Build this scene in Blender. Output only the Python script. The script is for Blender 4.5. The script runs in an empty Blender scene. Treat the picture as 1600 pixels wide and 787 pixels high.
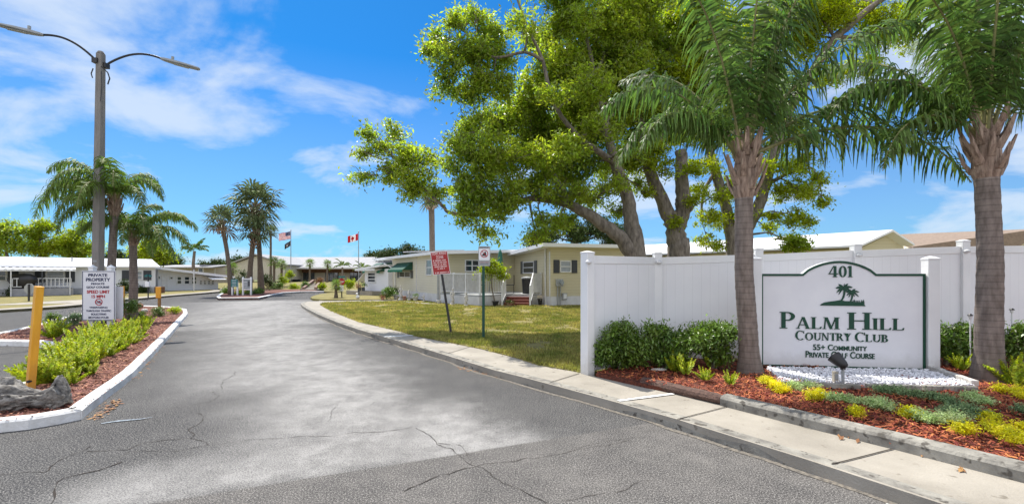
import bpy, math, random
import numpy as np
from mathutils import Vector, Matrix, noise as mnoise
R = math.radians
random.seed(11); RNG = np.random.default_rng(5)
col = bpy.context.scene.collection
scene = bpy.context.scene

# ------------------------------------------------------------ camera, sky, sun, exposure
H = 1.6; F = 711.1; HY = 428.0
cam_d = bpy.data.cameras.new('camera'); cam = bpy.data.objects.new('camera', cam_d); col.objects.link(cam)
cam.location = (0, 0, H); cam.rotation_euler = (R(90), 0, 0)
cam_d.lens = 16.0; cam_d.sensor_width = 36.0; cam_d.shift_y = (HY-393.5)/1600.0
cam_d.clip_start = 0.05; cam_d.clip_end = 3000
scene.camera = cam
SUN_DIR = Vector((-0.52, 0.85, 0)).normalized(); SUN_EL = R(58)
world = bpy.data.worlds.new('World'); scene.world = world; world.use_nodes = True
wn = world.node_tree; wn.nodes.clear()
def N(nt, t, **kw):
    n = nt.nodes.new(t)
    for k, v in kw.items(): setattr(n, k, v)
    return n
def sky_nodes():
    L = wn.links.new
    sky = N(wn, 'ShaderNodeTexSky', sky_type='NISHITA', sun_disc=False)
    sky.sun_elevation = SUN_EL; sky.sun_rotation = math.atan2(SUN_DIR.x, SUN_DIR.y)
    sky.air_density = 1.0; sky.dust_density = 0.4; sky.ozone_density = 2.0
    tc = N(wn, 'ShaderNodeTexCoord'); sep = N(wn, 'ShaderNodeSeparateXYZ'); L(tc.outputs['Generated'], sep.inputs[0])
    add = N(wn, 'ShaderNodeMath', operation='ADD'); L(sep.outputs[2], add.inputs[0]); add.inputs[1].default_value = 0.34
    mx = N(wn, 'ShaderNodeMath', operation='MAXIMUM'); L(add.outputs[0], mx.inputs[0]); mx.inputs[1].default_value = 0.05
    dx = N(wn, 'ShaderNodeMath', operation='DIVIDE'); L(sep.outputs[0], dx.inputs[0]); L(mx.outputs[0], dx.inputs[1])
    dy = N(wn, 'ShaderNodeMath', operation='DIVIDE'); L(sep.outputs[1], dy.inputs[0]); L(mx.outputs[0], dy.inputs[1])
    cmb = N(wn, 'ShaderNodeCombineXYZ'); L(dx.outputs[0], cmb.inputs[0]); L(dy.outputs[0], cmb.inputs[1])
    mp = N(wn, 'ShaderNodeMapping'); mp.inputs['Location'].default_value = (4.6, 2.2, 0.9); mp.inputs['Rotation'].default_value = (0, 0, 0.7); mp.inputs['Scale'].default_value = (1.15, 1.35, 1)
    L(cmb.outputs[0], mp.inputs[0])
    n1 = N(wn, 'ShaderNodeTexNoise'); n1.inputs['Scale'].default_value = 1.7; n1.inputs['Detail'].default_value = 9; n1.inputs['Roughness'].default_value = 0.56; n1.inputs['Distortion'].default_value = 0.35
    L(mp.outputs[0], n1.inputs['Vector'])
    r1 = N(wn, 'ShaderNodeMapRange'); r1.interpolation_type = 'SMOOTHSTEP'; r1.inputs[1].default_value = 0.44; r1.inputs[2].default_value = 0.66; r1.inputs[3].default_value = 0.0; r1.inputs[4].default_value = 0.80
    L(n1.outputs[0], r1.inputs[0])
    # thin veil of bright air low over the horizon
    r2 = N(wn, 'ShaderNodeMapRange'); r2.inputs[1].default_value = 0.0; r2.inputs[2].default_value = 0.42; r2.inputs[3].default_value = 0.36; r2.inputs[4].default_value = 0.0
    L(sep.outputs[2], r2.inputs[0])
    mxx = N(wn, 'ShaderNodeMath', operation='MAXIMUM'); L(r1.outputs[0], mxx.inputs[0]); L(r2.outputs[0], mxx.inputs[1])
    hs = N(wn, 'ShaderNodeMix', data_type='RGBA', blend_type='MULTIPLY'); hs.inputs[0].default_value = 1; hs.inputs[7].default_value = (0.10, 0.56, 0.98, 1)
    L(sky.outputs[0], hs.inputs[6])
    # unseen bright cloud bank added behind the camera as fill for the shaded fence
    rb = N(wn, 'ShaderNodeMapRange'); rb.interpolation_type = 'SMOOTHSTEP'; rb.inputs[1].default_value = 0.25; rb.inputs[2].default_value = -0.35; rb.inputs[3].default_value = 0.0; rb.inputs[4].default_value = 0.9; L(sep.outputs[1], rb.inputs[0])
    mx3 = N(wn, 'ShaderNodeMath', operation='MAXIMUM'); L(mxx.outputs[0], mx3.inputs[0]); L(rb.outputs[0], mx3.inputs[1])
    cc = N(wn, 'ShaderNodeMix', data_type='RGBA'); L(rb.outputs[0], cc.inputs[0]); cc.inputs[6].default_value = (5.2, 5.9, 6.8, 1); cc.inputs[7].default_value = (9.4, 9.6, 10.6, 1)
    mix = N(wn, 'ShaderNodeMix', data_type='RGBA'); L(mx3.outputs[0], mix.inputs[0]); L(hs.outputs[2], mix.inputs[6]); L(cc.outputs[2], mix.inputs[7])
    bg = N(wn, 'ShaderNodeBackground'); bg.inputs[1].default_value = 0.1; L(mix.outputs[2], bg.inputs[0])
    out = N(wn, 'ShaderNodeOutputWorld'); L(bg.outputs[0], out.inputs[0])
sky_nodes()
sun_d = bpy.data.lights.new('sun', 'SUN'); sun = bpy.data.objects.new('sun', sun_d); col.objects.link(sun)
sun_d.energy = 4.9; sun_d.angle = R(0.5); sun_d.color = (1.0, 0.955, 0.88)
sv = Vector((SUN_DIR.x*math.cos(SUN_EL), SUN_DIR.y*math.cos(SUN_EL), math.sin(SUN_EL)))
sun.rotation_euler = sv.to_track_quat('Z', 'Y').to_euler(); sun.location = (-20, 30, 60)
vs = scene.view_settings; vs.view_transform = 'Standard'; vs.look = 'None'; vs.exposure = 0.55; vs.gamma = 1.0; vs.use_curve_mapping = False
scene.cycles.max_bounces = 7; scene.cycles.transparent_max_bounces = 8; scene.cycles.use_denoising = True

# ------------------------------------------------------------ surveying helpers: photo pixel -> real place
def G(px, py, z=0.0):
    Y = F*(H-z)/(py-HY); return ((px-800)/F*Y, Y)
def PT(px, py, Y): return Vector(((px-800)/F*Y, Y, H+(HY-py)*Y/F))
def XA(px, Y): return (px-800)/F*Y
def ZA(py, Y): return H+(HY-py)*Y/F

# ------------------------------------------------------------ materials
def ramp(nt, stops):
    r = N(nt, 'ShaderNodeValToRGB'); e = r.color_ramp.elements
    while len(e) < len(stops): e.new(0.5)
    for el, (p, c) in zip(e, stops):
        el.position = p; el.color = (c[0], c[1], c[2], 1)
    return r
MATS = {}
def mat(name, c1, c2=None, scale=6.0, rough=0.6, bump=0.0, bscale=None, spec=0.4, metal=0.0, detail=5, stretch=None, island=0.0, trans=0.0, speck=None, coat=0):
    """general surface: two base colours mixed by noise, bump, optional per leaf variation / translucency"""
    m = bpy.data.materials.new(name); m.use_nodes = True; nt = m.node_tree; L = nt.links.new
    b = nt.nodes['Principled BSDF']; c2 = c2 or tuple(min(1, x*0.8) for x in c1)
    tc = N(nt, 'ShaderNodeTexCoord'); mp = N(nt, 'ShaderNodeMapping'); L(tc.outputs['Object'], mp.inputs[0])
    if stretch: mp.inputs['Scale'].default_value = stretch
    no = N(nt, 'ShaderNodeTexNoise'); no.inputs['Scale'].default_value = scale; no.inputs['Detail'].default_value = detail; no.inputs['Roughness'].default_value = 0.6
    L(mp.outputs[0], no.inputs['Vector'])
    r = ramp(nt, [(0.32, c2), (0.68, c1)]); L(no.outputs[0], r.inputs[0]); cout = r.outputs[0]
    if island:
        ge = N(nt, 'ShaderNodeNewGeometry'); hs = N(nt, 'ShaderNodeHueSaturation')
        mr = N(nt, 'ShaderNodeMapRange'); mr.inputs[3].default_value = 1-island; mr.inputs[4].default_value = 1+island; L(ge.outputs['Random Per Island'], mr.inputs[0])
        mh = N(nt, 'ShaderNodeMapRange'); mh.inputs[3].default_value = 0.5-island*0.035; mh.inputs[4].default_value = 0.5+island*0.035; L(ge.outputs['Random Per Island'], mh.inputs[0])
        L(mr.outputs[0], hs.inputs['Value']); L(mh.outputs[0], hs.inputs['Hue']); L(cout, hs.inputs['Color']); cout = hs.outputs[0]
    if speck:   # (colour, scale, threshold)
        vo = N(nt, 'ShaderNodeTexNoise'); vo.inputs['Scale'].default_value = speck[1]; vo.inputs['Detail'].default_value = 2; L(mp.outputs[0], vo.inputs['Vector'])
        rr = N(nt, 'ShaderNodeMapRange'); rr.inputs[1].default_value = speck[2]; rr.inputs[2].default_value = speck[2]+0.08; L(vo.outputs[0], rr.inputs[0])
        mi = N(nt, 'ShaderNodeMix', data_type='RGBA'); L(rr.outputs[0], mi.inputs[0]); L(cout, mi.inputs[6]); mi.inputs[7].default_value = (*speck[0], 1); cout = mi.outputs[2]
    L(cout, b.inputs['Base Color'])
    b.inputs['Roughness'].default_value = rough; b.inputs['Metallic'].default_value = metal; b.inputs['Specular IOR Level'].default_value = spec
    if coat: b.inputs['Coat Weight'].default_value = coat
    if bump:
        n2 = N(nt, 'ShaderNodeTexNoise'); n2.inputs['Scale'].default_value = bscale or scale*5; n2.inputs['Detail'].default_value = 6; L(mp.outputs[0], n2.inputs['Vector'])
        bu = N(nt, 'ShaderNodeBump'); bu.inputs['Strength'].default_value = bump; bu.inputs['Distance'].default_value = 0.02; L(n2.outputs[0], bu.inputs['Height']); L(bu.outputs[0], b.inputs['Normal'])
    if trans:
        tr = N(nt, 'ShaderNodeBsdfTranslucent'); ms = N(nt, 'ShaderNodeMixShader'); ms.inputs[0].default_value = trans
        hv = N(nt, 'ShaderNodeHueSaturation'); hv.inputs['Value'].default_value = 2.1; hv.inputs['Saturation'].default_value = 1.1; hv.inputs['Hue'].default_value = 0.503; L(cout, hv.inputs['Color']); L(hv.outputs[0], tr.inputs[0])
        L(b.outputs[0], ms.inputs[1]); L(tr.outputs[0], ms.inputs[2]); L(ms.outputs[0], nt.nodes['Material Output'].inputs[0])
    MATS[name] = m; return m
def stripes(m, axis, period, depth=0.5, line=0.1, dark=0.55, world_dir=None):
    """board / lap-siding joints: a groove of its own every `period` metres, in colour and bump"""
    nt = m.node_tree; L = nt.links.new; b = nt.nodes['Principled BSDF']
    tc = N(nt, 'ShaderNodeTexCoord'); 
    if world_dir:
        dt = N(nt, 'ShaderNodeVectorMath', operation='DOT_PRODUCT'); dt.inputs[1].default_value = world_dir; L(tc.outputs['Object'], dt.inputs[0]); v = dt.outputs['Value']
    else:
        sp = N(nt, 'ShaderNodeSeparateXYZ'); L(tc.outputs['Object'], sp.inputs[0]); v = sp.outputs['XYZ'.index(axis)]
    d = N(nt, 'ShaderNodeMath', operation='DIVIDE'); L(v, d.inputs[0]); d.inputs[1].default_value = period
    fr = N(nt, 'ShaderNodeMath', operation='FRACT'); L(d.outputs[0], fr.inputs[0])
    mr = N(nt, 'ShaderNodeMapRange'); mr.inputs[1].default_value = 0; mr.inputs[2].default_value = line; mr.inputs[3].default_value = dark; mr.inputs[4].default_value = 1; L(fr.outputs[0], mr.inputs[0])
    src = b.inputs['Base Color'].links[0].from_socket
    mi = N(nt, 'ShaderNodeMix', data_type='RGBA', blend_type='MULTIPLY'); mi.inputs[0].default_value = 1; L(src, mi.inputs[6]); L(mr.outputs[0], mi.inputs[7]); L(mi.outputs[2], b.inputs['Base Color'])
    bu = N(nt, 'ShaderNodeBump'); bu.inputs['Strength'].default_value = depth; bu.inputs['Distance'].default_value = 0.02
    L(fr.outputs[0] if axis == 'Z' else mr.outputs[0], bu.inputs['Height']); L(bu.outputs[0], b.inputs['Normal'])
    return m
def grime(m, z0, z1, amt=0.75, c=(0.30, 0.27, 0.20)):
    nt = m.node_tree; L = nt.links.new; b = nt.nodes['Principled BSDF']; ge = N(nt, 'ShaderNodeNewGeometry'); sp = N(nt, 'ShaderNodeSeparateXYZ'); L(ge.outputs['Position'], sp.inputs[0])
    no = N(nt, 'ShaderNodeTexNoise'); no.inputs['Scale'].default_value = 5; no.inputs['Detail'].default_value = 9; no.inputs['Roughness'].default_value = 0.75; L(ge.outputs['Position'], no.inputs['Vector'])
    a = N(nt, 'ShaderNodeMath', operation='MULTIPLY_ADD'); L(no.outputs[0], a.inputs[0]); a.inputs[1].default_value = -0.5; L(sp.outputs[2], a.inputs[2])
    r = N(nt, 'ShaderNodeMapRange'); r.inputs[1].default_value = z0-0.25; r.inputs[2].default_value = z1-0.25; r.inputs[3].default_value = amt; r.inputs[4].default_value = 0.0; L(a.outputs[0], r.inputs[0])
    mi = N(nt, 'ShaderNodeMix', data_type='RGBA'); L(r.outputs[0], mi.inputs[0]); L(b.inputs['Base Color'].links[0].from_socket, mi.inputs[6]); mi.inputs[7].default_value = (*c, 1); L(mi.outputs[2], b.inputs['Base Color'])
def emis_free(name, c, rough=0.5, **k): return mat(name, c, tuple(x*0.92 for x in c), rough=rough, **k)

M_white = mat('white_vinyl', (0.80, 0.80, 0.80), (0.72, 0.72, 0.725), scale=1.5, rough=0.42, bump=0.04)
M_fence = stripes(mat('white_vinyl_boards', (0.80, 0.80, 0.81), (0.74, 0.74, 0.76), scale=1.2, rough=0.42), 'X', 0.15, 0.25, 0.05, 0.83)
M_fence2 = stripes(mat('white_vinyl_boards_side', (0.80, 0.80, 0.81), (0.74, 0.74, 0.76), scale=1.2, rough=0.42), 'Y', 0.15, 0.25, 0.05, 0.83)
M_signw = mat('sign_white', (0.76, 0.76, 0.78), (0.70, 0.70, 0.73), scale=2, rough=0.45)
M_green = mat('sign_green', (0.008, 0.065, 0.035), (0.006, 0.05, 0.028), rough=0.45)
M_blackp = mat('black_paint', (0.015, 0.015, 0.017), (0.03, 0.03, 0.03), rough=0.4)
M_navy = mat('navy_lettering', (0.02, 0.03, 0.09), (0.02, 0.03, 0.08), rough=0.5)
M_red = mat('red_lettering', (0.45, 0.015, 0.02), (0.38, 0.015, 0.02), rough=0.5)
M_redsign = mat('faded_red_sign', (0.40, 0.03, 0.03), (0.30, 0.02, 0.02), scale=9, rough=0.55)
M_fadew = mat('faded_white_lettering', (0.75, 0.62, 0.60), (0.6, 0.35, 0.33), scale=30, rough=0.6)
M_conc = mat('sidewalk_concrete', (0.37, 0.335, 0.28), (0.25, 0.225, 0.185), scale=1.6, rough=0.9, bump=0.35, bscale=60, detail=9, speck=((0.19, 0.165, 0.13), 9, 0.66))
M_kerbc = mat('kerb_concrete', (0.36, 0.34, 0.29), (0.14, 0.13, 0.115), scale=4.5, rough=0.92, bump=0.5, bscale=40, detail=10, speck=((0.10, 0.09, 0.075), 14, 0.58))
M_whitek = mat('white_painted_kerb', (0.80, 0.80, 0.79), (0.58, 0.57, 0.54), scale=5, rough=0.7, bump=0.35, bscale=35, detail=9, speck=((0.35, 0.33, 0.29), 11, 0.67))
M_steel = mat('brushed_steel', (0.35, 0.35, 0.36), (0.25, 0.25, 0.26), rough=0.4, metal=0.6)
M_pole = mat('concrete_pole', (0.27, 0.25, 0.23), (0.19, 0.175, 0.16), scale=3, rough=0.85, bump=0.15, stretch=(6, 6, 0.6), detail=8)
M_yellow = mat('yellow_post_paint', (0.85, 0.43, 0.03), (0.68, 0.31, 0.02), scale=3, rough=0.5, bump=0.1, stretch=(3, 3, 0.8))
M_gpost = mat('green_post_paint', (0.01, 0.07, 0.05), (0.008, 0.05, 0.035), rough=0.5)
M_log = mat('weathered_driftwood', (0.34, 0.32, 0.29), (0.09, 0.082, 0.075), scale=5, rough=0.9, bump=1.0, bscale=22, detail=9, stretch=(1.0, 4.5, 5.5))
M_timber = mat('dark_timber', (0.17, 0.10, 0.075), (0.05, 0.03, 0.025), scale=8, rough=0.9, bump=0.7, bscale=20, stretch=(1.2, 5, 8))
M_mulch = mat('red_mulch_base', (0.22, 0.06, 0.03), (0.05, 0.018, 0.012), scale=30, rough=0.95, bump=1.0, bscale=70, detail=10)
M_chip = mat('red_mulch_chips', (0.42, 0.105, 0.045), (0.22, 0.05, 0.025), scale=10, rough=0.85, island=0.6)
M_mulch2 = mat('pink_mulch_base', (0.22, 0.09, 0.06), (0.07, 0.03, 0.022), scale=30, rough=0.95, bump=1.0, bscale=70, detail=10)
M_chip2 = mat('faded_mulch_chips', (0.46, 0.20, 0.14), (0.24, 0.10, 0.07), scale=10, rough=0.85, island=0.6)
M_peb = mat('white_pebbles', (0.80, 0.80, 0.82), (0.62, 0.62, 0.66), scale=12, rough=0.6, island=0.25)
M_lawn = mat('lawn', (0.27, 0.215, 0.075), (0.12, 0.12, 0.03), scale=1.2, rough=0.95, bump=0.8, bscale=50, detail=12, speck=((0.28, 0.21, 0.085), 2.2, 0.62))
M_blade = mat('grass_blades', (0.38, 0.31, 0.10), (0.12, 0.155, 0.022), scale=1.5, rough=0.6, island=0.45, trans=0.3)
M_farlawn = mat('far_ground', (0.14, 0.14, 0.03), (0.08, 0.10, 0.02), scale=0.3, rough=0.95)
M_bark = mat('grey_brown_bark', (0.27, 0.23, 0.185), (0.09, 0.073, 0.06), scale=9, rough=0.95, bump=0.9, bscale=22, stretch=(1.5, 1.5, 0.45), detail=8)
def palm_bark(name, c1, c2, period):
    m = mat(name, c1, c2, scale=7, rough=0.9, bump=0.5, stretch=(2.5, 2.5, 0.7), detail=8)
    return stripes(m, 'Z', period, 0.9, 0.22, 0.62)
M_pbark = palm_bark('queen_palm_bark', (0.29, 0.24, 0.21), (0.15, 0.122, 0.105), 0.085)
M_sbark = palm_bark('sabal_palm_bark', (0.20, 0.155, 0.115), (0.10, 0.08, 0.06), 0.12)
M_boot = mat('palm_leaf_bases', (0.46, 0.34, 0.26), (0.14, 0.09, 0.065), scale=6, rough=0.85, bump=0.6, stretch=(4, 4, 0.6), detail=8)
M_frond = mat('palm_leaflets', (0.13, 0.19, 0.045), (0.055, 0.105, 0.025), scale=3, rough=0.52, spec=0.35, island=0.5, trans=0.36)
M_frondy = mat('palm_leaflets_light', (0.16, 0.22, 0.045), (0.085, 0.14, 0.03), scale=3, rough=0.6, spec=0.3, island=0.4, trans=0.3)
M_fan = mat('fan_palm_leaves', (0.15, 0.18, 0.08), (0.075, 0.105, 0.045), scale=3, rough=0.7, spec=0.2, island=0.4, trans=0.15)
M_rach = mat('palm_midrib', (0.28, 0.27, 0.10), (0.17, 0.16, 0.07), rough=0.5)
M_dry = mat('dry_palm_leaf', (0.25, 0.16, 0.08), (0.14, 0.09, 0.05), rough=0.8, trans=0.1)
M_leaf = mat('oak_leaves', (0.30, 0.345, 0.045), (0.155, 0.21, 0.03), scale=0.55, rough=0.38, spec=0.6, island=0.5, trans=0.54, detail=8)
M_leafy = mat('yellow_green_leaves', (0.30, 0.33, 0.025), (0.16, 0.21, 0.018), scale=0.6, rough=0.5, spec=0.35, island=0.45, trans=0.5, detail=8)
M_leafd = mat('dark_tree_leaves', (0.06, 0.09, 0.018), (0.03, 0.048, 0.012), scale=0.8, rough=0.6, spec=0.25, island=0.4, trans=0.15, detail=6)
M_shrub = mat('shrub_leaves', (0.16, 0.235, 0.035), (0.07, 0.13, 0.02), scale=3, rough=0.38, spec=0.5, island=0.5, trans=0.18)
M_fern = mat('foxtail_fern', (0.55, 0.54, 0.06), (0.22, 0.31, 0.035), scale=9, rough=0.55, island=0.5, trans=0.35)
M_yelp = mat('yellow_sedum', (0.72, 0.62, 0.02), (0.45, 0.46, 0.02), scale=9, rough=0.6, island=0.3, trans=0.3)
M_juni = mat('green_juniper', (0.24, 0.32, 0.14), (0.11, 0.18, 0.07), scale=6, rough=0.65, island=0.4, trans=0.15)
M_junil = mat('variegated_juniper', (0.55, 0.62, 0.30), (0.30, 0.42, 0.15), scale=8, rough=0.65, island=0.4, trans=0.2)
M_flow = mat('pale_flowers', (0.75, 0.70, 0.58), (0.6, 0.5, 0.4), scale=9, rough=0.6, island=0.2)
M_dead = mat('dead_leaves', (0.36, 0.18, 0.07), (0.20, 0.09, 0.04), scale=9, rough=0.8, island=0.5)
def siding(name, c, wd=None, p=0.14, **k): return stripes(mat(name, c, tuple(x*0.93 for x in c), scale=0.8, rough=0.55), 'Z', p, 0.6, 0.12, 0.72)
M_sidy = siding('cream_lap_siding', (0.60, 0.54, 0.37))
M_sidp = siding('pale_lap_siding', (0.66, 0.62, 0.50))
M_wallw = mat('white_stucco', (0.72, 0.73, 0.75), (0.66, 0.67, 0.70), scale=1, rough=0.7, bump=0.05)
M_skirt = stripes(mat('white_skirting', (0.66, 0.66, 0.68), (0.50, 0.49, 0.48), scale=1.4, rough=0.7, detail=8), 'X', 0.4, 0.3, 0.03, 0.8)
M_roofw = mat('white_metal_roof', (0.80, 0.80, 0.80), (0.75, 0.75, 0.76), scale=0.5, rough=0.45)
M_roofg = mat('grey_shingles', (0.36, 0.355, 0.36), (0.29, 0.285, 0.29), scale=2.5, rough=0.9, bump=0.3, bscale=12)
M_rooft = mat('tan_shingles', (0.30, 0.225, 0.17), (0.22, 0.165, 0.125), scale=8, rough=0.9, bump=0.5, bscale=18)
M_trim = mat('trim_white', (0.74, 0.74, 0.74), rough=0.5)
M_glass = mat('window_glass', (0.03, 0.045, 0.055), (0.015, 0.02, 0.028), scale=0.9, rough=0.06, spec=0.9)
M_blind = mat('window_with_blinds', (0.30, 0.33, 0.35), (0.18, 0.20, 0.22), scale=2, rough=0.15, spec=0.8)
M_shutd = mat('dark_grey_shutter', (0.06, 0.065, 0.075), rough=0.6)
M_shutg = mat('grey_green_shutter', (0.12, 0.125, 0.12), rough=0.6)
M_awn = mat('green_awning', (0.010, 0.075, 0.045), (0.008, 0.06, 0.035), rough=0.65)
M_awnl = mat('green_awning_valance', (0.02, 0.22, 0.13), rough=0.6, trans=0.3)
M_beige = mat('beige_stucco', (0.47, 0.42, 0.33), (0.41, 0.37, 0.29), scale=0.5, rough=0.8)
M_brown = mat('brown_wood', (0.20, 0.10, 0.06), (0.11, 0.055, 0.035), scale=5, rough=0.7, bump=0.3)
M_redstep = mat('red_brown_steps', (0.20, 0.055, 0.035), (0.13, 0.04, 0.028), rough=0.7)
M_stone = mat('statue_stone', (0.62, 0.60, 0.56), (0.38, 0.36, 0.33), scale=14, rough=0.85, bump=0.3)
M_terra = mat('terracotta', (0.42, 0.22, 0.14), (0.3, 0.15, 0.1), rough=0.85)
M_umb = mat('green_canvas', (0.05, 0.18, 0.13), (0.03, 0.12, 0.09), rough=0.8)
M_teal = mat('teal_sign', (0.03, 0.17, 0.17), (0.02, 0.13, 0.13), rough=0.5)
M_grey = mat('grey_metal_box', (0.36, 0.37, 0.37), (0.28, 0.29, 0.29), rough=0.5)
M_dark = mat('dark_plastic', (0.03, 0.028, 0.03), (0.02, 0.02, 0.02), rough=0.45)
M_flagr = mat('flag_red', (0.55, 0.02, 0.03), rough=0.7, trans=0.3)
M_flagw = mat('flag_white', (0.78, 0.76, 0.76), rough=0.7, trans=0.3)
M_flagb = mat('flag_blue', (0.03, 0.04, 0.17), rough=0.7, trans=0.2)
M_crack = mat('crack_dirt', (0.05, 0.04, 0.032), (0.02, 0.016, 0.013), scale=20, rough=1.0)
M_sand = mat('gutter_grit', (0.24, 0.21, 0.17), (0.07, 0.065, 0.06), scale=30, rough=1.0, detail=8)

grime(M_fence, 0.15, 0.55, 0.5); grime(M_fence2, 0.15, 0.55, 0.5); grime(M_white, 0.1, 0.42, 0.45); grime(M_signw, 0.12, 0.42, 0.35); grime(M_yellow, 0.1, 0.5, 0.6, (0.25, 0.15, 0.06)); grime(M_pbark, 0.1, 0.7, 0.5, (0.10, 0.08, 0.06))

def asphalt():
    m = bpy.data.materials.new('worn_asphalt'); m.use_nodes = True; nt = m.node_tree; L = nt.links.new; b = nt.nodes['Principled BSDF']
    tc = N(nt, 'ShaderNodeTexCoord')
    def noise(scale, det=4, rough=0.6, rot=0.0, sc=(1, 1, 1), dist=0):
        mp = N(nt, 'ShaderNodeMapping'); mp.inputs['Rotation'].default_value = (0, 0, rot); mp.inputs['Scale'].default_value = sc; L(tc.outputs['Object'], mp.inputs[0])
        n = N(nt, 'ShaderNodeTexNoise'); n.inputs['Scale'].default_value = scale; n.inputs['Detail'].default_value = det; n.inputs['Roughness'].default_value = rough; n.inputs['Distortion'].default_value = dist
        L(mp.outputs[0], n.inputs['Vector']); return n.outputs[0]
    def mr(s, a, bb, c, d, sm=True):
        n = N(nt, 'ShaderNodeMapRange'); n.interpolation_type = 'SMOOTHSTEP' if sm else 'LINEAR'
        for i, v in enumerate((a, bb, c, d)): n.inputs[i+1].default_value = v
        L(s, n.inputs[0]); return n.outputs[0]
    def ma(op, a, bb):
        n = N(nt, 'ShaderNodeMath', operation=op)
        for i, v in enumerate((a, bb)):
            if isinstance(v, (int, float)): n.inputs[i].default_value = v
            else: L(v, n.inputs[i])
        return n.outputs[0]
    def mixc(f, a, c, bt='MIX'):
        n = N(nt, 'ShaderNodeMix', data_type='RGBA', blend_type=bt); 
        if isinstance(f, (int, float)): n.inputs[0].default_value = f
        else: L(f, n.inputs[0])
        for i, v in ((6, a), (7, c)):
            if isinstance(v, tuple): n.inputs[i].default_value = (*v, 1)
            else: L(v, n.inputs[i])
        return n.outputs[2]
    def lin(vec, off, wob=0.0):   # signed distance from a line on the ground
        d = N(nt, 'ShaderNodeVectorMath', operation='DOT_PRODUCT'); d.inputs[1].default_value = vec; L(tc.outputs['Object'], d.inputs[0])
        s = ma('SUBTRACT', d.outputs['Value'], off)
        if wob: s = ma('ADD', s, ma('MULTIPLY', ma('SUBTRACT', wob_n, 0.5), wob))
        return s
    wob_n = noise(1.1, 5, 0.6)
    # the pale, worn running lane: a polyline band (distance to lane axis), ends in the bright mouth by the island
    worn = None
    for (p, q, w) in LANES:
        ax = Vector((q[0]-p[0], q[1]-p[1], 0)); ln = ax.length; ax.normalize(); nv = Vector((-ax.y, ax.x, 0))
        along = lin(tuple(ax), p[0]*ax.x+p[1]*ax.y, 0.8); side = ma('ABSOLUTE', lin(tuple(nv), p[0]*nv.x+p[1]*nv.y, 1.3), 0)
        f = ma('MULTIPLY', mr(side, w*0.1, w*1.5, 1, 0), ma('MULTIPLY', mr(along, -0.6, 0.5, 0, 1), mr(along, ln-0.5, ln+0.8, 1, 0)))
        worn = f if worn is None else ma('MAXIMUM', worn, f)
    big = noise(0.45, 6, 0.65, 0.55, (1.6, 0.5, 1))
    wornf = ma('MULTIPLY', worn, mr(big, 0.25, 0.6, 0.55, 1.0))
    base = mixc(mr(noise(0.9, 7, 0.7), 0.3, 0.7, 0, 1), (0.046, 0.046, 0.048), (0.085, 0.083, 0.081))
    base = mixc(ma('MULTIPLY', wornf, mr(noise(2.2, 8, 0.75), 0.3, 0.6, 0.55, 1.0)), base, (0.365, 0.355, 0.34))
    # nearest strip: a later pour of browner asphalt with a straight joint
    strip = ma('MULTIPLY', mr(lin(JN, JO, 0.05), -0.02, 0.02, 0, 1), 1.0)
    base = mixc(strip, base, mixc(mr(noise(1.6, 7, 0.7), 0.3, 0.7, 0, 1), (0.085, 0.080, 0.076), (0.15, 0.140, 0.130)))
    # aggregate
    ag = noise(85, 3, 0.8); ag2 = noise(30, 4, 0.75); mot = noise(3.5, 8, 0.75)
    base = mixc(mr(mot, 0.35, 0.7, 0.35, 0.0), base, (0.03, 0.03, 0.032))
    base = mixc(mr(ag, 0.52, 0.60, 0, 0.62), base, (0.40, 0.38, 0.35))
    base = mixc(mr(ag, 0.38, 0.47, 0.75, 0), base, (0.02, 0.02, 0.021))
    base = mixc(mr(ag2, 0.58, 0.70, 0, 0.25), base, (0.38, 0.36, 0.33)); base = mixc(mr(ag2, 0.30, 0.44, 0.22, 0), base, (0.03, 0.03, 0.03))
    L(base, b.inputs['Base Color'])
    b.inputs['Roughness'].default_value = 0.95; b.inputs['Specular IOR Level'].default_value = 0.12
    bu = N(nt, 'ShaderNodeBump'); bu.inputs['Strength'].default_value = 0.55; bu.inputs['Distance'].default_value = 0.006; L(ma('ADD', ag, ag2), bu.inputs['Height']); L(bu.outputs[0], b.inputs['Normal'])
    return m
LANES = [(G(560, 735), G(500, 560), 1.05), (G(800, 735), G(640, 640), 0.75), (G(480, 600), G(400, 500), 1.5), (G(410, 510), G(400, 470), 3.2), (G(380, 473), G(560, 471), 1.6), (G(120, 790), G(560, 700), 0.5)]
_a = Vector(G(230, 787)).to_3d(); _b = Vector(G(1050, 655)).to_3d(); _d = (_b-_a).normalized()
JN = (_d.y, -_d.x, 0.0); JO = _a.x*JN[0]+_a.y*JN[1]
if JO > 0 or True:
    if (0*JN[0]+0*JN[1]) - JO < 0: JN = (-JN[0], -JN[1], 0.0); JO = -JO
M_road = asphalt()

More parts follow.
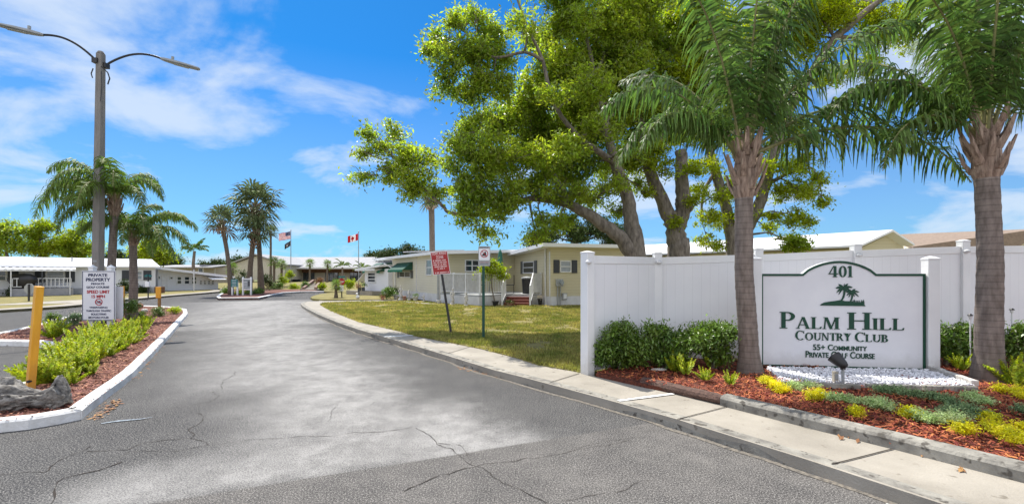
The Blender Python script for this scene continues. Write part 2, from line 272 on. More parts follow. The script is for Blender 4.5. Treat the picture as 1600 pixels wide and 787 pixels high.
# ------------------------------------------------------------ mesh helpers
def root_loc(o):
    while o and o.parent: o = o.parent
    return Vector(o.location) if o else Vector((0, 0, 0))
class MB:
    def __init__(s): s.v = []; s.f = []
    def add(s, vs, fs):
        n = len(s.v); s.v += [tuple(p) for p in vs]; s.f += [tuple(i+n for i in f) for f in fs]; return s
    def hexa(s, b, t):
        n = len(b); fs = [tuple(reversed(range(n))), tuple(range(n, 2*n))]+[(i, (i+1) % n, n+(i+1) % n, n+i) for i in range(n)]
        return s.add(list(b)+list(t), fs)
    def box(s, c, d, rz=0.0, rx=0.0, ry=0.0):
        m = Matrix.Rotation(rz, 3, 'Z') @ Matrix.Rotation(ry, 3, 'Y') @ Matrix.Rotation(rx, 3, 'X'); c = Vector(c); hx, hy, hz = d[0]/2, d[1]/2, d[2]/2
        b = [c+m@Vector(p) for p in ((-hx, -hy, -hz), (hx, -hy, -hz), (hx, hy, -hz), (-hx, hy, -hz))]; t = [c+m@Vector(p) for p in ((-hx, -hy, hz), (hx, -hy, hz), (hx, hy, hz), (-hx, hy, hz))]
        return s.hexa(b, t)
    def bar(s, p, q, w, d=None, up=(0, 0, 1)):
        p = Vector(p); q = Vector(q); ax = (q-p).normalized(); up = Vector(up)
        if abs(ax.dot(up)) > 0.98: up = Vector((0, 1, 0))
        x = ax.cross(up).normalized(); y = x.cross(ax); d = d or w
        sq = [(-w/2, -d/2), (w/2, -d/2), (w/2, d/2), (-w/2, d/2)]
        return s.hexa([p+x*a+y*b for a, b in sq], [q+x*a+y*b for a, b in sq])
    def prism(s, poly, z0, z1):
        a = sum(poly[i][0]*poly[(i+1) % len(poly)][1]-poly[(i+1) % len(poly)][0]*poly[i][1] for i in range(len(poly)))
        if a < 0: poly = poly[::-1]
        return s.hexa([(x, y, z0) for x, y in poly], [(x, y, z1) for x, y in poly])
    def slab(s, pts, th):   # polygon of 3D points, thickness downwards
        return s.hexa([(p[0], p[1], p[2]-th) for p in pts], [tuple(p) for p in pts])
    def tube(s, pts, rad, n=8, cap=True, sq=1.0, jit=0.0):
        pts = [Vector(p) for p in pts]; k = len(pts)
        if isinstance(rad, (int, float)): rad = [rad]*k
        rings = []; ref = None
        for i, p in enumerate(pts):
            t = (pts[min(i+1, k-1)]-pts[max(i-1, 0)]).normalized()
            if ref is None: ref = Vector((1, 0, 0)) if abs(t.x) < 0.8 else Vector((0, 1, 0))
            x = (ref-t*ref.dot(t)).normalized(); ref = x; y = t.cross(x)
            rings.append([p+(x*math.cos(2*math.pi*j/n)+y*math.sin(2*math.pi*j/n)*sq)*rad[i]*(1+random.uniform(-jit, jit)) for j in range(n)])
        vs = [q for r in rings for q in r]; fs = []
        for i in range(k-1):
            for j in range(n): fs.append((i*n+j, i*n+(j+1) % n, (i+1)*n+(j+1) % n, (i+1)*n+j))
        if cap: fs += [tuple(reversed(range(n))), tuple(range((k-1)*n, k*n))]
        return s.add(vs, fs)
    def lathe(s, c, prof, n=16, sx=1.0, sy=1.0):
        c = Vector(c); vs = []; fs = []
        for r, z in prof:
            for j in range(n): a = 2*math.pi*j/n; vs.append(c+Vector((r*math.cos(a)*sx, r*math.sin(a)*sy, z)))
        for i in range(len(prof)-1):
            for j in range(n): fs.append((i*n+j, i*n+(j+1) % n, (i+1)*n+(j+1) % n, (i+1)*n+j))
        fs += [tuple(reversed(range(n))), tuple(range((len(prof)-1)*n, len(prof)*n))]
        return s.add(vs, fs)
    def ball(s, c, r, n=10, jit=0.0):
        if isinstance(r, (int, float)): r = (r, r, r)
        vs = []; fs = []; c = Vector(c)
        for i in range(1, n):
            th = math.pi*i/n
            for j in range(2*n):
                ph = math.pi*j/n; k = 1+random.uniform(-jit, jit)
                vs.append(c+Vector((r[0]*math.sin(th)*math.cos(ph)*k, r[1]*math.sin(th)*math.sin(ph)*k, r[2]*math.cos(th)*k)))
        m = 2*n
        for i in range(n-2):
            for j in range(m): fs.append((i*m+j, (i+1)*m+j, (i+1)*m+(j+1) % m, i*m+(j+1) % m))
        fs += [tuple(range(m)), tuple(reversed(range((n-2)*m, (n-1)*m)))]
        return s.add(vs, fs)
    def build(s, name, m, parent=None, smooth=False, bevel=0.0):
        L0 = root_loc(parent)
        me = bpy.data.meshes.new(name); me.from_pydata([(x-L0.x, y-L0.y, z-L0.z) for x, y, z in s.v], [], s.f); me.materials.append(m); me.update()
        if smooth: me.polygons.foreach_set('use_smooth', [True]*len(me.polygons))
        o = bpy.data.objects.new(name, me); col.objects.link(o); o.parent = parent
        if bevel:
            b = o.modifiers.new('bevel', 'BEVEL'); b.width = bevel; b.segments = 2; b.limit_method = 'ANGLE'
        return o
def quads(name, V, m, parent=None, smooth=False, k=4):
    """V: (n,k,3) numpy array of separate faces"""
    L0 = np.array(root_loc(parent)); V = np.asarray(V, dtype=np.float32)-L0.astype(np.float32); n = V.shape[0]
    me = bpy.data.meshes.new(name); me.vertices.add(n*k); me.vertices.foreach_set('co', V.reshape(-1))
    me.loops.add(n*k); me.loops.foreach_set('vertex_index', np.arange(n*k, dtype=np.int32))
    me.polygons.add(n); me.polygons.foreach_set('loop_start', np.arange(n, dtype=np.int32)*k); me.polygons.foreach_set('loop_total', np.full(n, k, dtype=np.int32))
    me.materials.append(m); me.update(calc_edges=True)
    o = bpy.data.objects.new(name, me); col.objects.link(o); o.parent = parent; return o
def thing(name, label, cat, loc=(0, 0, 0), group=None):
    o = bpy.data.objects.new(name, None); col.objects.link(o); o.location = loc; o.empty_display_size = 0.2
    return tag(o, label, cat, group)
def tag(o, label, cat, group=None):
    o['label'] = label; o['category'] = cat
    if group: o['group'] = group
    return o
def kind(o, k, label=None, cat=None):
    o['kind'] = k
    if label: o['label'] = label
    if cat: o['category'] = cat
    return o
def copy_tree(o, parent=None):
    c = o.copy(); col.objects.link(c); c.parent = parent
    for ch in [x for x in bpy.data.objects if x.parent == o]: copy_tree(ch, c)
    return c
def place(proto, used, loc, rz=0, sc=1.0, label=None):
    o = copy_tree(proto) if used else proto
    o.location = loc; o.rotation_euler.z = rz; o.scale = (sc, sc, sc) if isinstance(sc, (int, float)) else sc
    if label: o['label'] = label
    return o
class WF:   # a wall frame: points given along the photo's columns and rows are put on this real wall plane
    def __init__(s, p0, p1):
        s.p0 = Vector((p0[0], p0[1], 0)); s.p1 = Vector((p1[0], p1[1], 0)); s.u = (s.p1-s.p0).normalized(); s.n = Vector((s.u.y, -s.u.x, 0)); s.len = (s.p1-s.p0).length
    def s_at(s, px):
        k = (px-800)/F; return (k*s.p0.y-s.p0.x)/(s.u.x-k*s.u.y)
    def z_at(s, px, py):
        y = (s.p0+s.u*s.s_at(px)).y; return H+(HY-py)*y/F
    def P(s, a, z, out=0.0): q = s.p0+s.u*a+s.n*out; return Vector((q.x, q.y, z))
    def boxm(s, mb, a0, a1, z0, z1, o0, o1):
        return mb.hexa([s.P(a0, z0, o1), s.P(a1, z0, o1), s.P(a1, z0, o0), s.P(a0, z0, o0)], [s.P(a0, z1, o1), s.P(a1, z1, o1), s.P(a1, z1, o0), s.P(a0, z1, o0)])
    def pbox(s, mb, px0, py0, px1, py1, o0, o1):
        xm = (px0+px1)/2; return s.boxm(mb, s.s_at(px0), s.s_at(px1), s.z_at(xm, py1), s.z_at(xm, py0), o0, o1)
    def window(s, root, px0, py0, px1, py1, pm=None, shut=None, sw=0.28, mull=0, rails=1, side='both', fr=0.05):
        a0, a1 = s.s_at(px0), s.s_at(px1); xm = (px0+px1)/2; z0, z1 = s.z_at(xm, py1), s.z_at(xm, py0)
        f = MB(); s.boxm(f, a0, a1, z1-fr, z1, 0, 0.05); s.boxm(f, a0, a1, z0, z0+fr, 0, 0.06); s.boxm(f, a0, a0+fr, z0+fr, z1-fr, 0, 0.05); s.boxm(f, a1-fr, a1, z0+fr, z1-fr, 0, 0.05)
        for i in range(mull): x = a0+(a1-a0)*(i+1)/(mull+1); s.boxm(f, x-fr/2, x+fr/2, z0+fr, z1-fr, 0, 0.045)
        for i in range(rails): z = z0+(z1-z0)*(i+1)/(rails+1); s.boxm(f, a0+fr, a1-fr, z-fr/2.5, z+fr/2.5, 0, 0.04)
        w = f.build('window', M_trim, root)
        g = MB(); s.boxm(g, a0+fr*0.8, a1-fr*0.8, z0+fr*0.8, z1-fr*0.8, 0.004, 0.02); g.build('pane', pm or M_glass, w)
        if shut:
            for sd in ((-1, 1) if side == 'both' else ((-1,) if side == 'left' else (1,))):
                q = MB(); b0 = a0-0.04-sw if sd < 0 else a1+0.04; s.boxm(q, b0, b0+sw, z0-0.03, z1+0.03, 0.004, 0.04)
                nl = 9
                for i in range(nl): zz = z0+(z1-z0)*(i+0.5)/nl; s.boxm(q, b0+0.03, b0+sw-0.03, zz-0.012, zz+0.012, 0.04, 0.052)
                q.build('shutter', shut, root)
        return w
def inpoly(P, poly):
    x, y = P[:, 0], P[:, 1]; c = np.zeros(len(P), bool); n = len(poly)
    for i in range(n):
        x0, y0 = poly[i]; x1, y1 = poly[(i+1) % n]
        with np.errstate(divide='ignore', invalid='ignore'):
            c ^= ((y0 > y) != (y1 > y)) & (x < (x1-x0)*(y-y0)/(y1-y0+1e-12)+x0)
    return c
def sample_poly(poly, n, ybias=None):
    a = np.array(poly); lo, hi = a.min(0), a.max(0); out = []; got = 0
    while got < n:
        P = RNG.uniform(lo, hi, (n*2, 2))
        if ybias: P = P[RNG.random(len(P)) < np.clip((ybias/np.maximum(P[:, 1], .1))**2, 0, 1)]
        P = P[inpoly(P, poly)]; out.append(P); got += len(P)
    return np.concatenate(out)[:n]
def ribbon(mb, pts, prof, closed=False):
    """sweep a kerb profile [(offset to the left of travel, z)...] along a ground polyline"""
    pts = [Vector((p[0], p[1], 0)) for p in pts]; k = len(pts); vs = []; m = len(prof)
    for i, p in enumerate(pts):
        a = (p-pts[i-1]).normalized() if i > 0 else (pts[1]-p).normalized(); b = (pts[i+1]-p).normalized() if i < k-1 else a
        t = (a+b).normalized(); n = Vector((-t.y, t.x, 0)); sc = 1/max(0.5, abs(n.dot(Vector((-a.y, a.x, 0)))))
        for o, z in prof: q = p+n*o*sc; vs.append((q.x, q.y, z))
    fs = [(i*m+j, (i+1)*m+j, (i+1)*m+j+1, i*m+j+1) for i in range(k-1) for j in range(m-1)]
    fs += [tuple(range(m)), tuple(reversed(range((k-1)*m, k*m)))]
    return mb.add(vs, fs)
def dense(pts, step=0.5, wob=0.0):
    out = []
    for i in range(len(pts)-1):
        a = Vector(pts[i]).to_3d(); b = Vector(pts[i+1]).to_3d(); n = max(1, int((b-a).length/step))
        for j in range(n):
            q = a.lerp(b, j/n); out.append((q.x+random.uniform(-wob, wob), q.y+random.uniform(-wob, wob)))
    out.append(tuple(pts[-1])); return out

# ------------------------------------------------------------ ground, road, kerbs
kind(MB().add([(-900, -300, -0.06), (900, -300, -0.06), (900, 1800, -0.06), (-900, 1800, -0.06)], [(0, 1, 2, 3)]).build('ground', M_farlawn), 'structure')
kind(MB().add([(-70, -12, 0), (30, -12, 0), (30, 54, 0), (-70, 54, 0)], [(0, 1, 2, 3)]).build('road', M_road), 'structure')
KZ = 0.11
kerb_out = [G(1700, 862), G(1468, 784, KZ), G(1259, 716, KZ), G(1054, 652.6, KZ), G(938, 620.5, KZ), G(820, 589, KZ), G(771, 577, KZ), G(680, 549, KZ), G(598, 525, KZ), G(560, 514, KZ), G(525, 502, KZ), G(498, 491, KZ), G(480, 482, KZ), G(472, 477, KZ), G(470, 474, KZ), G(476, 471, KZ), G(500, 469.8, KZ), G(620, 468, KZ)]
kerb_out[0] = (kerb_out[1][0]+0.62*2.2, kerb_out[1][1]-2.2)
walk_in = [G(1600, 752, KZ), G(1394, 699, KZ), G(1277, 670, KZ), G(1130, 631, KZ), G(1000, 602, KZ), G(925, 586, KZ), G(911, 582, KZ), G(841, 570, KZ), G(807, 559, KZ), G(753, 545, KZ), G(700, 534.5, KZ), G(650, 525, KZ), G(627, 518, KZ), G(560, 502.5, KZ), G(528, 490, KZ), G(508, 481, KZ), G(500, 476, KZ), G(504, 473, KZ), G(530, 471.5, KZ), G(620, 470, KZ)]
walk_in = [(walk_in[0][0]+0.62*2.4+1.5, walk_in[0][1]-2.4)]+walk_in
# sidewalk with rounded kerb edge
mb = MB(); poly = kerb_out+walk_in[::-1]
sw = MB(); sw.prism([(x, y) for x, y in poly], -0.05, KZ-0.004)
kind(sw.build('sidewalk', M_conc), 'structure')
kb = MB(); ribbon(kb, dense(kerb_out, 0.35, 0.004)[::-1], [(-0.03, -0.02), (0.0, 0.0), (0.004, KZ-0.035), (0.012, KZ-0.012), (0.035, KZ), (0.15, KZ), (0.15, 0.0)][::1])
kb.v = [(x, y, z) for x, y, z in kb.v]
kind(kb.build('kerb', M_kerbc, smooth=False), 'structure')
gr = MB(); ribbon(gr, dense(kerb_out[1:13], 0.3, 0.035)[::-1], [(-0.075, 0.004), (-0.02, 0.006)])
kind(gr.build('gutter_grit', M_sand), 'structure')
# joints of the sidewalk
jm = MB()
def strip(mb, pts, w, z):
    pts = [Vector((p[0], p[1], 0)) for p in pts]; vs = []
    for i, p in enumerate(pts):
        t = (pts[min(i+1, len(pts)-1)]-pts[max(i-1, 0)]).normalized(); n = Vector((-t.y, t.x, 0)); ww = w if isinstance(w, float) else w[i]
        vs += [(p.x+n.x*ww/2, p.y+n.y*ww/2, z), (p.x-n.x*ww/2, p.y-n.y*ww/2, z)]
    mb.add(vs, [(2*i, 2*i+1, 2*i+3, 2*i+2) for i in range(len(pts)-1)])
for a, b in (((1058, 655), (1140, 634)), ((700, 552), (735, 541)), ((860, 597), (905, 583)), ((632, 532), (660, 527)), ((1300, 725), (1395, 701))):
    strip(jm, dense([G(*a, KZ), G(*b, KZ)], 0.15, 0.003), 0.014, KZ+0.004)
kind(jm.build('sidewalk_joint', M_crack), 'structure')
wl = MB(); strip(wl, [G(966, 626, KZ), G(1052, 615, KZ)], 0.06, KZ+0.006); strip(wl, [G(600, 526, KZ), G(650, 523.5, KZ)], 0.14, KZ+0.006)
strip(wl, [G(1392, 785), G(1425, 800)], 0.10, 0.004)
kind(wl.build('painted_line', M_whitek), 'structure')
# raised lawns
LZ = 0.12
near_lawn = [p for p in walk_in[7:]]+[G(640, 469.9, LZ), (5, 33), (60, 33), (60, 5), (9.0, 5.0), (8.6, 7.9), G(1030, 560, LZ), G(918, 583, LZ)]
kind(MB().prism([(x, y) for x, y in near_lawn], -0.05, LZ).build('lawn', M_lawn), 'structure')
def grass(name, poly, n, hgt, ybias=None, z=LZ, wd=0.008, label=None):
    P = sample_poly(poly, n, ybias); n = len(P)
    pat = np.array([mnoise.noise(Vector((x*0.9, y*0.9, 2)))+0.6*mnoise.noise(Vector((x*2.9, y*2.9, 5))) for x, y in P]); P = P[pat > RNG.uniform(-0.55, 0.25, n)]; n = len(P); h = hgt*RNG.uniform(0.4, 1.6, n); a = RNG.uniform(0, 2*np.pi, n); w = wd*(0.6+P[:, 1]*0.085); lean = RNG.uniform(-1, 1, (n, 2))*h[:, None]*0.8
    V = np.zeros((n, 3, 3)); V[:, 0, 0] = P[:, 0]-np.cos(a)*w; V[:, 0, 1] = P[:, 1]-np.sin(a)*w; V[:, 1, 0] = P[:, 0]+np.cos(a)*w; V[:, 1, 1] = P[:, 1]+np.sin(a)*w
    V[:, 2, :2] = P+lean; V[:, :2, 2] = z-0.005; V[:, 2, 2] = z+h
    return kind(quads(name, V, M_blade, k=3), 'stuff', label, 'grass')
gl = [walk_in[i] for i in range(7, 20)]+[G(640, 470, LZ), G(690, 474, LZ), G(760, 478, LZ), G(905, 477, LZ), (3.4, 16), (2.55, 8.3), G(918, 583, LZ)]
grass('grass', gl, 210000, 0.046, 11, label='short patchy green and yellow grass on the lawn beside the sidewalk')
# taller fringe at the kerb edge
fr = MB(); P = []
for p in dense(walk_in[7:17], 0.012, 0.0): P.append((p[0]+random.gauss(0.03, 0.05), p[1]+random.gauss(0.03, 0.04)))
P = np.array(P); n = len(P); h = RNG.uniform(0.03, 0.09, n); V = np.zeros((n, 3, 3)); V[:, 0, :2] = P; V[:, 1, :2] = P+np.array([0.012, 0.004]); V[:, 2, :2] = P+RNG.normal(0, 0.035, (n, 2)); V[:, :2, 2] = LZ-0.01; V[:, 2, 2] = LZ+h
kind(quads('grass_fringe', V, M_blade, k=3), 'stuff', 'ragged fringe of longer grass along the sidewalk edge', 'grass')
far_right = [G(485, 464.5, LZ), G(489, 466.5, LZ), G(505, 467.6, LZ), G(560, 467.5, LZ), G(640, 467, LZ), (5, 34), (90, 34), (90, 400), (-30, 400), G(470, 450, LZ), G(505, 455, LZ), G(530, 456.2, LZ), G(515, 457.2, LZ), G(500, 459, LZ), G(489, 462, LZ)]
kind(MB().prism([(x, y) for x, y in far_right], -0.05, LZ).build('lawn_by_clubhouse', M_lawn), 'structure')
kind(MB().prism([G(498, 469.6, 0.05), G(640, 468.9, 0.05), G(640, 466.5, 0.05), G(500, 467.2, 0.05)], -0.05, 0.05).build('path', M_conc), 'structure')
# peninsula of planting in the middle distance
pen = [G(338, 463.5, LZ), G(341, 465.8, LZ), G(405, 465.2, LZ), G(418, 462.5, LZ), G(430, 459.8, LZ), G(444, 457.2, LZ), G(470, 455.6, LZ), G(506, 455.2, LZ), G(506, 449, LZ), G(480, 444, LZ), G(345, 446, LZ), G(352, 455, LZ), G(343, 460, LZ)]
kind(MB().prism(pen, -0.05, LZ).build('planting_island', M_mulch2), 'structure')
kb = MB(); ribbon(kb, pen[-2:]+pen[:8], [(0.0, 0.0), (0.0, LZ+0.03), (0.16, LZ+0.04), (0.16, 0.0)]); 
kind(kb.build('island_kerb', M_whitek), 'structure')
def mound():   # gentle grass rise to the clubhouse
    nx, ny = 30, 18; vs = []; fs = []
    for j in range(ny):
        for i in range(nx):
            y = 40.5+(j/(ny-1))*60; x = -42+i/(nx-1)*62; t = min(1, max(0, (y-42)/14)); t = t*t*(3-2*t); e = min(1, min(i, nx-1-i)/3)
            vs.append((x, y, 0.05+0.42*t*e+0.05*(j > 0)))
    for j in range(ny-1):
        for i in range(nx-1): a = j*nx+i; fs.append((a, a+1, a+nx+1, a+nx))
    o = MB().add(vs, fs).build('grass_mound', M_lawn, smooth=True); kind(o, 'structure')
mound()
left_edge = [(-75, 27), G(-120, 489, LZ), G(0, 484, LZ), G(60, 480.5, LZ), G(100, 478, LZ), G(127, 475.5, LZ), G(160, 471.5, LZ), G(190, 468.3, LZ), G(220, 465.6, LZ), G(270, 461, LZ), G(320, 457.2, LZ), G(343, 455, LZ), G(352, 452.5, LZ)]
kind(MB().prism(left_edge+[(-40, 90), (-250, 90), (-250, 27)], -0.05, LZ-0.006).build('lawn_by_houses', M_lawn), 'structure')
kb = MB(); ribbon(kb, left_edge, [(-0.0, 0.0), (0.0, LZ), (0.9, LZ+0.008), (0.9, 0.0)])
kind(kb.build('far_pavement', M_conc), 'structure')
kind(MB().prism([G(-50, 478, LZ), G(60, 471.5, LZ), G(140, 467.5, LZ), G(140, 472.5, LZ), G(128, 475, LZ), G(100, 475.5, LZ), G(80, 470.5, LZ), G(60, 472.5, LZ), G(-50, 480, LZ)][:4], -0.05, LZ+0.006).build('driveway', M_conc), 'structure')
# median bed on the left
MZ = 0.10
median = [G(-70, 682), G(-30, 678), G(0, 675), G(45, 670), G(90, 662), G(125, 655), G(140, 642), G(175, 615), G(205, 592), G(235, 560), G(262, 530), G(282, 506), G(293, 493), G(291, 487), G(278, 484), G(255, 482), G(225, 481), G(190, 485), G(150, 490), G(110, 498), G(50, 515), G(0, 526), G(-40, 533), G(-70, 536), G(-70, 539.5), G(0, 540), G(55, 541), G(85, 545), G(105, 552), G(112, 560), G(106, 572), G(90, 584), G(60, 600), G(20, 615), G(-30, 628), G(-70, 636)]
kind(MB().prism(median, -0.05, MZ).build('median_bed', M_mulch2), 'structure')
def kerb_piece(pts, name='white_kerb', w=0.15, h=0.125, m=M_whitek):
    k = MB(); ribbon(k, dense(pts, 0.22, 0.006), [(-0.015, 0.0), (-0.012, h-0.03), (0.01, h-0.008), (0.05, h), (w-0.04, h), (w, h-0.03), (w, 0.0)])
    return kind(k.build(name, m), 'structure')
kerb_piece(median[0:6], 'white_kerb'); kerb_piece([G(127, 655), *median[6:13]], 'white_kerb'); kerb_piece(median[12:24], 'white_kerb', 0.13, 0.13)
kerb_piece(median[24:36], 'white_kerb', 0.15, 0.13)
kerb_piece([median[-1], median[0]], 'white_kerb', 0.14, 0.12); kerb_piece([median[23], median[24]], 'white_kerb', 0.12, 0.12)

def chips(name, poly, n, m, z, ln=0.05, wd=0.012, ybias=None, label='', cat='mulch', zf=None):
    P = sample_poly(poly, n, ybias); n = len(P); a = RNG.uniform(0, 2*np.pi, n); l = ln*RNG.uniform(0.4, 1.3, n)/2; w = wd*RNG.uniform(0.5, 1.4, n)/2
    c = np.zeros((n, 3)); c[:, :2] = P; c[:, 2] = z+RNG.uniform(0.002, 0.03, n)
    if zf is not None: c[:, 2] += zf(P)
    tl = RNG.normal(0, 0.32, n); u = np.stack([np.cos(a)*np.cos(tl), np.sin(a)*np.cos(tl), np.sin(tl)], 1); rl = RNG.normal(0, 0.5, n)
    s = np.stack([-np.sin(a), np.cos(a), rl], 1); s /= np.linalg.norm(s, axis=1)[:, None]
    U = u*l[:, None]; S = s*w[:, None]; V = np.stack([c-U-S, c+U-S*0.7, c+U+S, c-U+S*0.6], 1)
    return kind(quads(name, V, m), 'stuff', label, cat)
chips('mulch_chips', median, 16000, M_chip2, MZ-.012, 0.06, 0.016, 8, 'faded pink-brown wood mulch in the left median bed')

# right bed
BZ = 0.19
bed = [G(1650, 742, BZ), G(1394, 685, BZ), G(1277, 656, BZ), G(1142, 620, BZ), G(1010, 596, BZ), G(931, 579, BZ), (1.62, 7.2), G(1026, 557, BZ), (8.6, 7.9), (9.5, 7.7), (9.5, 2.0)]
bed[0] = (walk_in[1][0]+0.15+0.62*2, walk_in[1][1]-2+0.15)
def zbed(P):
    x, y = P[:, 0], P[:, 1]; return 0.018*np.sin(x*3.1+y)*np.cos(y*2.7)+0.012*np.sin(x*7.3)
def bedmesh():
    pr = MB().prism(bed, -0.05, BZ-0.035).build('mulch_bed', M_mulch); kind(pr, 'structure')
bedmesh()
chips('mulch_chips', bed, 52000, M_chip, BZ-0.035, 0.055, 0.013, 5.0, 'bright red-brown wood mulch in the bed before the entrance sign', zf=lambda P: zbed(P)+0.01)
# concrete bed kerb and weathered timber edging
bk = MB(); bkp = [G(1126, 632, KZ), G(1277, 670, KZ), G(1394, 699, KZ), G(1600, 752, KZ)]; bkp.append((bkp[-1][0]+0.62*2.2+.6, bkp[-1][1]-2.2))
ribbon(bk, dense(bkp, 0.3, 0.004), [(-0.02, KZ-0.05), (-0.02, KZ+0.075), (0.0, KZ+0.10), (0.045, KZ+0.112), (0.13, KZ+0.112), (0.155, KZ+0.09), (0.16, KZ-0.05)])
kind(bk.build('bed_kerb', M_kerbc), 'structure')
tb = MB(); a = Vector((*G(1000, 602, KZ), 0)); b = Vector((*G(1124, 632, KZ), 0)); ax = (b-a).normalized(); nn = Vector((-ax.y, ax.x, 0))
pts = [a+ax*((b-a).length*i/14)+nn*0.075+Vector((0, 0, KZ+0.045+random.uniform(-0.006, 0.006))) for i in range(15)]
tb.tube(pts, [0.08]*3+[0.084]*9+[0.08, 0.078, 0.07], 10, sq=0.75, jit=0.07)
o = tb.build('timber_edging', M_timber); tag(o, 'weathered dark railway timber edging the red mulch bed by the sidewalk', 'timber')

# cracks in the asphalt
cr = MB()
def crack(pts, w=0.012):
    P = [G(*p) for p in pts]; P = dense(P, 0.05, 0.0); off = 0.0; Q = []
    for i, q in enumerate(P):
        n1 = mnoise.noise(Vector((q[0]*3.1+7, q[1]*3.1, w*90)))*0.13+mnoise.noise(Vector((q[0]*11, q[1]*11, 4)))*0.05+random.uniform(-.006, .006); n2 = mnoise.noise(Vector((q[0]*3.3, q[1]*3.3+9, w*50)))*0.10+mnoise.noise(Vector((q[0]*12, q[1]*12, 9)))*0.04
        Q.append((q[0]+n2*.6, q[1]+n1*.6))
    strip(cr, Q, [w*0.7*random.uniform(0.25, 1.5)*(0.55+0.9*abs(mnoise.noise(Vector((q[0]*2, q[1]*2, 1))))) for q in Q], 0.004)
crack([(75, 787), (95, 755), (100, 748), (150, 735), (187, 722)], 0.02); crack([(0, 741), (65, 740), (85, 722), (125, 705), (140, 698)], 0.016)
crack([(135, 706), (195, 704), (230, 690), (295, 684)], 0.014); crack([(192, 715), (205, 706), (280, 702), (325, 695), (420, 687), (520, 680), (640, 668)], 0.010)
crack([(295, 684), (300, 668), (310, 660), (307, 645)], 0.016); crack([(295, 684), (315, 688), (325, 695)]); crack([(230, 652), (250, 640), (330, 627), (340, 618), (330, 612)], 0.01)
crack([(345, 607), (348, 594), (368, 586), (364, 580)], 0.014); crack([(512, 660), (518, 645), (530, 632)], 0.01)
crack([(640, 765), (690, 743), (745, 730), (830, 714)], 0.012); crack([(650, 668), (690, 700), (750, 730), (790, 758), (860, 787)], 0.010); crack([(745, 720), (720, 700), (680, 690)], 0.008)
crack([(900, 700), (960, 690), (1010, 684)], 0.008); crack([(830, 714), (900, 704), (985, 690)], 0.008); crack([(560, 640), (600, 622), (640, 616)], 0.007); crack([(0, 697), (60, 688), (120, 680), (145, 672)], 0.009)
crack([(405, 600), (470, 597), (540, 585)], 0.007); crack([(880, 787), (960, 770), (1010, 745)], 0.008)
kind(cr.build('road_crack', M_crack), 'structure')
pm = MB(); strip(pm, [G(158, 662), G(185, 658), G(220, 655), G(238, 652)], [0.02, 0.05, 0.03, 0.01], 0.008)
kind(pm.build('paint_smear', mat('blue_paint_smear', (0.34, 0.40, 0.46), (0.10, 0.11, 0.12), scale=40, rough=0.8, detail=8)), 'structure')
# dry leaf litter
def litter(n, pts, spread, name, label):
    base = dense(pts, 0.05); V = []
    for _ in range(n):
        p = random.choice(base); x = p[0]+random.gauss(0, spread); y = p[1]+random.gauss(0, spread); a = random.uniform(0, 6.28); s = random.uniform(0.012, 0.035); z = 0.012
        u = Vector((math.cos(a), math.sin(a), random.uniform(-.2, .2)))*s; w = Vector((-math.sin(a), math.cos(a), random.uniform(-.2, .3)))*s*0.45; c = Vector((x, y, z)); V.append([c-u, c-w, c+u, c+w])
    kind(quads(name, np.array([[tuple(v) for v in q] for q in V]), M_dead), 'stuff', label, 'leaf litter')
litter(110, [G(150, 655), G(166, 642), G(182, 626)], 0.04, 'leaf_litter', 'brown leaf litter in the gutter by the white kerb end')
litter(60, [G(715, 574), G(745, 580), G(790, 590)], 0.06, 'leaf_litter', 'small heap of dry leaves in the right gutter')
litter(120, [G(200, 600), G(285, 500)], 0.08, 'leaf_litter', 'thin line of brown litter along the long white kerb')
lv = []
for px, py, zz in ((1315, 684, KZ), (1445, 712, KZ), (1330, 682, KZ), (1340, 688, KZ), (1280, 737, 0), (1292, 740, 0), (728, 518, LZ), (735, 516, LZ), (722, 520, LZ), (740, 520, LZ), (745, 517, LZ), (716, 517, LZ), (1210, 650, KZ), (1500, 735, KZ)):
    for k in range(3):
        x, y = G(px+random.uniform(-5, 5), py+random.uniform(-2, 2), zz); a = random.uniform(0, 3.1); s = 0.045; c = Vector((x, y, zz+0.012+0.02*(zz == LZ))); u = Vector((math.cos(a), math.sin(a), 0.2))*s; w = Vector((-math.sin(a), math.cos(a), .3))*s*0.35
        lv.append([tuple(c-u), tuple(c-w), tuple(c+u), tuple(c+w)])
kind(quads('fallen_leaves', np.array(lv), M_dead), 'stuff', 'a few fallen brown leaves on the sidewalk and lawn', 'leaf litter')

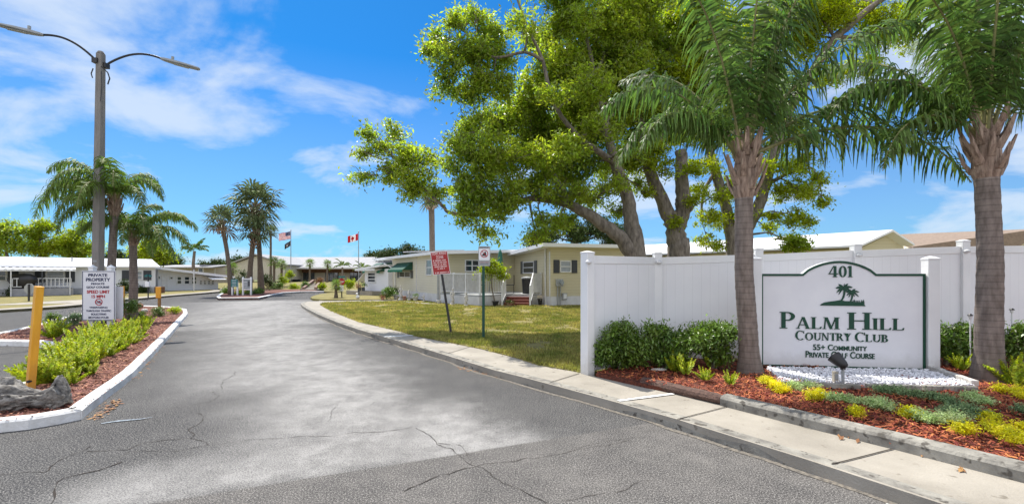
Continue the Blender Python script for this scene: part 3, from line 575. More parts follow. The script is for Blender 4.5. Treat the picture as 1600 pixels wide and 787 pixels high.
# ------------------------------------------------------------ vegetation builders
def rot_rand(n): 
    u = RNG.normal(size=(n, 3)); u /= np.linalg.norm(u, axis=1)[:, None]
    r = RNG.normal(size=(n, 3)); s = np.cross(u, r); s /= np.linalg.norm(s, axis=1)[:, None]; return u, s
def leaf_cloud(centers, radii, n, size, flat=0.75):
    """leaves gathered in small sprays inside uneven clumps; returns (n,4,3)"""
    centers = np.array(centers); radii = np.array(radii)
    if radii.ndim == 1: radii = np.stack([radii, radii, radii*flat], 1)
    vol = radii.prod(1)**0.78; ns = np.maximum(3, (vol/vol.sum()*n/30).astype(int)); out = []
    for c, r, k in zip(centers, radii, ns):
        d = RNG.normal(size=(k, 3)); d /= np.linalg.norm(d, axis=1)[:, None]; rad = RNG.uniform(0.15, 1.0, k)**0.55
        sp = c+d*r*rad[:, None]*(1+0.25*np.sin(d[:, :1]*7+c[0])*np.cos(d[:, 1:2]*6+c[2]))
        out.append(sp)
    S = np.concatenate(out); m = 30; n2 = len(S)*m
    sr = RNG.uniform(0.5, 1.5, len(S))*size*1.9
    off = RNG.normal(size=(len(S), m, 3))*sr[:, None, None]*np.array([1, 1, 0.7]); C = (S[:, None, :]+off).reshape(-1, 3)
    u, s = rot_rand(n2); s[:, 2] *= 0.45; L = size*RNG.uniform(0.6, 1.35, n2)[:, None]
    return np.stack([C-u*L, C-s*L*0.42+u*L*0.1, C+u*L, C+s*L*0.42+u*L*0.1], 1)
def limb_pts(L, k=5):
    pts = [(PT(px, py, Y), r) for px, py, Y, r in L]; out = []; n = len(pts)
    for i in range(n-1):
        p0 = pts[max(i-1, 0)][0]; p1, r1 = pts[i]; p2, r2 = pts[i+1]; p3 = pts[min(i+2, n-1)][0]
        for j in range(k):
            t = j/k; q = 0.5*((2*p1)+(p2-p0)*t+(2*p0-5*p1+4*p2-p3)*t*t+(3*p1-p0-3*p2+p3)*t**3)
            q += Vector((random.uniform(-1, 1), random.uniform(-1, 1), random.uniform(-1, 1)))*r1*0.12; out.append((q, r1+(r2-r1)*t))
    out.append(pts[-1]); return out
def tree(name, label, cat, limbs, clumps, m, n, size, bark=M_bark, twigs=5, group=None, sub=0.55, base=None):
    """clumps: (px, py, depth, radius_px, [vertical factor])"""
    L0 = limb_pts(limbs[0]); b = L0[0][0]
    t = thing(name, label, cat, (b.x, b.y, base if base is not None else LZ), group); tr = MB(); nodes = []
    for L in limbs:
        q = limb_pts(L); nodes += q; tr.tube([p for p, r in q], [r for p, r in q], 9, jit=0.05)
    C = []; Rr = []
    for c in clumps:
        px, py, Y, rp = c[:4]; vf = c[4] if len(c) > 4 else 0.8; ctr = PT(px, py, Y); r = rp*Y/F
        # branch from the nearest limb to this clump, then twigs
        near = min(nodes, key=lambda q: (q[0]-ctr).length+0.3*max(0, q[0].z-ctr.z)); s = near[0]; d = ctr-s
        if d.length > 0.25:
            mid = s+d*0.5+Vector((random.uniform(-.15, .15), random.uniform(-.15, .15), 0.12))*d.length; r0 = min(near[1]*0.8, 0.022+0.016*d.length)
            tr.tube([s, s.lerp(mid, 0.6), mid, ctr], [r0, r0*0.8, r0*0.62, r0*0.35], 6, jit=0.06)
        for k in range(twigs):
            v = Vector((random.gauss(0, 1), random.gauss(0, 1), random.gauss(0.2, 0.7))).normalized()*r*random.uniform(0.7, 1.05); v.z *= vf
            st = s.lerp(ctr, random.uniform(0.6, 1)) if d.length > 0.25 else ctr
            tr.tube([st, st.lerp(ctr+v, 0.5)+Vector((random.gauss(0, .1), random.gauss(0, .1), random.gauss(0, .1)))*r, ctr+v], [0.016, 0.011, 0.004], 4, cap=False)
        nsub = max(3, int(4+rp/7))
        for k in range(nsub):
            v = Vector((random.gauss(0, 1), random.gauss(0, 1), random.gauss(0, 1))).normalized()*r*random.uniform(0.25, 0.85)
            C.append((ctr.x+v.x, ctr.y+v.y, ctr.z+v.z*vf)); rr = r*random.uniform(0.36, sub+.06); Rr.append((rr, rr, rr*0.85))
    tr.build('trunk', bark, t, smooth=True); quads('crown', leaf_cloud(C, Rr, n, size), m, t); return t

def frond(FV, RM, base, az, el, L, droop, nl, ll, lw, tip=0.25, hang=1.0, twist=0.0):
    """feather frond: arching midrib with many narrow hanging leaflets"""
    d = Vector((math.cos(az)*math.cos(el), math.sin(az)*math.cos(el), math.sin(el))); p = Vector(base); pts = [p.copy()]; dirs = [d.copy()]; k = 16; st = L/k
    for i in range(k):
        d = (d+Vector((0, 0, -droop*0.62*(0.25+1.5*i/k)/k*2))).normalized(); p = p+d*st; pts.append(p.copy()); dirs.append(d.copy())
    RM.tube(pts, [0.024*L/3*(1-0.8*i/k)+0.003 for i in range(k+1)], 5, cap=False)
    for i in range(nl):
        t = 0.14+0.86*(i+random.random())/nl; f = t*k; j = min(int(f), k-1); q = pts[j].lerp(pts[j+1], f-j); dd = dirs[j]
        sd = dd.cross(Vector((0, 0, 1))); sd = sd.normalized() if sd.length > 0.05 else Vector((1, 0, 0)); upv = sd.cross(dd).normalized()
        for sgn in (-1, 1):
            l = ll*(math.sin(math.pi*min(1, (t*0.92+0.10)))**0.55)*random.uniform(0.75, 1.15); el2 = random.uniform(-0.5, 0.75)
            v = (sd*sgn*math.cos(el2)+upv*math.sin(el2)+dd*random.uniform(0.25, 0.7)).normalized(); w = dd*lw*0.5
            a = q; segs = [a]; g = 0
            for s in range(3):
                v = (v+Vector((random.uniform(-.12, .12), random.uniform(-.12, .12), -0.95*hang*(s+0.6)/1.6))).normalized(); a = a+v*l/3; segs.append(a)
            ws = (0.7, 1.0, 0.75, 0.12)
            for s in range(3):
                w0 = w*ws[s]; w1 = w*ws[s+1]; FV.append((segs[s]-w0, segs[s]+w0, segs[s+1]+w1, segs[s+1]-w1))
def queen_palm(name, label, trunk, rad, crown_h, fronds, nl=95, ll=0.62, lw=0.03, m=M_frond, group=None, cat='palm tree', boots=True, seeds=()):
    """trunk: list of points (base..top), fronds: (azimuth deg, elevation deg, length, droop)"""
    b = Vector(trunk[0]); t = thing(name, label, cat, tuple(b), group); tr = MB(); k = 46; pts = []; rr = []
    for i in range(k+1):
        f = i/k*(len(trunk)-1); j = min(int(f), len(trunk)-2); pts.append(Vector(trunk[j]).lerp(Vector(trunk[j+1]), f-j)); h = i/k
        rr.append((rad[0]+(rad[1]-rad[0])*min(1, h*1.2)+rad[0]*0.42*max(0, 1-h*4.5)**2)*(1+0.018*math.sin(i*2.4)+random.uniform(-.008, .008)))
    tr.tube(pts, rr, 20, jit=0.012); tr.build('trunk', M_pbark, t, smooth=True)
    top = pts[-1]; cz = top+Vector((0, 0, crown_h)); R1 = rad[1]
    if boots:
        bm = MB(); bm.lathe(top-Vector((0, 0, 0.04)), [(R1*1.02, 0), (R1*1.2, 0.1*crown_h), (R1*1.15, 0.45*crown_h), (R1*0.8, 0.8*crown_h), (R1*0.35, crown_h*1.05)], 14)
        for i in range(20):
            a = i*2.4+random.uniform(-.2, .2); z = 0.0+crown_h*0.85*(i/20); r = R1*(1.05-0.35*i/20); o = top+Vector((math.cos(a)*r, math.sin(a)*r, z)); ln = random.uniform(0.26, 0.5)*(crown_h/0.9)+0.05; tilt = random.uniform(0.2, 0.5)
            q = o+Vector((math.cos(a)*tilt, math.sin(a)*tilt, 1)).normalized()*ln; tang = Vector((-math.sin(a), math.cos(a), 0)); nr = Vector((math.cos(a), math.sin(a), 0))
            w0 = R1*0.52; w1 = w0*0.25; mid = o.lerp(q, 0.45)+nr*0.01
            bm.hexa([o-tang*w0-nr*0.02, o+tang*w0-nr*0.02, o+tang*w0*0.6+nr*0.035, o-tang*w0*0.6+nr*0.035], [mid-tang*w0*0.6, mid+tang*w0*0.6, mid+tang*w0*.4+nr*.04, mid-tang*w0*.4+nr*.04])
            bm.hexa([mid-tang*w0*0.6, mid+tang*w0*0.6, mid+tang*w0*.4+nr*.04, mid-tang*w0*.4+nr*.04], [q-tang*w1, q+tang*w1, q+tang*w1*.7+nr*.02, q-tang*w1*.7+nr*.02])
        bm.build('leaf_bases', M_boot, t)
    FV = []; RM = MB()
    for az, el, L, dr in fronds:
        a = R(az); h = random.uniform(0.55, 1.0); frond(FV, RM, (cz.x+math.cos(a)*R1*0.5, cz.y+math.sin(a)*R1*0.5, top.z+crown_h*h), a, R(el), L, dr, nl, ll*L/3.2 if L < 3.2 else ll, lw)
    RM.build('midribs', M_rach, t, smooth=True); quads('fronds', np.array([[tuple(v) for v in q] for q in FV]), m, t)
    return t
def fan_palm(name, label, base, lean_top, rad, R0, nf, m=M_fan, group=None, boots=0.0, pet=0.45, cat='palm tree', bark=M_sbark, segs=15, skirt=0):
    b = Vector(base); top = Vector(lean_top); t = thing(name, label, cat, tuple(b), group); tr = MB(); k = 14; pts = []
    for i in range(k+1): h = i/k; p = b.lerp(top, h); side = (top-b); side.z = 0; pts.append(p+side*(-0.18*math.sin(math.pi*h)))
    tr.tube(pts, [rad*(1.35-0.45*min(1, i/k*2.5)) for i in range(k+1)], 10, jit=0.04); tr.build('trunk', bark, t, smooth=True)
    if boots:
        bm = MB(); 
        for i in range(34):
            a = i*2.4; z = -boots*(i/34); o = top+Vector((math.cos(a)*rad*0.8, math.sin(a)*rad*0.8, z)); q = o+Vector((math.cos(a)*rad*1.3, math.sin(a)*rad*1.3, boots*0.30)); bm.bar(o, q, rad*0.5, rad*0.3)
        bm.build('leaf_bases', M_boot, t)
    V = []; pm = MB(); VD = []
    for i in range(nf):
        a = i*2.399+random.uniform(-.25, .25); u = (i+0.5)/nf; el = R(80)-R(125)*u+random.uniform(-.12, .12); pl = R0*pet*random.uniform(0.8, 1.15)
        d = Vector((math.cos(a)*math.cos(el), math.sin(a)*math.cos(el), math.sin(el))); c = top+d*pl; pm.bar(top, c, 0.03*R0/1.2, 0.02*R0/1.2)
        sd = d.cross(Vector((0, 0, 1))).normalized(); up = sd.cross(d).normalized(); lr = R0*(1-pet)*random.uniform(0.85, 1.15); tgt = VD if u > 1-skirt else V
        for s in range(segs):
            th = R(-125)+R(250)*s/(segs-1); v = (d*math.cos(th)+sd*math.sin(th)+up*random.uniform(-0.12, 0.2)); w = (sd*math.cos(th)-d*math.sin(th))*lr*0.062; l = lr*(1-0.25*abs(th)/R(125)); mid = c+v*l*0.6; e = c+v*l+Vector((0, 0, -0.28*l))
            tgt.append((c, mid-w, e, mid+w)); 
    pm.build('leaf_stalks', M_rach, t); quads('fronds', np.array([[tuple(v) for v in q] for q in V]), m, t)
    if VD: quads('dead_fronds', np.array([[tuple(v) for v in q] for q in VD]), M_dry, t)
    return t
def shrub(name, label, ctr, r, n, size, m=M_shrub, stems=6, group=None, cat='shrub', z0=LZ, leafang=None):
    """low bush: several stems and a leafy mass over them; r = (rx, ry, rz)"""
    c = Vector(ctr); t = thing(name, label, cat, (c.x, c.y, z0), group); st = MB()
    C = []; Rr = []
    for k in range(int(9+14*max(r))):
        v = Vector((random.gauss(0, 1), random.gauss(0, 1), random.gauss(0, 1))).normalized()*random.uniform(0.3, 0.8); C.append((c.x+v.x*r[0], c.y+v.y*r[1], c.z+v.z*r[2])); q = random.uniform(0.22, 0.42); Rr.append((r[0]*q, r[1]*q, r[2]*q))
    for k in range(stems):
        a = random.uniform(0, 6.28); e = Vector((c.x+math.cos(a)*r[0]*0.6, c.y+math.sin(a)*r[1]*0.6, c.z+r[2]*0.4)); s = Vector((c.x+math.cos(a)*r[0]*0.12, c.y+math.sin(a)*r[1]*0.12, z0-0.03)); st.tube([s, s.lerp(e, 0.5)+Vector((0, 0, 0.03)), e], [0.014, 0.010, 0.004], 5)
    st.build('stem', M_bark, t); quads('leaves', leaf_cloud(C, Rr, n, size), m, t); return t
def fern_proto(np_, h, name='foxtail_fern', m=None):
    V = []
    for i in range(np_):
        a = i*2.399+random.uniform(-.3, .3); el = random.uniform(0.95, 1.45) if i % 4 else random.uniform(0.6, 0.9); L = h*random.uniform(0.7, 1.1); p = Vector((math.cos(a)*0.04, math.sin(a)*0.04, 0)); d = Vector((math.cos(a)*math.cos(el), math.sin(a)*math.cos(el), math.sin(el))); k = 12
        for j in range(k):
            d = (d+Vector((0, 0, 0.02 if j < 6 else -0.05))).normalized(); q = p+d*L/k; prof = math.sin(math.pi*min(1, 0.15+j/k*0.85))**0.6*(1-0.35*j/k); rr = 0.043*h/0.4*prof
            s1 = d.cross(Vector((0, 0, 1))).normalized(); s2 = s1.cross(d)
            for g in range(12):
                th = random.uniform(0, 6.28); rad = s1*math.cos(th)+s2*math.sin(th); b = p.lerp(q, random.random()); e = b+(rad+d*0.8).normalized()*rr*1.35; w = rad.cross(d)*0.0085*h/0.4
                V.append((b-w*0.6, b+w*0.6, e+w, e-w))
            p = q
    t = thing(name, 'x', 'fern'); quads('plumes', np.array([[tuple(v) for v in q] for q in V]), m or M_fern, t); return t
def tuft(name, label, cat, pts, n, size, m, h, z=BZ, group=None):
    """spreading ground cover of one plant: pts = [(px,py,rad m)]"""
    C = []; Rr = []
    for px, py, r in pts:
        x, y = G(px, py, z)
        for k in range(11): a = random.uniform(0, 6.28); d = r*random.uniform(0.1, 0.75); C.append((x+math.cos(a)*d, y+math.sin(a)*d*0.9, z+h*random.uniform(0.2, 0.6))); Rr.append((r*0.5, r*0.5, h*0.5))
    x, y = G(*pts[0][:2], z); V = leaf_cloud(C, Rr, n, size); V[:, :, 2] = np.maximum(V[:, :, 2], z-0.03)
    o = quads(name, V-np.array([x, y, z]), m); o.location = (x, y, z); return tag(o, label, cat, group)

# ------------------------------------------------------------ fence
FC = G(1027, 557, BZ); FN = G(918, 583, KZ)
def fence():
    t = thing('vinyl_fence', 'tall white vinyl privacy fence running behind the entrance sign and turning toward the street', 'fence', (FC[0], FC[1], 0.1))
    e = MB()
    def post(x, y, z0, z1, w=0.13):
        p = MB().box((x, y, (z0+z1)/2), (w, w, z1-z0), bevel_rz); p.build('post', M_white, t, bevel=0.008)
        c = MB().lathe((x, y, z1+0.0), [(w*0.73, 0.0), (w*0.74, 0.01), (w*0.74, 0.02), (w*0.35, 0.035), (0.01, 0.042)], 4); c.v = [(x+(vx-x)*math.cos(R(45)+bevel_rz)-(vy-y)*math.sin(R(45)+bevel_rz), y+(vx-x)*math.sin(R(45)+bevel_rz)+(vy-y)*math.cos(R(45)+bevel_rz), vz) for vx, vy, vz in c.v]; c.build('post_cap', M_white, t)
    bevel_rz = 0.0
    def run(p, q, z0p, z0q, z1p, z1q, mt):
        w = WF(p, q); a, b = 0.066, w.len-0.066
        def pan(z0a, z0b, z1a, z1b, o):
            return MB().hexa([w.P(a, z0a, o), w.P(b, z0b, o), w.P(b, z0b, -o), w.P(a, z0a, -o)], [w.P(a, z1a, o), w.P(b, z1b, o), w.P(b, z1b, -o), w.P(a, z1a, -o)])
        pan(z0p+0.14, z0q+0.14, z1p-0.12, z1q-0.12, 0.012).build('panel', mt, t)
        pan(z1p-0.12, z1q-0.12, z1p, z1q, 0.026).build('rail', M_white, t, bevel=0.004); pan(z0p, z0q, z0p+0.14, z0q+0.14, 0.026).build('rail', M_white, t, bevel=0.004)
    zt = ZA(402, FC[1])
    X3 = XA(1337, 7.85); X4 = XA(1505, 7.9)
    line = [(FC[0], FC[1], zt), (XA(1184, 7.8), 7.8, ZA(397.5, 7.8)), (X3, 7.85, ZA(391, 7.85)), (X4, 7.9, ZA(385, 7.9)), (X4+1.95, 7.9, ZA(385, 7.9)+0.02), (X4+3.9, 7.9, ZA(385, 7.9)+0.03)]
    for i, (x, y, z) in enumerate(line): post(x, y, 0.05, z+0.06+0.02*(i > 0))
    for a, b in zip(line, line[1:]): run(a[:2], b[:2], 0.16, 0.16, a[2], b[2], M_fence)
    bevel_rz = math.atan2(FC[1]-FN[1], FC[0]-FN[0])
    post(FN[0], FN[1], 0.05, ZA(396, FN[1]), 0.15)
    run(FN, FC, 0.14, 0.16, ZA(399, FN[1]), zt, M_fence2)
    # small white solar caps clipped on the posts
    for x, y, z in ((FC[0]+0.0, FC[1]-0.09, zt-0.08), (line[3][0]-0.02, 7.81, line[3][2]-0.08), (line[2][0], 7.76, line[2][2]-0.08), (FN[0]-0.0, FN[1]-0.1, ZA(409, FN[1]))):
        l = MB().lathe((x, y, z), [(0.03, -0.03), (0.045, -0.02), (0.05, 0.0), (0.035, 0.02), (0.01, 0.03)], 10).build('post_light', M_trim, t, smooth=True)
fence()

# ------------------------------------------------------------ lettering
class Serif:
    """roman capitals with thick and thin strokes and slab serifs, drawn as flat plates a hair apart"""
    def __init__(s, fr, depth=0.012): s.fr = fr; s.mb = MB(); s.lay = 0; s.depth = depth
    def poly(s, pts):
        s.lay = (s.lay+1) % 9; d = s.depth+s.lay*0.0004; n = len(pts)
        ar = sum(pts[i][0]*pts[(i+1) % n][1]-pts[(i+1) % n][0]*pts[i][1] for i in range(n))
        if ar < 0: pts = pts[::-1]
        s.mb.hexa([s.fr(x, z, 0.002) for x, z in pts], [s.fr(x, z, d) for x, z in pts])
    def rect(s, x0, z0, x1, z1): s.poly([(x0, z0), (x1, z0), (x1, z1), (x0, z1)])
    def diag(s, x0, z0, x1, z1, w): s.poly([(x0-w/2, z0), (x0+w/2, z0), (x1+w/2, z1), (x1-w/2, z1)])
    def ring(s, cx, cz, rx, rz, tx, tz, a0=0, a1=360, n=26):
        P = []
        for i in range(n+1):
            a = R(a0+(a1-a0)*i/n); P.append(((cx+rx*math.cos(a), cz+rz*math.sin(a)), (cx+(rx-tx)*math.cos(a), cz+(rz-tz)*math.sin(a))))
        for i in range(n): s.poly([P[i][0], P[i+1][0], P[i+1][1], P[i][1]])
    def glyph(s, ch, x, z, h):
        T = 0.17*h; t = 0.065*h; S = 0.045*h; e = 0.07*h
        def stem(cx, w=T, top=True, bot=True):
            s.rect(cx-w/2, z, cx+w/2, z+h)
            if bot: s.rect(cx-w/2-e, z, cx+w/2+e, z+S)
            if top: s.rect(cx-w/2-e, z+h-S, cx+w/2+e, z+h)
        x0 = x+e
        if ch == 'I': stem(x0+T/2); return T+2*e
        if ch == 'L': stem(x0+T/2); s.rect(x0, z, x0+0.5*h, z+S*1.2); s.poly([(x0+0.5*h, z), (x0+0.54*h, z+0.2*h), (x0+0.50*h, z+0.2*h), (x0+0.42*h, z+S)]); return 0.62*h
        if ch == 'H': stem(x0+T/2); stem(x0+0.62*h); s.rect(x0+T/2, z+0.48*h, x0+0.62*h, z+0.48*h+t); return 0.62*h+T/2+2*e
        if ch == 'P': stem(x0+T/2); s.ring(x0+0.24*h, z+0.73*h, 0.31*h, 0.27*h, T*0.92, t, -90, 90, 14); s.rect(x0, z+h-t, x0+0.25*h, z+h); s.rect(x0+T, z+0.46*h, x0+0.25*h, z+0.46*h+t); return 0.63*h
        if ch == 'R': stem(x0+T/2); s.ring(x0+0.24*h, z+0.74*h, 0.29*h, 0.26*h, T*0.9, t, -90, 90, 14); s.rect(x0, z+h-t, x0+0.25*h, z+h); s.rect(x0+T, z+0.48*h, x0+0.25*h, z+0.48*h+t); s.diag(x0+0.58*h, z, x0+0.30*h, z+0.5*h, T); s.rect(x0+0.5*h, z, x0+0.7*h, z+S); return 0.72*h
        if ch == 'B': stem(x0+T/2); s.ring(x0+0.24*h, z+0.76*h, 0.25*h, 0.24*h, T*0.85, t, -90, 90, 12); s.ring(x0+0.26*h, z+0.28*h, 0.30*h, 0.28*h, T*0.95, t, -90, 90, 12); s.rect(x0, z+h-t, x0+0.25*h, z+h); s.rect(x0, z, x0+0.27*h, z+t); s.rect(x0+T, z+0.5*h, x0+0.26*h, z+0.5*h+t); return 0.64*h
        if ch == 'A': s.diag(x0+0.62*h, z, x0+0.34*h, z+h, T); s.diag(x0+0.04*h, z, x0+0.32*h, z+h, t); s.rect(x0+0.14*h, z+0.3*h, x0+0.52*h, z+0.3*h+t); s.rect(x0-0.06*h, z, x0+0.15*h, z+S); s.rect(x0+0.47*h, z, x0+0.76*h, z+S); return 0.82*h
        if ch == 'M': s.diag(x0+0.04*h, z, x0+0.1*h, z+h, t); s.diag(x0+0.42*h, z, x0+0.14*h, z+h, T*0.9); s.diag(x0+0.40*h, z, x0+0.68*h, z+h, t); stem(x0+0.74*h); s.rect(x0-0.06*h, z, x0+0.14*h, z+S); s.rect(x0-0.02*h, z+h-S, x0+0.2*h, z+h); return 0.92*h
        if ch == 'N': s.rect(x0+0.05*h, z, x0+0.05*h+t, z+h); s.diag(x0+0.60*h, z, x0+0.10*h, z+h, T*0.95); s.rect(x0+0.60*h, z, x0+0.60*h+t, z+h); s.rect(x0-0.03*h, z, x0+0.18*h, z+S); s.rect(x0+0.52*h, z+h-S, x0+0.74*h, z+h); s.rect(x0-0.05*h, z+h-S, x0+0.12*h, z+h); return 0.80*h
        if ch == 'T': stem(x0+0.32*h, T, False); s.rect(x0, z+h-S*1.3, x0+0.64*h, z+h); s.rect(x0, z+0.8*h, x0+0.04*h, z+h); s.rect(x0+0.6*h, z+0.8*h, x0+0.64*h, z+h); return 0.70*h
        if ch == 'U': s.rect(x0+0.03*h, z+0.3*h, x0+0.03*h+T, z+h); s.rect(x0+0.58*h, z+0.3*h, x0+0.58*h+t, z+h); s.ring(x0+0.03*h+0.307*h, z+0.3*h, 0.307*h, 0.31*h, T*0.8, t*1.4, 180, 360, 14); s.rect(x0-0.05*h, z+h-S, x0+0.28*h, z+h); s.rect(x0+0.5*h, z+h-S, x0+0.72*h, z+h); return 0.78*h
        if ch == 'Y': stem(x0+0.34*h, T, False); s.poly([(x0+0.34*h-T/2, z+0.45*h), (x0+0.34*h+T/2, z+0.42*h), (x0+0.20*h, z+h), (x0+0.0*h, z+h)]); s.diag(x0+0.38*h, z+0.42*h, x0+0.64*h, z+h, t); s.rect(x0-0.05*h, z+h-S, x0+0.26*h, z+h); s.rect(x0+0.54*h, z+h-S, x0+0.74*h, z+h); return 0.76*h
        if ch in 'O': s.ring(x0+0.42*h, z+0.5*h, 0.42*h, 0.52*h, T, t); return 0.92*h
        if ch == 'C': s.ring(x0+0.42*h, z+0.5*h, 0.42*h, 0.52*h, T, t, 48, 312); s.poly([(x0+0.70*h, z+0.70*h), (x0+0.74*h, z+0.70*h), (x0+0.74*h, z+1.0*h), (x0+0.70*h, z+0.92*h)]); return 0.82*h
        if ch == '0': s.ring(x0+0.27*h, z+0.5*h, 0.27*h, 0.5*h, T*0.9, t); return 0.6*h
        if ch == '1': stem(x0+0.16*h, T, False); s.poly([(x0+0.16*h-T/2, z+h), (x0+0.16*h-T/2, z+0.87*h), (x0-0.03*h, z+0.82*h), (x0-0.03*h, z+0.87*h)]); return 0.42*h
        if ch == '4': s.rect(x0+0.36*h, z, x0+0.36*h+T, z+h); s.rect(x0, z+0.26*h, x0+0.66*h, z+0.26*h+S*1.8); s.poly([(x0, z+0.26*h), (x0+0.06*h, z+0.26*h), (x0+0.38*h, z+h), (x0+0.33*h, z+h)]); s.rect(x0+0.28*h, z, x0+0.61*h, z+S); return 0.68*h
        return 0.35*h
    def line(s, words, x0, x1, z, H0, h1=None):
        """small-caps line squeezed to x0..x1"""
        seq = []; w = 0; tmp = s.mb; s.mb = MB()
        for ch, big in words:
            h = H0 if big else h1; w += (0.32*H0 if ch == ' ' else s.glyph(ch, 0, z, h))*1.0+0.03*H0
        s.mb = tmp; k = (x1-x0)/(w-0.03*H0); base = s.fr; s.fr = lambda a, b, c: base(x0+(a-x0)*k, b, c); x = x0
        for ch, big in words:
            h = H0 if big else h1; x += (0.32*H0 if ch == ' ' else s.glyph(ch, x, z, h))+0.03*H0
        s.fr = base
def smallcaps(t): 
    out = []; nb = True
    for ch in t: out.append((ch, nb or ch in '0123456789+')); nb = ch == ' '
    return out
def text_mesh(txt, fr, x0, x1, z0, z1, m, parent, name='lettering', off=0.012, dep=0.006, small=None):
    """plain lettering from the built-in font, turned into a mesh and fitted into the box x0..x1, z0..z1"""
    cu = bpy.data.curves.new('t', 'FONT'); cu.body = txt; cu.size = 1; cu.offset = off; cu.extrude = 0.5
    if small:
        cu.small_caps_scale = small; st = True
        for i, ch in enumerate(txt):
            if not st and ch != ' ' and ch.isalpha(): cu.body_format[i].use_small_caps = True
            st = ch == ' '
    o = bpy.data.objects.new('t', cu); col.objects.link(o); bpy.context.view_layer.update()
    me = bpy.data.meshes.new_from_object(o.evaluated_get(bpy.context.evaluated_depsgraph_get())); bpy.data.objects.remove(o)
    V = np.array([v.co[:] for v in me.vertices]); lo, hi = V.min(0), V.max(0); L0 = root_loc(parent)
    for v in me.vertices:
        a = x0+(v.co.x-lo[0])/(hi[0]-lo[0])*(x1-x0); b = z0+(v.co.y-lo[1])/(hi[1]-lo[1])*(z1-z0); c = 0.003+dep*(v.co.z-lo[2])/(hi[2]-lo[2]); v.co = Vector(fr(a, b, c))-L0
    me.materials.clear(); me.materials.append(m); me.name = name; r = bpy.data.objects.new(name, me); col.objects.link(r); r.parent = parent; return r

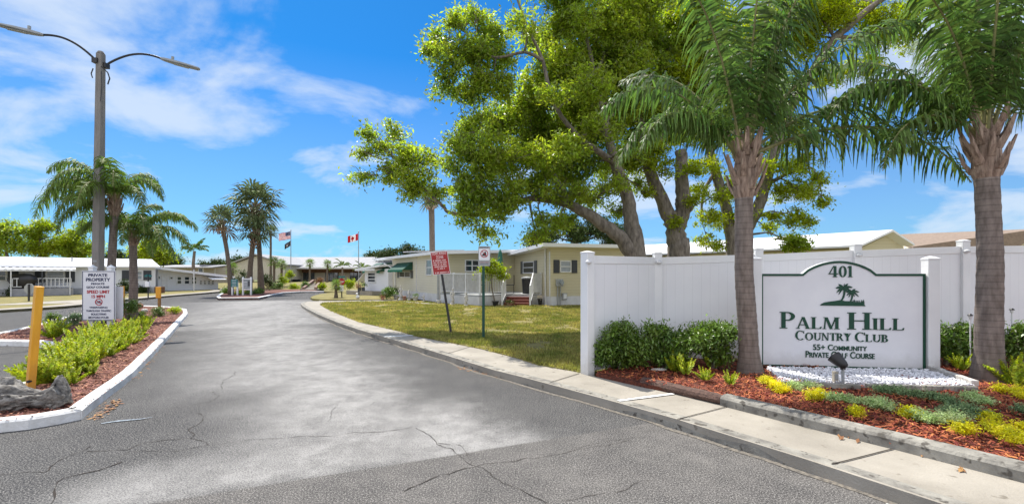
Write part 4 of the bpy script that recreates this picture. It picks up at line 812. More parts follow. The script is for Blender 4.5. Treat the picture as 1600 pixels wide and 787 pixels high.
# ------------------------------------------------------------ entrance sign
def entrance_sign():
    YL = F*(H-BZ)/142; YR = F*(H-BZ)/149
    W = WF((XA(1188, YL), YL), (XA(1446, YR), YR)); zt = 0.008+H; zb = BZ-0.02; hw = W.len
    t = thing('entrance_sign', 'white country club entrance sign with green border, arched top and palm emblem', 'sign', tuple(W.P(hw/2, zb, 0)))
    def arch(inset=0.0, x0=0.0, x1=None):
        x1 = x1 or hw; c0, c1 = 0.265*hw, 0.71*hw; cx = (c0+c1)/2; P = [(x0+inset, zb+inset), (x1-inset, zb+inset), (x1-inset, zt-inset)]
        P.append((c1+inset*0.4+0.03, zt-inset)); hgt = 0.195
        for i in range(15):
            f = i/14; P.append((c1-(c1-c0)*f*1.0+(-inset*0.2 if f < .5 else inset*0.2), zt-inset+0.0+hgt*math.sin(math.pi*f)**0.72*(1 if 0 < f < 1 else 0)))
        P += [(c0-inset*0.4-0.03, zt-inset), (x0+inset, zt-inset)]; return P
    P = arch(); b = MB().hexa([W.P(a, z, -0.07) for a, z in P][::-1], [W.P(a, z, 0.0) for a, z in P][::-1]); b.f = [tuple(reversed(f)) for f in b.f]; b.build('panel', M_signw, t)
    # green frame line standing a little proud of the panel
    A = arch(0.004); B = arch(0.036); n = len(A); fm = MB()
    for i in range(n):
        j = (i+1) % n; fm.hexa([W.P(*A[i], 0.001), W.P(*A[j], 0.001), W.P(*B[j], 0.001), W.P(*B[i], 0.001)], [W.P(*A[i], 0.014), W.P(*A[j], 0.014), W.P(*B[j], 0.014), W.P(*B[i], 0.014)])
    fm.build('border', M_green, t)
    # lettering: positions as fractions of the measured sign (crop columns 60..590, rows per crop)
    cw = hw/530.0
    def fr(a, z, o): return W.P(a, z, o)
    def X(c): return W.s_at(1160+c*0.483)
    def Z(c, xc): return W.z_at(1160+xc*0.483, 380+c*0.483)
    def ser(txt, c0, c1, rb, rt, rs=None, xc=None):
        s = Serif(fr); xc = xc or (c0+c1)/2; zbs = Z(rb, xc); H0 = Z(rt, xc)-zbs; h1 = (Z(rs, xc)-zbs) if rs else H0
        s.line(smallcaps(txt) if rs else [(c, True) for c in txt], X(c0), X(c1), zbs, H0, h1); s.mb.build('lettering', M_green, t)
    ser('401', 275, 357, 109, 73); ser('PALM', 120, 311, 275.5, 222, 238); ser('HILL', 338, 523, 279, 224, 242); ser('COUNTRY', 168, 350, 313, 283, 289); ser('CLUB', 360, 470, 318, 288, 294)
    for txt, c0, c1, rb, rt in (('55+ Community', 228, 402, 346, 327), ('Private Golf Course', 204, 427, 370.5, 349)):
        xc = (c0+c1)/2; text_mesh(txt, fr, X(c0), X(c1), Z(rb, xc), Z(rt, xc), M_green, t, off=0.010, dep=0.010, small=0.78)
    # emblem: a low mound with two palms
    s = Serif(fr); px = lambda c: X(c); pz = lambda r: Z(r, 325)
    s.poly([(px(251), pz(201)), (px(255), pz(196)), (px(265), pz(191)), (px(280), pz(188.5)), (px(300), pz(186)), (px(316), pz(183)), (px(330), pz(186)), (px(352), pz(187)), (px(368), pz(191)), (px(385), pz(190)), (px(392), pz(195)), (px(397), pz(202))])
    for k in range(9): c = 352+k*5; s.poly([(px(c-2), pz(194)), (px(c+2), pz(194)), (px(c+random.uniform(-2, 3)), pz(184-random.uniform(0, 4)))])
    def trunk(pts, w):
        for (a, b), (c, d) in zip(pts, pts[1:]): s.poly([(px(a-w), pz(b)), (px(a+w), pz(b)), (px(c+w*.8), pz(d)), (px(c-w*.8), pz(d))])
    trunk([(318, 186), (325, 176), (328.5, 165), (329, 152), (327, 143)], 3.2); trunk([(349, 187), (353, 178), (354, 168), (351, 156)], 2.4)
    def leaf(cx, cz, ang, L, bend, w):
        P = []; Q = []
        for i in range(9):
            f = i/8; a = R(ang); x = cx+math.cos(a)*L*f; y = cz-math.sin(a)*L*f+bend*f*f*L; ww = w*math.sin(math.pi*min(1, 0.12+f*0.88))**0.7; P.append((px(x), pz(y-ww*0.5))); Q.append((px(x), pz(y+ww)))
        s.poly(P+Q[::-1])
    for ang, L, bd in ((165, 27, .35), (190, 24, .55), (140, 22, .2), (215, 20, .6), (20, 30, .35), (-5, 24, .5), (50, 22, .25), (-35, 16, .5), (80, 12, 0.0)): leaf(327, 142, ang, L, bd, 5)
    for ang, L, bd in ((165, 19, .4), (195, 16, .6), (135, 14, .2), (15, 26, .35), (-12, 24, .5), (45, 18, .3), (-45, 14, .5), (230, 14, .6)): leaf(352, 155, ang, L, bd, 4)
    s.mb.build('emblem', M_green, t)
    # posts
    for px_, py_ in ((1452.5, 403), (1183.5, 403)):
        a = W.s_at(px_)+(0.035 if px_ > 1300 else -0.025); q = W.P(a, 0, -0.035); z1 = W.z_at(px_, py_+3); rz = math.atan2(W.u.y, W.u.x)
        MB().box((q.x, q.y, (0.02+z1)/2), (0.155, 0.155, z1-0.02), rz).build('post', M_white, t, bevel=0.006)
        c = MB().lathe((q.x, q.y, z1), [(0.115, 0), (0.118, 0.022), (0.05, 0.05), (0.008, 0.06)], 4); aa = R(45)+rz; c.v = [(q.x+(x-q.x)*math.cos(aa)-(y-q.y)*math.sin(aa), q.y+(x-q.x)*math.sin(aa)+(y-q.y)*math.cos(aa), z) for x, y, z in c.v]; c.build('post_cap', M_white, t)
entrance_sign()
# pebble bed in front of the sign
pb = [G(1197, 573, BZ+.01), G(1443, 578, BZ+.01), G(1450, 578, BZ+.01), G(1524, 603, BZ+.01), G(1222, 596, BZ+.01)]
kind(MB().prism(pb, 0.0, BZ-0.005).build('pebble_bed_base', M_peb), 'structure')
def pebbles(n):
    P = sample_poly(pb, n); V = []
    for x, y in P:
        s = random.uniform(0.010, 0.024); c = Vector((x, y, BZ+random.uniform(0.0, 0.028))); e = Matrix.Rotation(random.uniform(0, 6), 3, 'Z') @ Matrix.Rotation(random.uniform(-.5, .5), 3, 'X')
        o = [c+e@Vector(v)*s for v in ((1.2, 0, 0), (0, 1, 0), (-1.2, 0, 0), (0, -1, 0), (0, 0, 0.75), (0, 0, -0.6))]
        for i in range(4): V.append((o[i], o[(i+1) % 4], o[4])); V.append((o[(i+1) % 4], o[i], o[5]))
    V = np.array([[tuple(v) for v in q] for q in V]); nf = len(V)
    # keep each pebble one island
    me = bpy.data.meshes.new('pebbles'); n_ = len(P); vs = []; fs = []
    for k in range(n_):
        b = len(vs); q = V[k*8:(k+1)*8]; o = [q[0][0], q[2][0], q[4][0], q[6][0], q[0][2], q[1][2]]; vs += [tuple(p) for p in o]
        for i in range(4): fs += [(b+i, b+(i+1) % 4, b+4), (b+(i+1) % 4, b+i, b+5)]
    me.from_pydata(vs, [], fs); me.materials.append(M_peb); me.polygons.foreach_set('use_smooth', [True]*len(me.polygons)); o = bpy.data.objects.new('pebbles', me); col.objects.link(o)
    kind(o, 'stuff', 'white pebbles filling the edged bed in front of the entrance sign', 'pebbles')
pebbles(5200)
def edging(p, q, n, w, h, lab, cat='edging', m=M_kerbc):
    p = Vector((*p, 0)); q = Vector((*q, 0)); t = thing('stone_edging', lab, cat, (p.x, p.y, BZ)); d = (q-p)/n; rz = math.atan2(d.y, d.x)
    for i in range(n):
        c = p+d*(i+0.5); MB().box((c.x, c.y, BZ+h/2-0.02+random.uniform(-.006, .006)), (d.length*0.95, w, h), rz+random.uniform(-.03, .03)).build('block', m, t, bevel=0.008)
edging(G(1218, 600, BZ), G(1345, 605, BZ), 2, 0.06, 0.065, 'low concrete edging strip along the front left of the white pebbles')
edging(G(1352, 605, BZ), G(1528, 609, BZ), 2, 0.07, 0.065, 'low concrete edging strip along the front right of the white pebbles')
edging(G(1452, 577, BZ), G(1524, 602, BZ), 6, 0.08, 0.09, 'short row of pale kerb blocks at the right end of the white pebbles', 'edging', M_stone)

# spotlight and electrical box
def spot():
    x, y = G(1317, 600, BZ); t = thing('garden_spotlight', 'black bullet spotlight on a grey stake aimed at the entrance sign', 'spotlight', (x, y, BZ-.02))
    MB().tube([(x, y, BZ-.03), (x, y, ZA(572, y))], 0.018, 10).build('stake', M_grey, t); c = Vector((x-0.02, y+0.02, ZA(566, y)))
    b = MB(); d = Vector((-0.15, 0.35, 0.30)).normalized(); o = c-d*0.09
    pts = [o, o+d*0.015, o+d*0.05, o+d*0.10, o+d*0.17, o+d*0.19]; b.tube(pts, [0.02, 0.045, 0.058, 0.07, 0.083, 0.086], 18); b.build('lamp_head', M_dark, t, smooth=True)
    MB().tube([o+d*0.188, o+d*0.192], 0.076, 18).build('lens', M_glass, t); MB().box((x, y, ZA(574, y)), (0.05, 0.03, 0.05)).build('knuckle', M_dark, t)
    x2, y2 = G(1305, 598, BZ); q = thing('outlet_box', 'small beige weatherproof electric box beside the spotlight stake', 'electric box', (x2, y2, BZ-.02))
    MB().box((x2, y2, BZ+0.075), (0.055, 0.05, 0.15)).build('casing', M_beige, q, bevel=0.006); MB().box((x2, y2-0.03, BZ+0.09), (0.04, 0.012, 0.07)).build('cover', M_grey, q, bevel=0.003)
spot()

# ------------------------------------------------------------ the two near queen palms
def near_palms():
    x, y = G(1172, 580, BZ-.02)
    tr = [(x, y, BZ-0.06), (x-0.03, y+.01, 0.8), (x-0.075, y+.03, 1.6), (XA(1165, y), y+.05, ZA(305, y))]
    fr = [(183, 44, 2.35, 2.3), (172, 62, 2.7, 2.0), (-4, 26, 3.45, 1.35), (8, 40, 3.3, 1.6), (196, 52, 2.2, 2.4), (-16, 60, 2.9, 1.3), (40, 62, 3.1, 1.2), (75, 72, 3.2, 1.0), (130, 62, 3.0, 1.3), (215, 72, 2.8, 1.3), (262, 80, 2.9, 1.0), (305, 74, 2.9, 1.1), (0, 84, 3.1, 0.7), (150, 82, 3.1, 0.8), (100, 50, 3.0, 1.4), (335, 78, 3.0, 1.0)]
    queen_palm('queen_palm', 'queen palm with ringed trunk standing left of the entrance sign, fronds spread over the fence', tr, (0.140, 0.124), 0.90, fr, 88, 0.76, 0.034, group='queen palms in the mulch bed')
    x, y = G(1545, 594, BZ-.02)
    tr = [(x, y, BZ-0.06), (x+0.0, y, 0.9), (x+0.02, y, 1.8), (XA(1545, y), y+.03, ZA(274, y))]
    fr = [(184, 36, 1.9, 2.5), (172, 58, 2.5, 2.2), (196, 72, 2.6, 1.4), (158, 48, 2.3, 1.7), (0, 50, 2.6, 1.4), (24, 60, 2.8, 1.3), (-20, 70, 2.6, 1.3), (70, 66, 2.8, 1.2), (118, 64, 2.9, 1.3), (235, 78, 2.7, 1.2), (290, 76, 2.6, 1.2), (140, 82, 2.9, 0.9), (40, 84, 2.9, 0.8), (200, 86, 2.8, 0.8)]
    queen_palm('queen_palm', 'stout queen palm with swollen base standing right of the entrance sign post', tr, (0.155, 0.128), 0.80, fr, 88, 0.74, 0.034, group='queen palms in the mulch bed')
near_palms()

# ------------------------------------------------------------ planting in the right bed
def bed_plants():
    for px, py, rp, hp, lab in ((972, 541, 27, 33, 'glossy green shrub nearest the fence end in the corner of the white fence'), (1042, 540, 30, 31, 'glossy green shrub in the middle of the three in front of the white fence'), (1113, 534, 30, 28, 'glossy green shrub just left of the ringed palm trunk')):
        Y = 6.95; c = PT(px, py, Y); r = rp*Y/F; shrub('glossy_shrub', lab, c, (r*1.6, r*1.1, hp*Y/F*1.12), 14000, 0.031, group='glossy shrubs by the fence', z0=BZ, cat='shrub')
    for px, py, rp, hp, lab in ((1475, 540, 20, 27, 'dark green shrub right beside the white post of the sign'), (1508, 538, 20, 28, 'green shrub between the sign post and the right palm trunk'), (1590, 536, 22, 28, 'green shrub at the right edge of the picture behind the palm trunk')):
        Y = 7.15; c = PT(px, py, Y); r = rp*Y/F; shrub('glossy_shrub', lab, c, (r*1.55, r*1.2, hp*Y/F*1.12), 10000, 0.030, group='glossy shrubs by the fence', z0=BZ)
    pr = [fern_proto(15, 0.30), fern_proto(10, 0.30), fern_proto(12, 0.36)]; used = [0, 0, 0]
    sp = [(1055, 578, 0, 1.0, 'yellow-green foxtail fern just in front of the middle shrub'), (1072, 583, 1, 0.85, 'thin brownish foxtail fern beside the larger one under the shrubs'), (1112, 572, 2, 1.05, 'tall foxtail fern in front of the shrub left of the palm'), (1102, 592, 0, 0.62, 'small bright foxtail fern in the mulch near the timber edging'), (1142, 599, 1, 0.62, 'small upright foxtail fern just left of the palm base'), (1118, 570, 1, 1.1, 'foxtail fern with one tall plume beside the palm'), (1502, 576, 2, 0.7, 'foxtail fern between the sign post and the right palm'), (1590, 600, 2, 1.2, 'large foxtail fern at the right edge beside the stout palm'), (1578, 588, 0, 1.0, 'foxtail fern just behind the one at the right edge'), (1520, 573, 0, 0.65, 'little foxtail fern against the left of the stout palm base')]
    for px, py, k, s, lab in sp:
        x, y = G(px, py, BZ); place(pr[k], used[k], (x, y, BZ-0.01), random.uniform(0, 6), s, lab)['group'] = 'foxtail ferns in the red mulch'; used[k] = 1
    yl = [([(1197, 597, .10)], 'yellow ground cover clump nearest the palm left of the pebbles'), ([(1219, 610, .08), (1212, 606, .06)], 'small yellow clump between two others below the left end of the pebbles'), ([(1280, 619, .11), (1270, 622, .08)], 'yellow clump in front of the spotlight near the bed kerb'), ([(1420, 649, .09)], 'round yellow clump at the front of the juniper patch'), ([(1338, 648, .04)], 'tiny yellow sprig alone in the mulch near the bed kerb'), ([(1505, 673, .07)], 'small yellow clump just left of the big one at the front'), ([(1550, 670, .10), (1570, 680, .13), (1590, 688, .12), (1545, 655, .06), (1600, 672, .09)], 'largest spreading yellow clump at the front right of the mulch'), ([(1590, 614, .10), (1565, 610, .08), (1605, 620, .08)], 'yellow clump below the stout palm at the right edge')]
    for pts, lab in yl: tuft('yellow_ground_cover', lab, 'ground cover', pts, 750*len(pts), 0.014, M_yelp, 0.075, group='yellow ground cover clumps')
    jn = [([(1245, 606, .12), (1262, 604, .10)], M_junil, 'pale green creeping juniper beside the yellow clumps left of the spotlight'), ([(1330, 626, .12), (1362, 632, .13), (1385, 636, .10), (1300, 624, .07)], M_junil, 'pale creeping juniper spreading in the mulch below the pebbles'), ([(1385, 612, .12), (1410, 615, .12), (1432, 620, .1)], M_juni, 'dark green creeping juniper just below the pebble edging'), ([(1462, 622, .14), (1490, 630, .16), (1510, 640, .16), (1480, 645, .15), (1530, 650, .12)], M_juni, 'large dark creeping juniper in the middle of the right planting'), ([(1440, 652, .14), (1465, 658, .14), (1490, 655, .12)], M_junil, 'pale variegated juniper at the front of the dark patch'), ([(1515, 622, .12), (1540, 630, .11)], M_junil, 'pale juniper at the back right of the dark patch'), ([(1600, 645, .10)], M_juni, 'sparse reddish green juniper at the right edge of the bed')]
    for pts, m, lab in jn: tuft('creeping_juniper', lab, 'ground cover', pts, 1250*len(pts), 0.014, m, 0.07, group='creeping junipers')
    for px, py, Y, lab in ((1516, 493, 6.9, 'small black-topped solar path light left of the stout palm trunk'), (1581, 484, 7.3, 'small black-topped solar path light at the right edge before the fence')):
        p = PT(px, py, Y); t = thing('path_light', lab, 'garden light', (p.x, p.y, BZ), 'solar path lights'); MB().tube([(p.x, p.y, BZ-.02), (p.x, p.y, p.z-0.03)], 0.009, 8).build('stake', M_trim, t)
        MB().lathe((p.x, p.y, p.z-0.05), [(0.018, 0), (0.024, 0.03), (0.026, 0.05)], 10).build('lens', M_trim, t); MB().lathe((p.x, p.y, p.z), [(0.034, 0), (0.032, 0.012), (0.012, 0.03)], 10).build('cap', M_dark, t)
    for px, py, s, lab in ((1030, 577, 0.09, 'flat pale stone in the mulch between the corner shrubs and the ferns'),):
        x, y = G(px, py, BZ); tag(MB().ball((x, y, BZ+0.0), (s*1.4, s*0.7, 0.02), 6, 0.08).build('flat_stone', M_stone), lab, 'stone')
bed_plants()

# ------------------------------------------------------------ the broadleaf trees behind the fence
def big_trees():
    # tree 1: multi-stemmed oak-like tree whose long limb reaches left over the lawn
    Y = 13.2
    limbs = [[(996, 470, Y, .34), (994, 396, Y, .27), (986, 340, Y+.1, .21), (975, 290, Y+.2, .18), (961, 254, Y+.2, .15), (945, 190, Y, .11), (930, 120, Y, .07), (915, 50, Y, .05)],
             [(990, 400, Y, .22), (966, 370, Y-.1, .20), (930, 342, Y-.2, .17), (890, 320, Y-.3, .13), (845, 310, Y-.4, .10), (800, 318, Y-.4, .07), (760, 335, Y-.4, .045), (706, 333, Y-.3, .055), (692, 322, Y-.3, .045), (668, 300, Y-.2, .03), (640, 270, Y, .025)],
             [(890, 320, Y-.3, .10), (862, 270, Y+.5, .10), (845, 235, Y+.8, .08), (800, 225, Y+1, .055), (760, 200, Y+1, .04)],
             [(961, 254, Y+.2, .11), (905, 215, Y-.6, .075), (865, 160, Y-1, .055), (848, 95, Y-1, .045), (825, 45, Y-1, .035), (805, -10, Y-1, .025)],
             [(848, 95, Y-1, .05), (820, 82, Y-1.2, .04), (775, 90, Y-1.3, .03), (740, 75, Y-1.4, .02)],
             [(930, 120, Y, .06), (960, 60, Y+.3, .05), (1010, 15, Y+.3, .03)], [(862, 270, Y+.5, .07), (805, 250, Y-.8, .05), (760, 262, Y-1, .035), (735, 300, Y-1, .02)]]
    cl = [(582, 212, Y+.6, 22), (571, 238, Y+.6, 14), (566, 274, Y+.5, 20), (600, 232, Y+.5, 22), (620, 208, Y+.3, 20), (630, 252, Y+.2, 34), (608, 272, Y+.3, 24), (652, 282, Y, 34), (667, 252, Y, 22), (688, 300, Y-.2, 20), (640, 300, Y, 20),
          (672, 80, Y-1.2, 18), (690, 60, Y-1.2, 26), (716, 40, Y-1.2, 26), (742, 22, Y-1, 22), (700, 105, Y-1.3, 34), (738, 80, Y-1.2, 38), (694, 138, Y-1, 22), (768, 130, Y-1, 42), (733, 150, Y-.8, 28), (772, 60, Y-.6, 34), (790, 96, Y-.6, 30),
          (735, 195, Y-.8, 32), (722, 232, Y-1.4, 34), (708, 262, Y-1.4, 26), (752, 246, Y-1.6, 42), (790, 190, Y+.3, 46), (800, 250, Y-1, 40), (728, 292, Y-1.4, 32), (760, 300, Y-1.4, 42), (742, 338, Y-1.2, 30), (758, 362, Y-1.2, 20), (800, 300, Y-1, 34), (780, 330, Y-1, 26), (722, 325, Y-1.3, 20),
          (838, 150, Y+.6, 46), (830, 200, Y+1.2, 40), (850, 250, Y-.6, 40), (830, 290, Y-.3, 30), (870, 300, Y-.8, 32), (846, 345, Y-.8, 22), (838, 372, Y-.8, 15), (866, 352, Y-.9, 18), (878, 215, Y+1, 48), (900, 160, Y+.5, 52), (880, 100, Y, 46), (850, 55, Y+.8, 34), (890, 40, Y+.4, 46), (930, 90, Y+.8, 50), (940, 30, Y-.2, 52), (885, -10, Y, 46), (935, 150, Y+1.2, 50), (925, 210, Y+1, 46), (912, 262, Y+.8, 38), (905, 310, Y+.6, 26), (890, 345, Y+.4, 18), (975, 110, Y+.6, 48), (985, 50, Y+1, 52), (965, 180, Y+1.2, 46), (990, 5, Y, 50), (1030, 60, Y+1.3, 50), (1020, 130, Y+1.5, 48), (945, 295, Y+1, 24), (1005, 190, Y+1.6, 40), (962, 330, Y+1, 16), (840, -20, Y, 30), (1060, 20, Y+1.5, 50), (950, 262, Y+1.6, 30), (1000, 290, Y+1.8, 20), (880, 268, Y+1.4, 34), (925, 315, Y+1.2, 16), (820, 225, Y+.8, 34), (1000, 150, Y+1, 40), (890, 236, Y-1.5, 36), (940, 205, Y-1.4, 34), (925, 130, Y-1.5, 36), (862, 150, Y-1.8, 26), (965, 285, Y-.8, 20), (985, 245, Y-.8, 24), (820, 40, Y-1.6, 26), (905, 300, Y-1, 20)]
    tree('shade_tree', 'largest broadleaf tree, its long low limb reaching left over the lawn and yellow house', 'tree', limbs, cl, M_leaf, 235000, 0.061, group='big shade trees behind the fence')
    Y = 14.4
    limbs = [[(1062, 470, Y, .42), (1061, 396, Y, .36), (1056, 362, Y, .30), (1040, 325, Y, .22), (1022, 285, Y, .19), (1009, 244, Y, .16), (1002, 200, Y, .12), (1010, 150, Y, .10), (1040, 90, Y, .07), (1060, 30, Y, .05)],
             [(1056, 365, Y, .24), (1068, 330, Y, .23), (1070, 318, Y, .29), (1067, 305, Y, .22), (1066, 260, Y, .20), (1063, 236, Y, .17)], [(1009, 244, Y, .10), (1035, 215, Y-.2, .07), (1060, 170, Y-.3, .05), (1085, 110, Y-.3, .04)]]
    cl = [(1030, 210, Y+.5, 34), (1045, 170, Y+.3, 38), (1080, 200, Y, 34), (1000, 228, Y+.6, 30), (1065, 120, Y, 44), (1110, 150, Y+.4, 42), (1100, 90, Y, 46), (1050, 70, Y+.5, 42), (1090, 30, Y, 44), (1130, 60, Y+.6, 44), (1055, 348, Y-.3, 12), (1022, 255, Y-.2, 16), (1075, 262, Y+.8, 18), (975, 250, Y+.5, 26), (1140, 110, Y+.6, 40), (1000, 265, Y+.8, 20), (1040, 262, Y-.9, 22), (1085, 262, Y-.6, 18), (1012, 300, Y-.7, 13), (1030, 232, Y-.9, 26), (1085, 315, Y-.5, 12)]
    tree('shade_tree', 'thick forked tree behind the fence with one stem sawn off to a knobbly stump', 'tree', limbs, cl, M_leafy, 80000, 0.056, group='big shade trees behind the fence')
    Y = 15.6
    limbs = [[(1146, 470, Y, .26), (1145, 396, Y, .22), (1136, 330, Y, .18), (1118, 269, Y, .16), (1108, 220, Y, .12), (1115, 160, Y, .1), (1140, 90, Y, .07), (1150, 20, Y, .05)], [(1145, 398, Y, .2), (1168, 360, Y, .17), (1184, 325, Y, .19), (1195, 290, Y, .18), (1210, 240, Y, .17), (1235, 170, Y, .16), (1276, 102, Y, .15), (1305, 60, Y-.1, .13), (1337, 32, Y-.2, .12), (1377, 0, Y-.3, .09), (1420, -30, Y-.3, .06)], [(1305, 60, Y, .1), (1330, 58, Y, .06), (1400, 52, Y, .04)], [(1195, 290, Y, .08), (1235, 270, Y-.2, .05), (1268, 262, Y-.3, .03)], [(1118, 269, Y, .08), (1100, 300, Y, .05), (1095, 340, Y, .03)]]
    cl = [(1105, 258, Y-.4, 22), (1098, 300, Y-.5, 20), (1112, 335, Y-.5, 22), (1105, 372, Y-.6, 18), (1122, 384, Y-.6, 12), (1140, 290, Y+.4, 24), (1130, 350, Y, 18), (1235, 262, Y-.4, 26), (1262, 250, Y-.3, 24), (1280, 282, Y-.3, 20), (1250, 300, Y-.5, 26), (1286, 320, Y-.3, 14), (1240, 335, Y-.6, 22), (1262, 348, Y-.4, 14), (1236, 376, Y-.5, 16), (1222, 300, Y-.2, 22), (1198, 355, Y+.2, 12),
          (1180, 60, Y+.5, 44), (1200, 130, Y+.8, 42), (1250, 60, Y+.6, 40), (1240, 10, Y, 44), (1300, 20, Y, 40), (1360, 60, Y+.3, 34), (1350, 100, Y+.5, 28), (1330, 10, Y+.6, 34), (1390, 30, Y, 34), (1420, 60, Y+.3, 26), (1440, 10, Y, 30), (1290, 120, Y+.5, 24), (1170, 180, Y+.8, 36), (1225, 200, Y+.6, 32), (1190, 235, Y+.8, 26), (1150, 230, Y+.6, 26), (1480, 15, Y, 26), (1160, 285, Y-.7, 22), (1190, 262, Y-.7, 22), (1212, 335, Y-.6, 18), (1128, 310, Y-.6, 18), (1160, 335, Y-.5, 14), (1270, 300, Y-.2, 18), (1255, 225, Y, 24)]
    tree('shade_tree', 'rightmost shade tree, bright yellow-green with a long bare limb rising right behind the palms', 'tree', limbs, cl, M_leafy, 88000, 0.057, group='big shade trees behind the fence')
big_trees()
def far_tree(label, px, pyb, Y, clumps, m=M_leafd, n=9000, size=0.12, name='background_tree', cat='tree', group='trees beyond the houses', trunk_r=.2):
    cl = [(a, b, Y+random.uniform(-.5, .5), r) for a, b, r in clumps]; mx, my = clumps[0][0], clumps[0][1]
    return tree(name, label, cat, [[(px, 470 if Y < 40 else 444, Y, trunk_r), (px, pyb, Y, trunk_r*.8), ((px+mx)/2, (pyb+my)/2, Y, trunk_r*.5), (mx, my, Y, trunk_r*.3)]], cl, m, n, size, twigs=2, group=group, sub=0.6)
def others():
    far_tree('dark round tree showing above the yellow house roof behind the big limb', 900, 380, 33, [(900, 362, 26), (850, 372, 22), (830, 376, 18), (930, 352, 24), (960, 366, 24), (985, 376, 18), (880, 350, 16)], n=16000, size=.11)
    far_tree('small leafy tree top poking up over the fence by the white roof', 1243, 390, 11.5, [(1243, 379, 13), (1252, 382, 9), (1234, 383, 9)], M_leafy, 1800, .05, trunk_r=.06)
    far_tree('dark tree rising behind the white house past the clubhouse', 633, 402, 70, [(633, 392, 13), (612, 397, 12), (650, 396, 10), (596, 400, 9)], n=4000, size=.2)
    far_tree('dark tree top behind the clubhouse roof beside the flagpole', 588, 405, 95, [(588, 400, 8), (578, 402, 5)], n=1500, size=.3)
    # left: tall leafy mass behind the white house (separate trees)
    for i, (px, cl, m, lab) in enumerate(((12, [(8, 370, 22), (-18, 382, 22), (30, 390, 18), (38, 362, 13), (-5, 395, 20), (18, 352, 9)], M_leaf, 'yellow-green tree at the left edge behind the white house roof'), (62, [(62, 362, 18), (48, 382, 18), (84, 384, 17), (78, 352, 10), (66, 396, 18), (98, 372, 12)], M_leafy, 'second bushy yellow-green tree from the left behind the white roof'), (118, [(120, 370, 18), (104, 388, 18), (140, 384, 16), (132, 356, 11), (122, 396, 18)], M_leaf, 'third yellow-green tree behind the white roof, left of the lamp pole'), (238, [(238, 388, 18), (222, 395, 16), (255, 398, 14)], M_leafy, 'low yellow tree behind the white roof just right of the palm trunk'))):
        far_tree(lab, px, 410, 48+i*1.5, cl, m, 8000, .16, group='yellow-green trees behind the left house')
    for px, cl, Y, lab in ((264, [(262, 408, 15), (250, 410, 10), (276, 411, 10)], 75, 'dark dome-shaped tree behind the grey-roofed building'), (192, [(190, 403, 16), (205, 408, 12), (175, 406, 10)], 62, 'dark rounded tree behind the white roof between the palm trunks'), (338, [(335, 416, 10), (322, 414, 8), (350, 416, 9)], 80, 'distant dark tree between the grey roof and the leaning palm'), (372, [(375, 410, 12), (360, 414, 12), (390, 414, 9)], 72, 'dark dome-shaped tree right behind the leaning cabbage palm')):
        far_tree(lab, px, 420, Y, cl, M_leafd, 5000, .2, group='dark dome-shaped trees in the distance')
    # tall palm trunk behind the yellow house
    b = (XA(676, 30), 30, LZ); fan_palm('fan_palm', 'tall fan palm with ragged trunk behind the yellow house, crown inside the oak limb', b, (XA(674, 30), 30, ZA(312, 30)), .21, 1.15, 24, boots=0.7, group=None)
    # queen palms on the median
    x, y = G(170, 503, MZ); Y = y
    fr = [(190, 45, 2.9, 1.6), (175, 60, 2.6, 1.6), (200, 70, 2.4, 1.5), (220, 50, 2.2, 1.8), (250, 60, 2.2, 1.8), (280, 50, 2.2, 1.9), (-20, 45, 2.0, 2.0), (10, 60, 2.0, 1.9), (-50, 65, 2.2, 1.7), (80, 70, 2.2, 1.5), (130, 62, 2.4, 1.6), (160, 30, 2.4, 1.6), (300, 75, 2.2, 1.5), (240, 20, 2.0, 1.7), (205, 15, 2.0, 1.6)]
    queen_palm('queen_palm', 'queen palm right behind the street lamp pole, fronds blown to the left', [(x, Y, 0.1), (x-.02, Y+.1, 1.5), (XA(170, Y), Y+.2, ZA(335, Y))], (.13, .105), .6, [(a, e, l, d*1.7) for a, e, l, d in fr], 85, .8, .036, M_frondy, group='queen palms on the left median')
    x, y = G(207, 498, MZ); Y = y
    fr = [(20, 50, 2.3, 1.5), (0, 35, 2.3, 1.4), (-10, 8, 2.1, 1.2), (40, 65, 2.1, 1.6), (-40, 50, 2.0, 1.8), (180, 50, 1.8, 1.9), (150, 65, 2.0, 1.7), (210, 55, 1.8, 1.9), (270, 55, 2.0, 1.9), (300, 40, 2.0, 1.8), (90, 75, 2.0, 1.5), (240, 70, 2.0, 1.7), (-25, 30, 2.2, 1.6), (330, 20, 1.9, 1.6)]
    queen_palm('queen_palm', 'shorter queen palm right of the lamp pole with fronds arching to the right', [(x, Y, 0.1), (x, Y+.05, 1.2), (XA(204, Y), Y+.1, ZA(382, Y))], (.135, .11), .5, [(a, e, l, d*1.5) for a, e, l, d in fr], 85, .75, .036, M_frondy, group='queen palms on the left median')
    # middle distance palms
    def px(base, top, Y, rad, rpx, nf, name, lab, **k): fan_palm(name, lab, (XA(base[0], Y), Y, LZ), (XA(top[0], Y), Y, ZA(top[1], Y)), rad, rpx*Y/F, nf, **k)
    px((361, 457), (346, 348), 33.5, .155, 36, 20, 'cabbage_palm', 'cabbage palm leaning left with a rounded crown beside the teal sign', boots=0.9, skirt=.2, group='cabbage palms on the planting island')
    px((408, 455), (399, 322), 37.0, .20, 52, 26, 'cabbage_palm', 'tallest cabbage palm with the widest crown on the planting island', boots=1.0, group='cabbage palms on the planting island', m=M_fan)
    px((389, 455), (398, 362), 36.0, .20, 33, 22, 'cabbage_palm', 'shorter cabbage palm standing in front of the tallest one, boots below its crown', boots=1.4, group='cabbage palms on the planting island')
    px((423, 450), (423, 362), 48, .12, 17, 24, 'slender_palm', 'tall thin palm with a small tufted crown right of the cabbage palms', boots=0.0, segs=11)
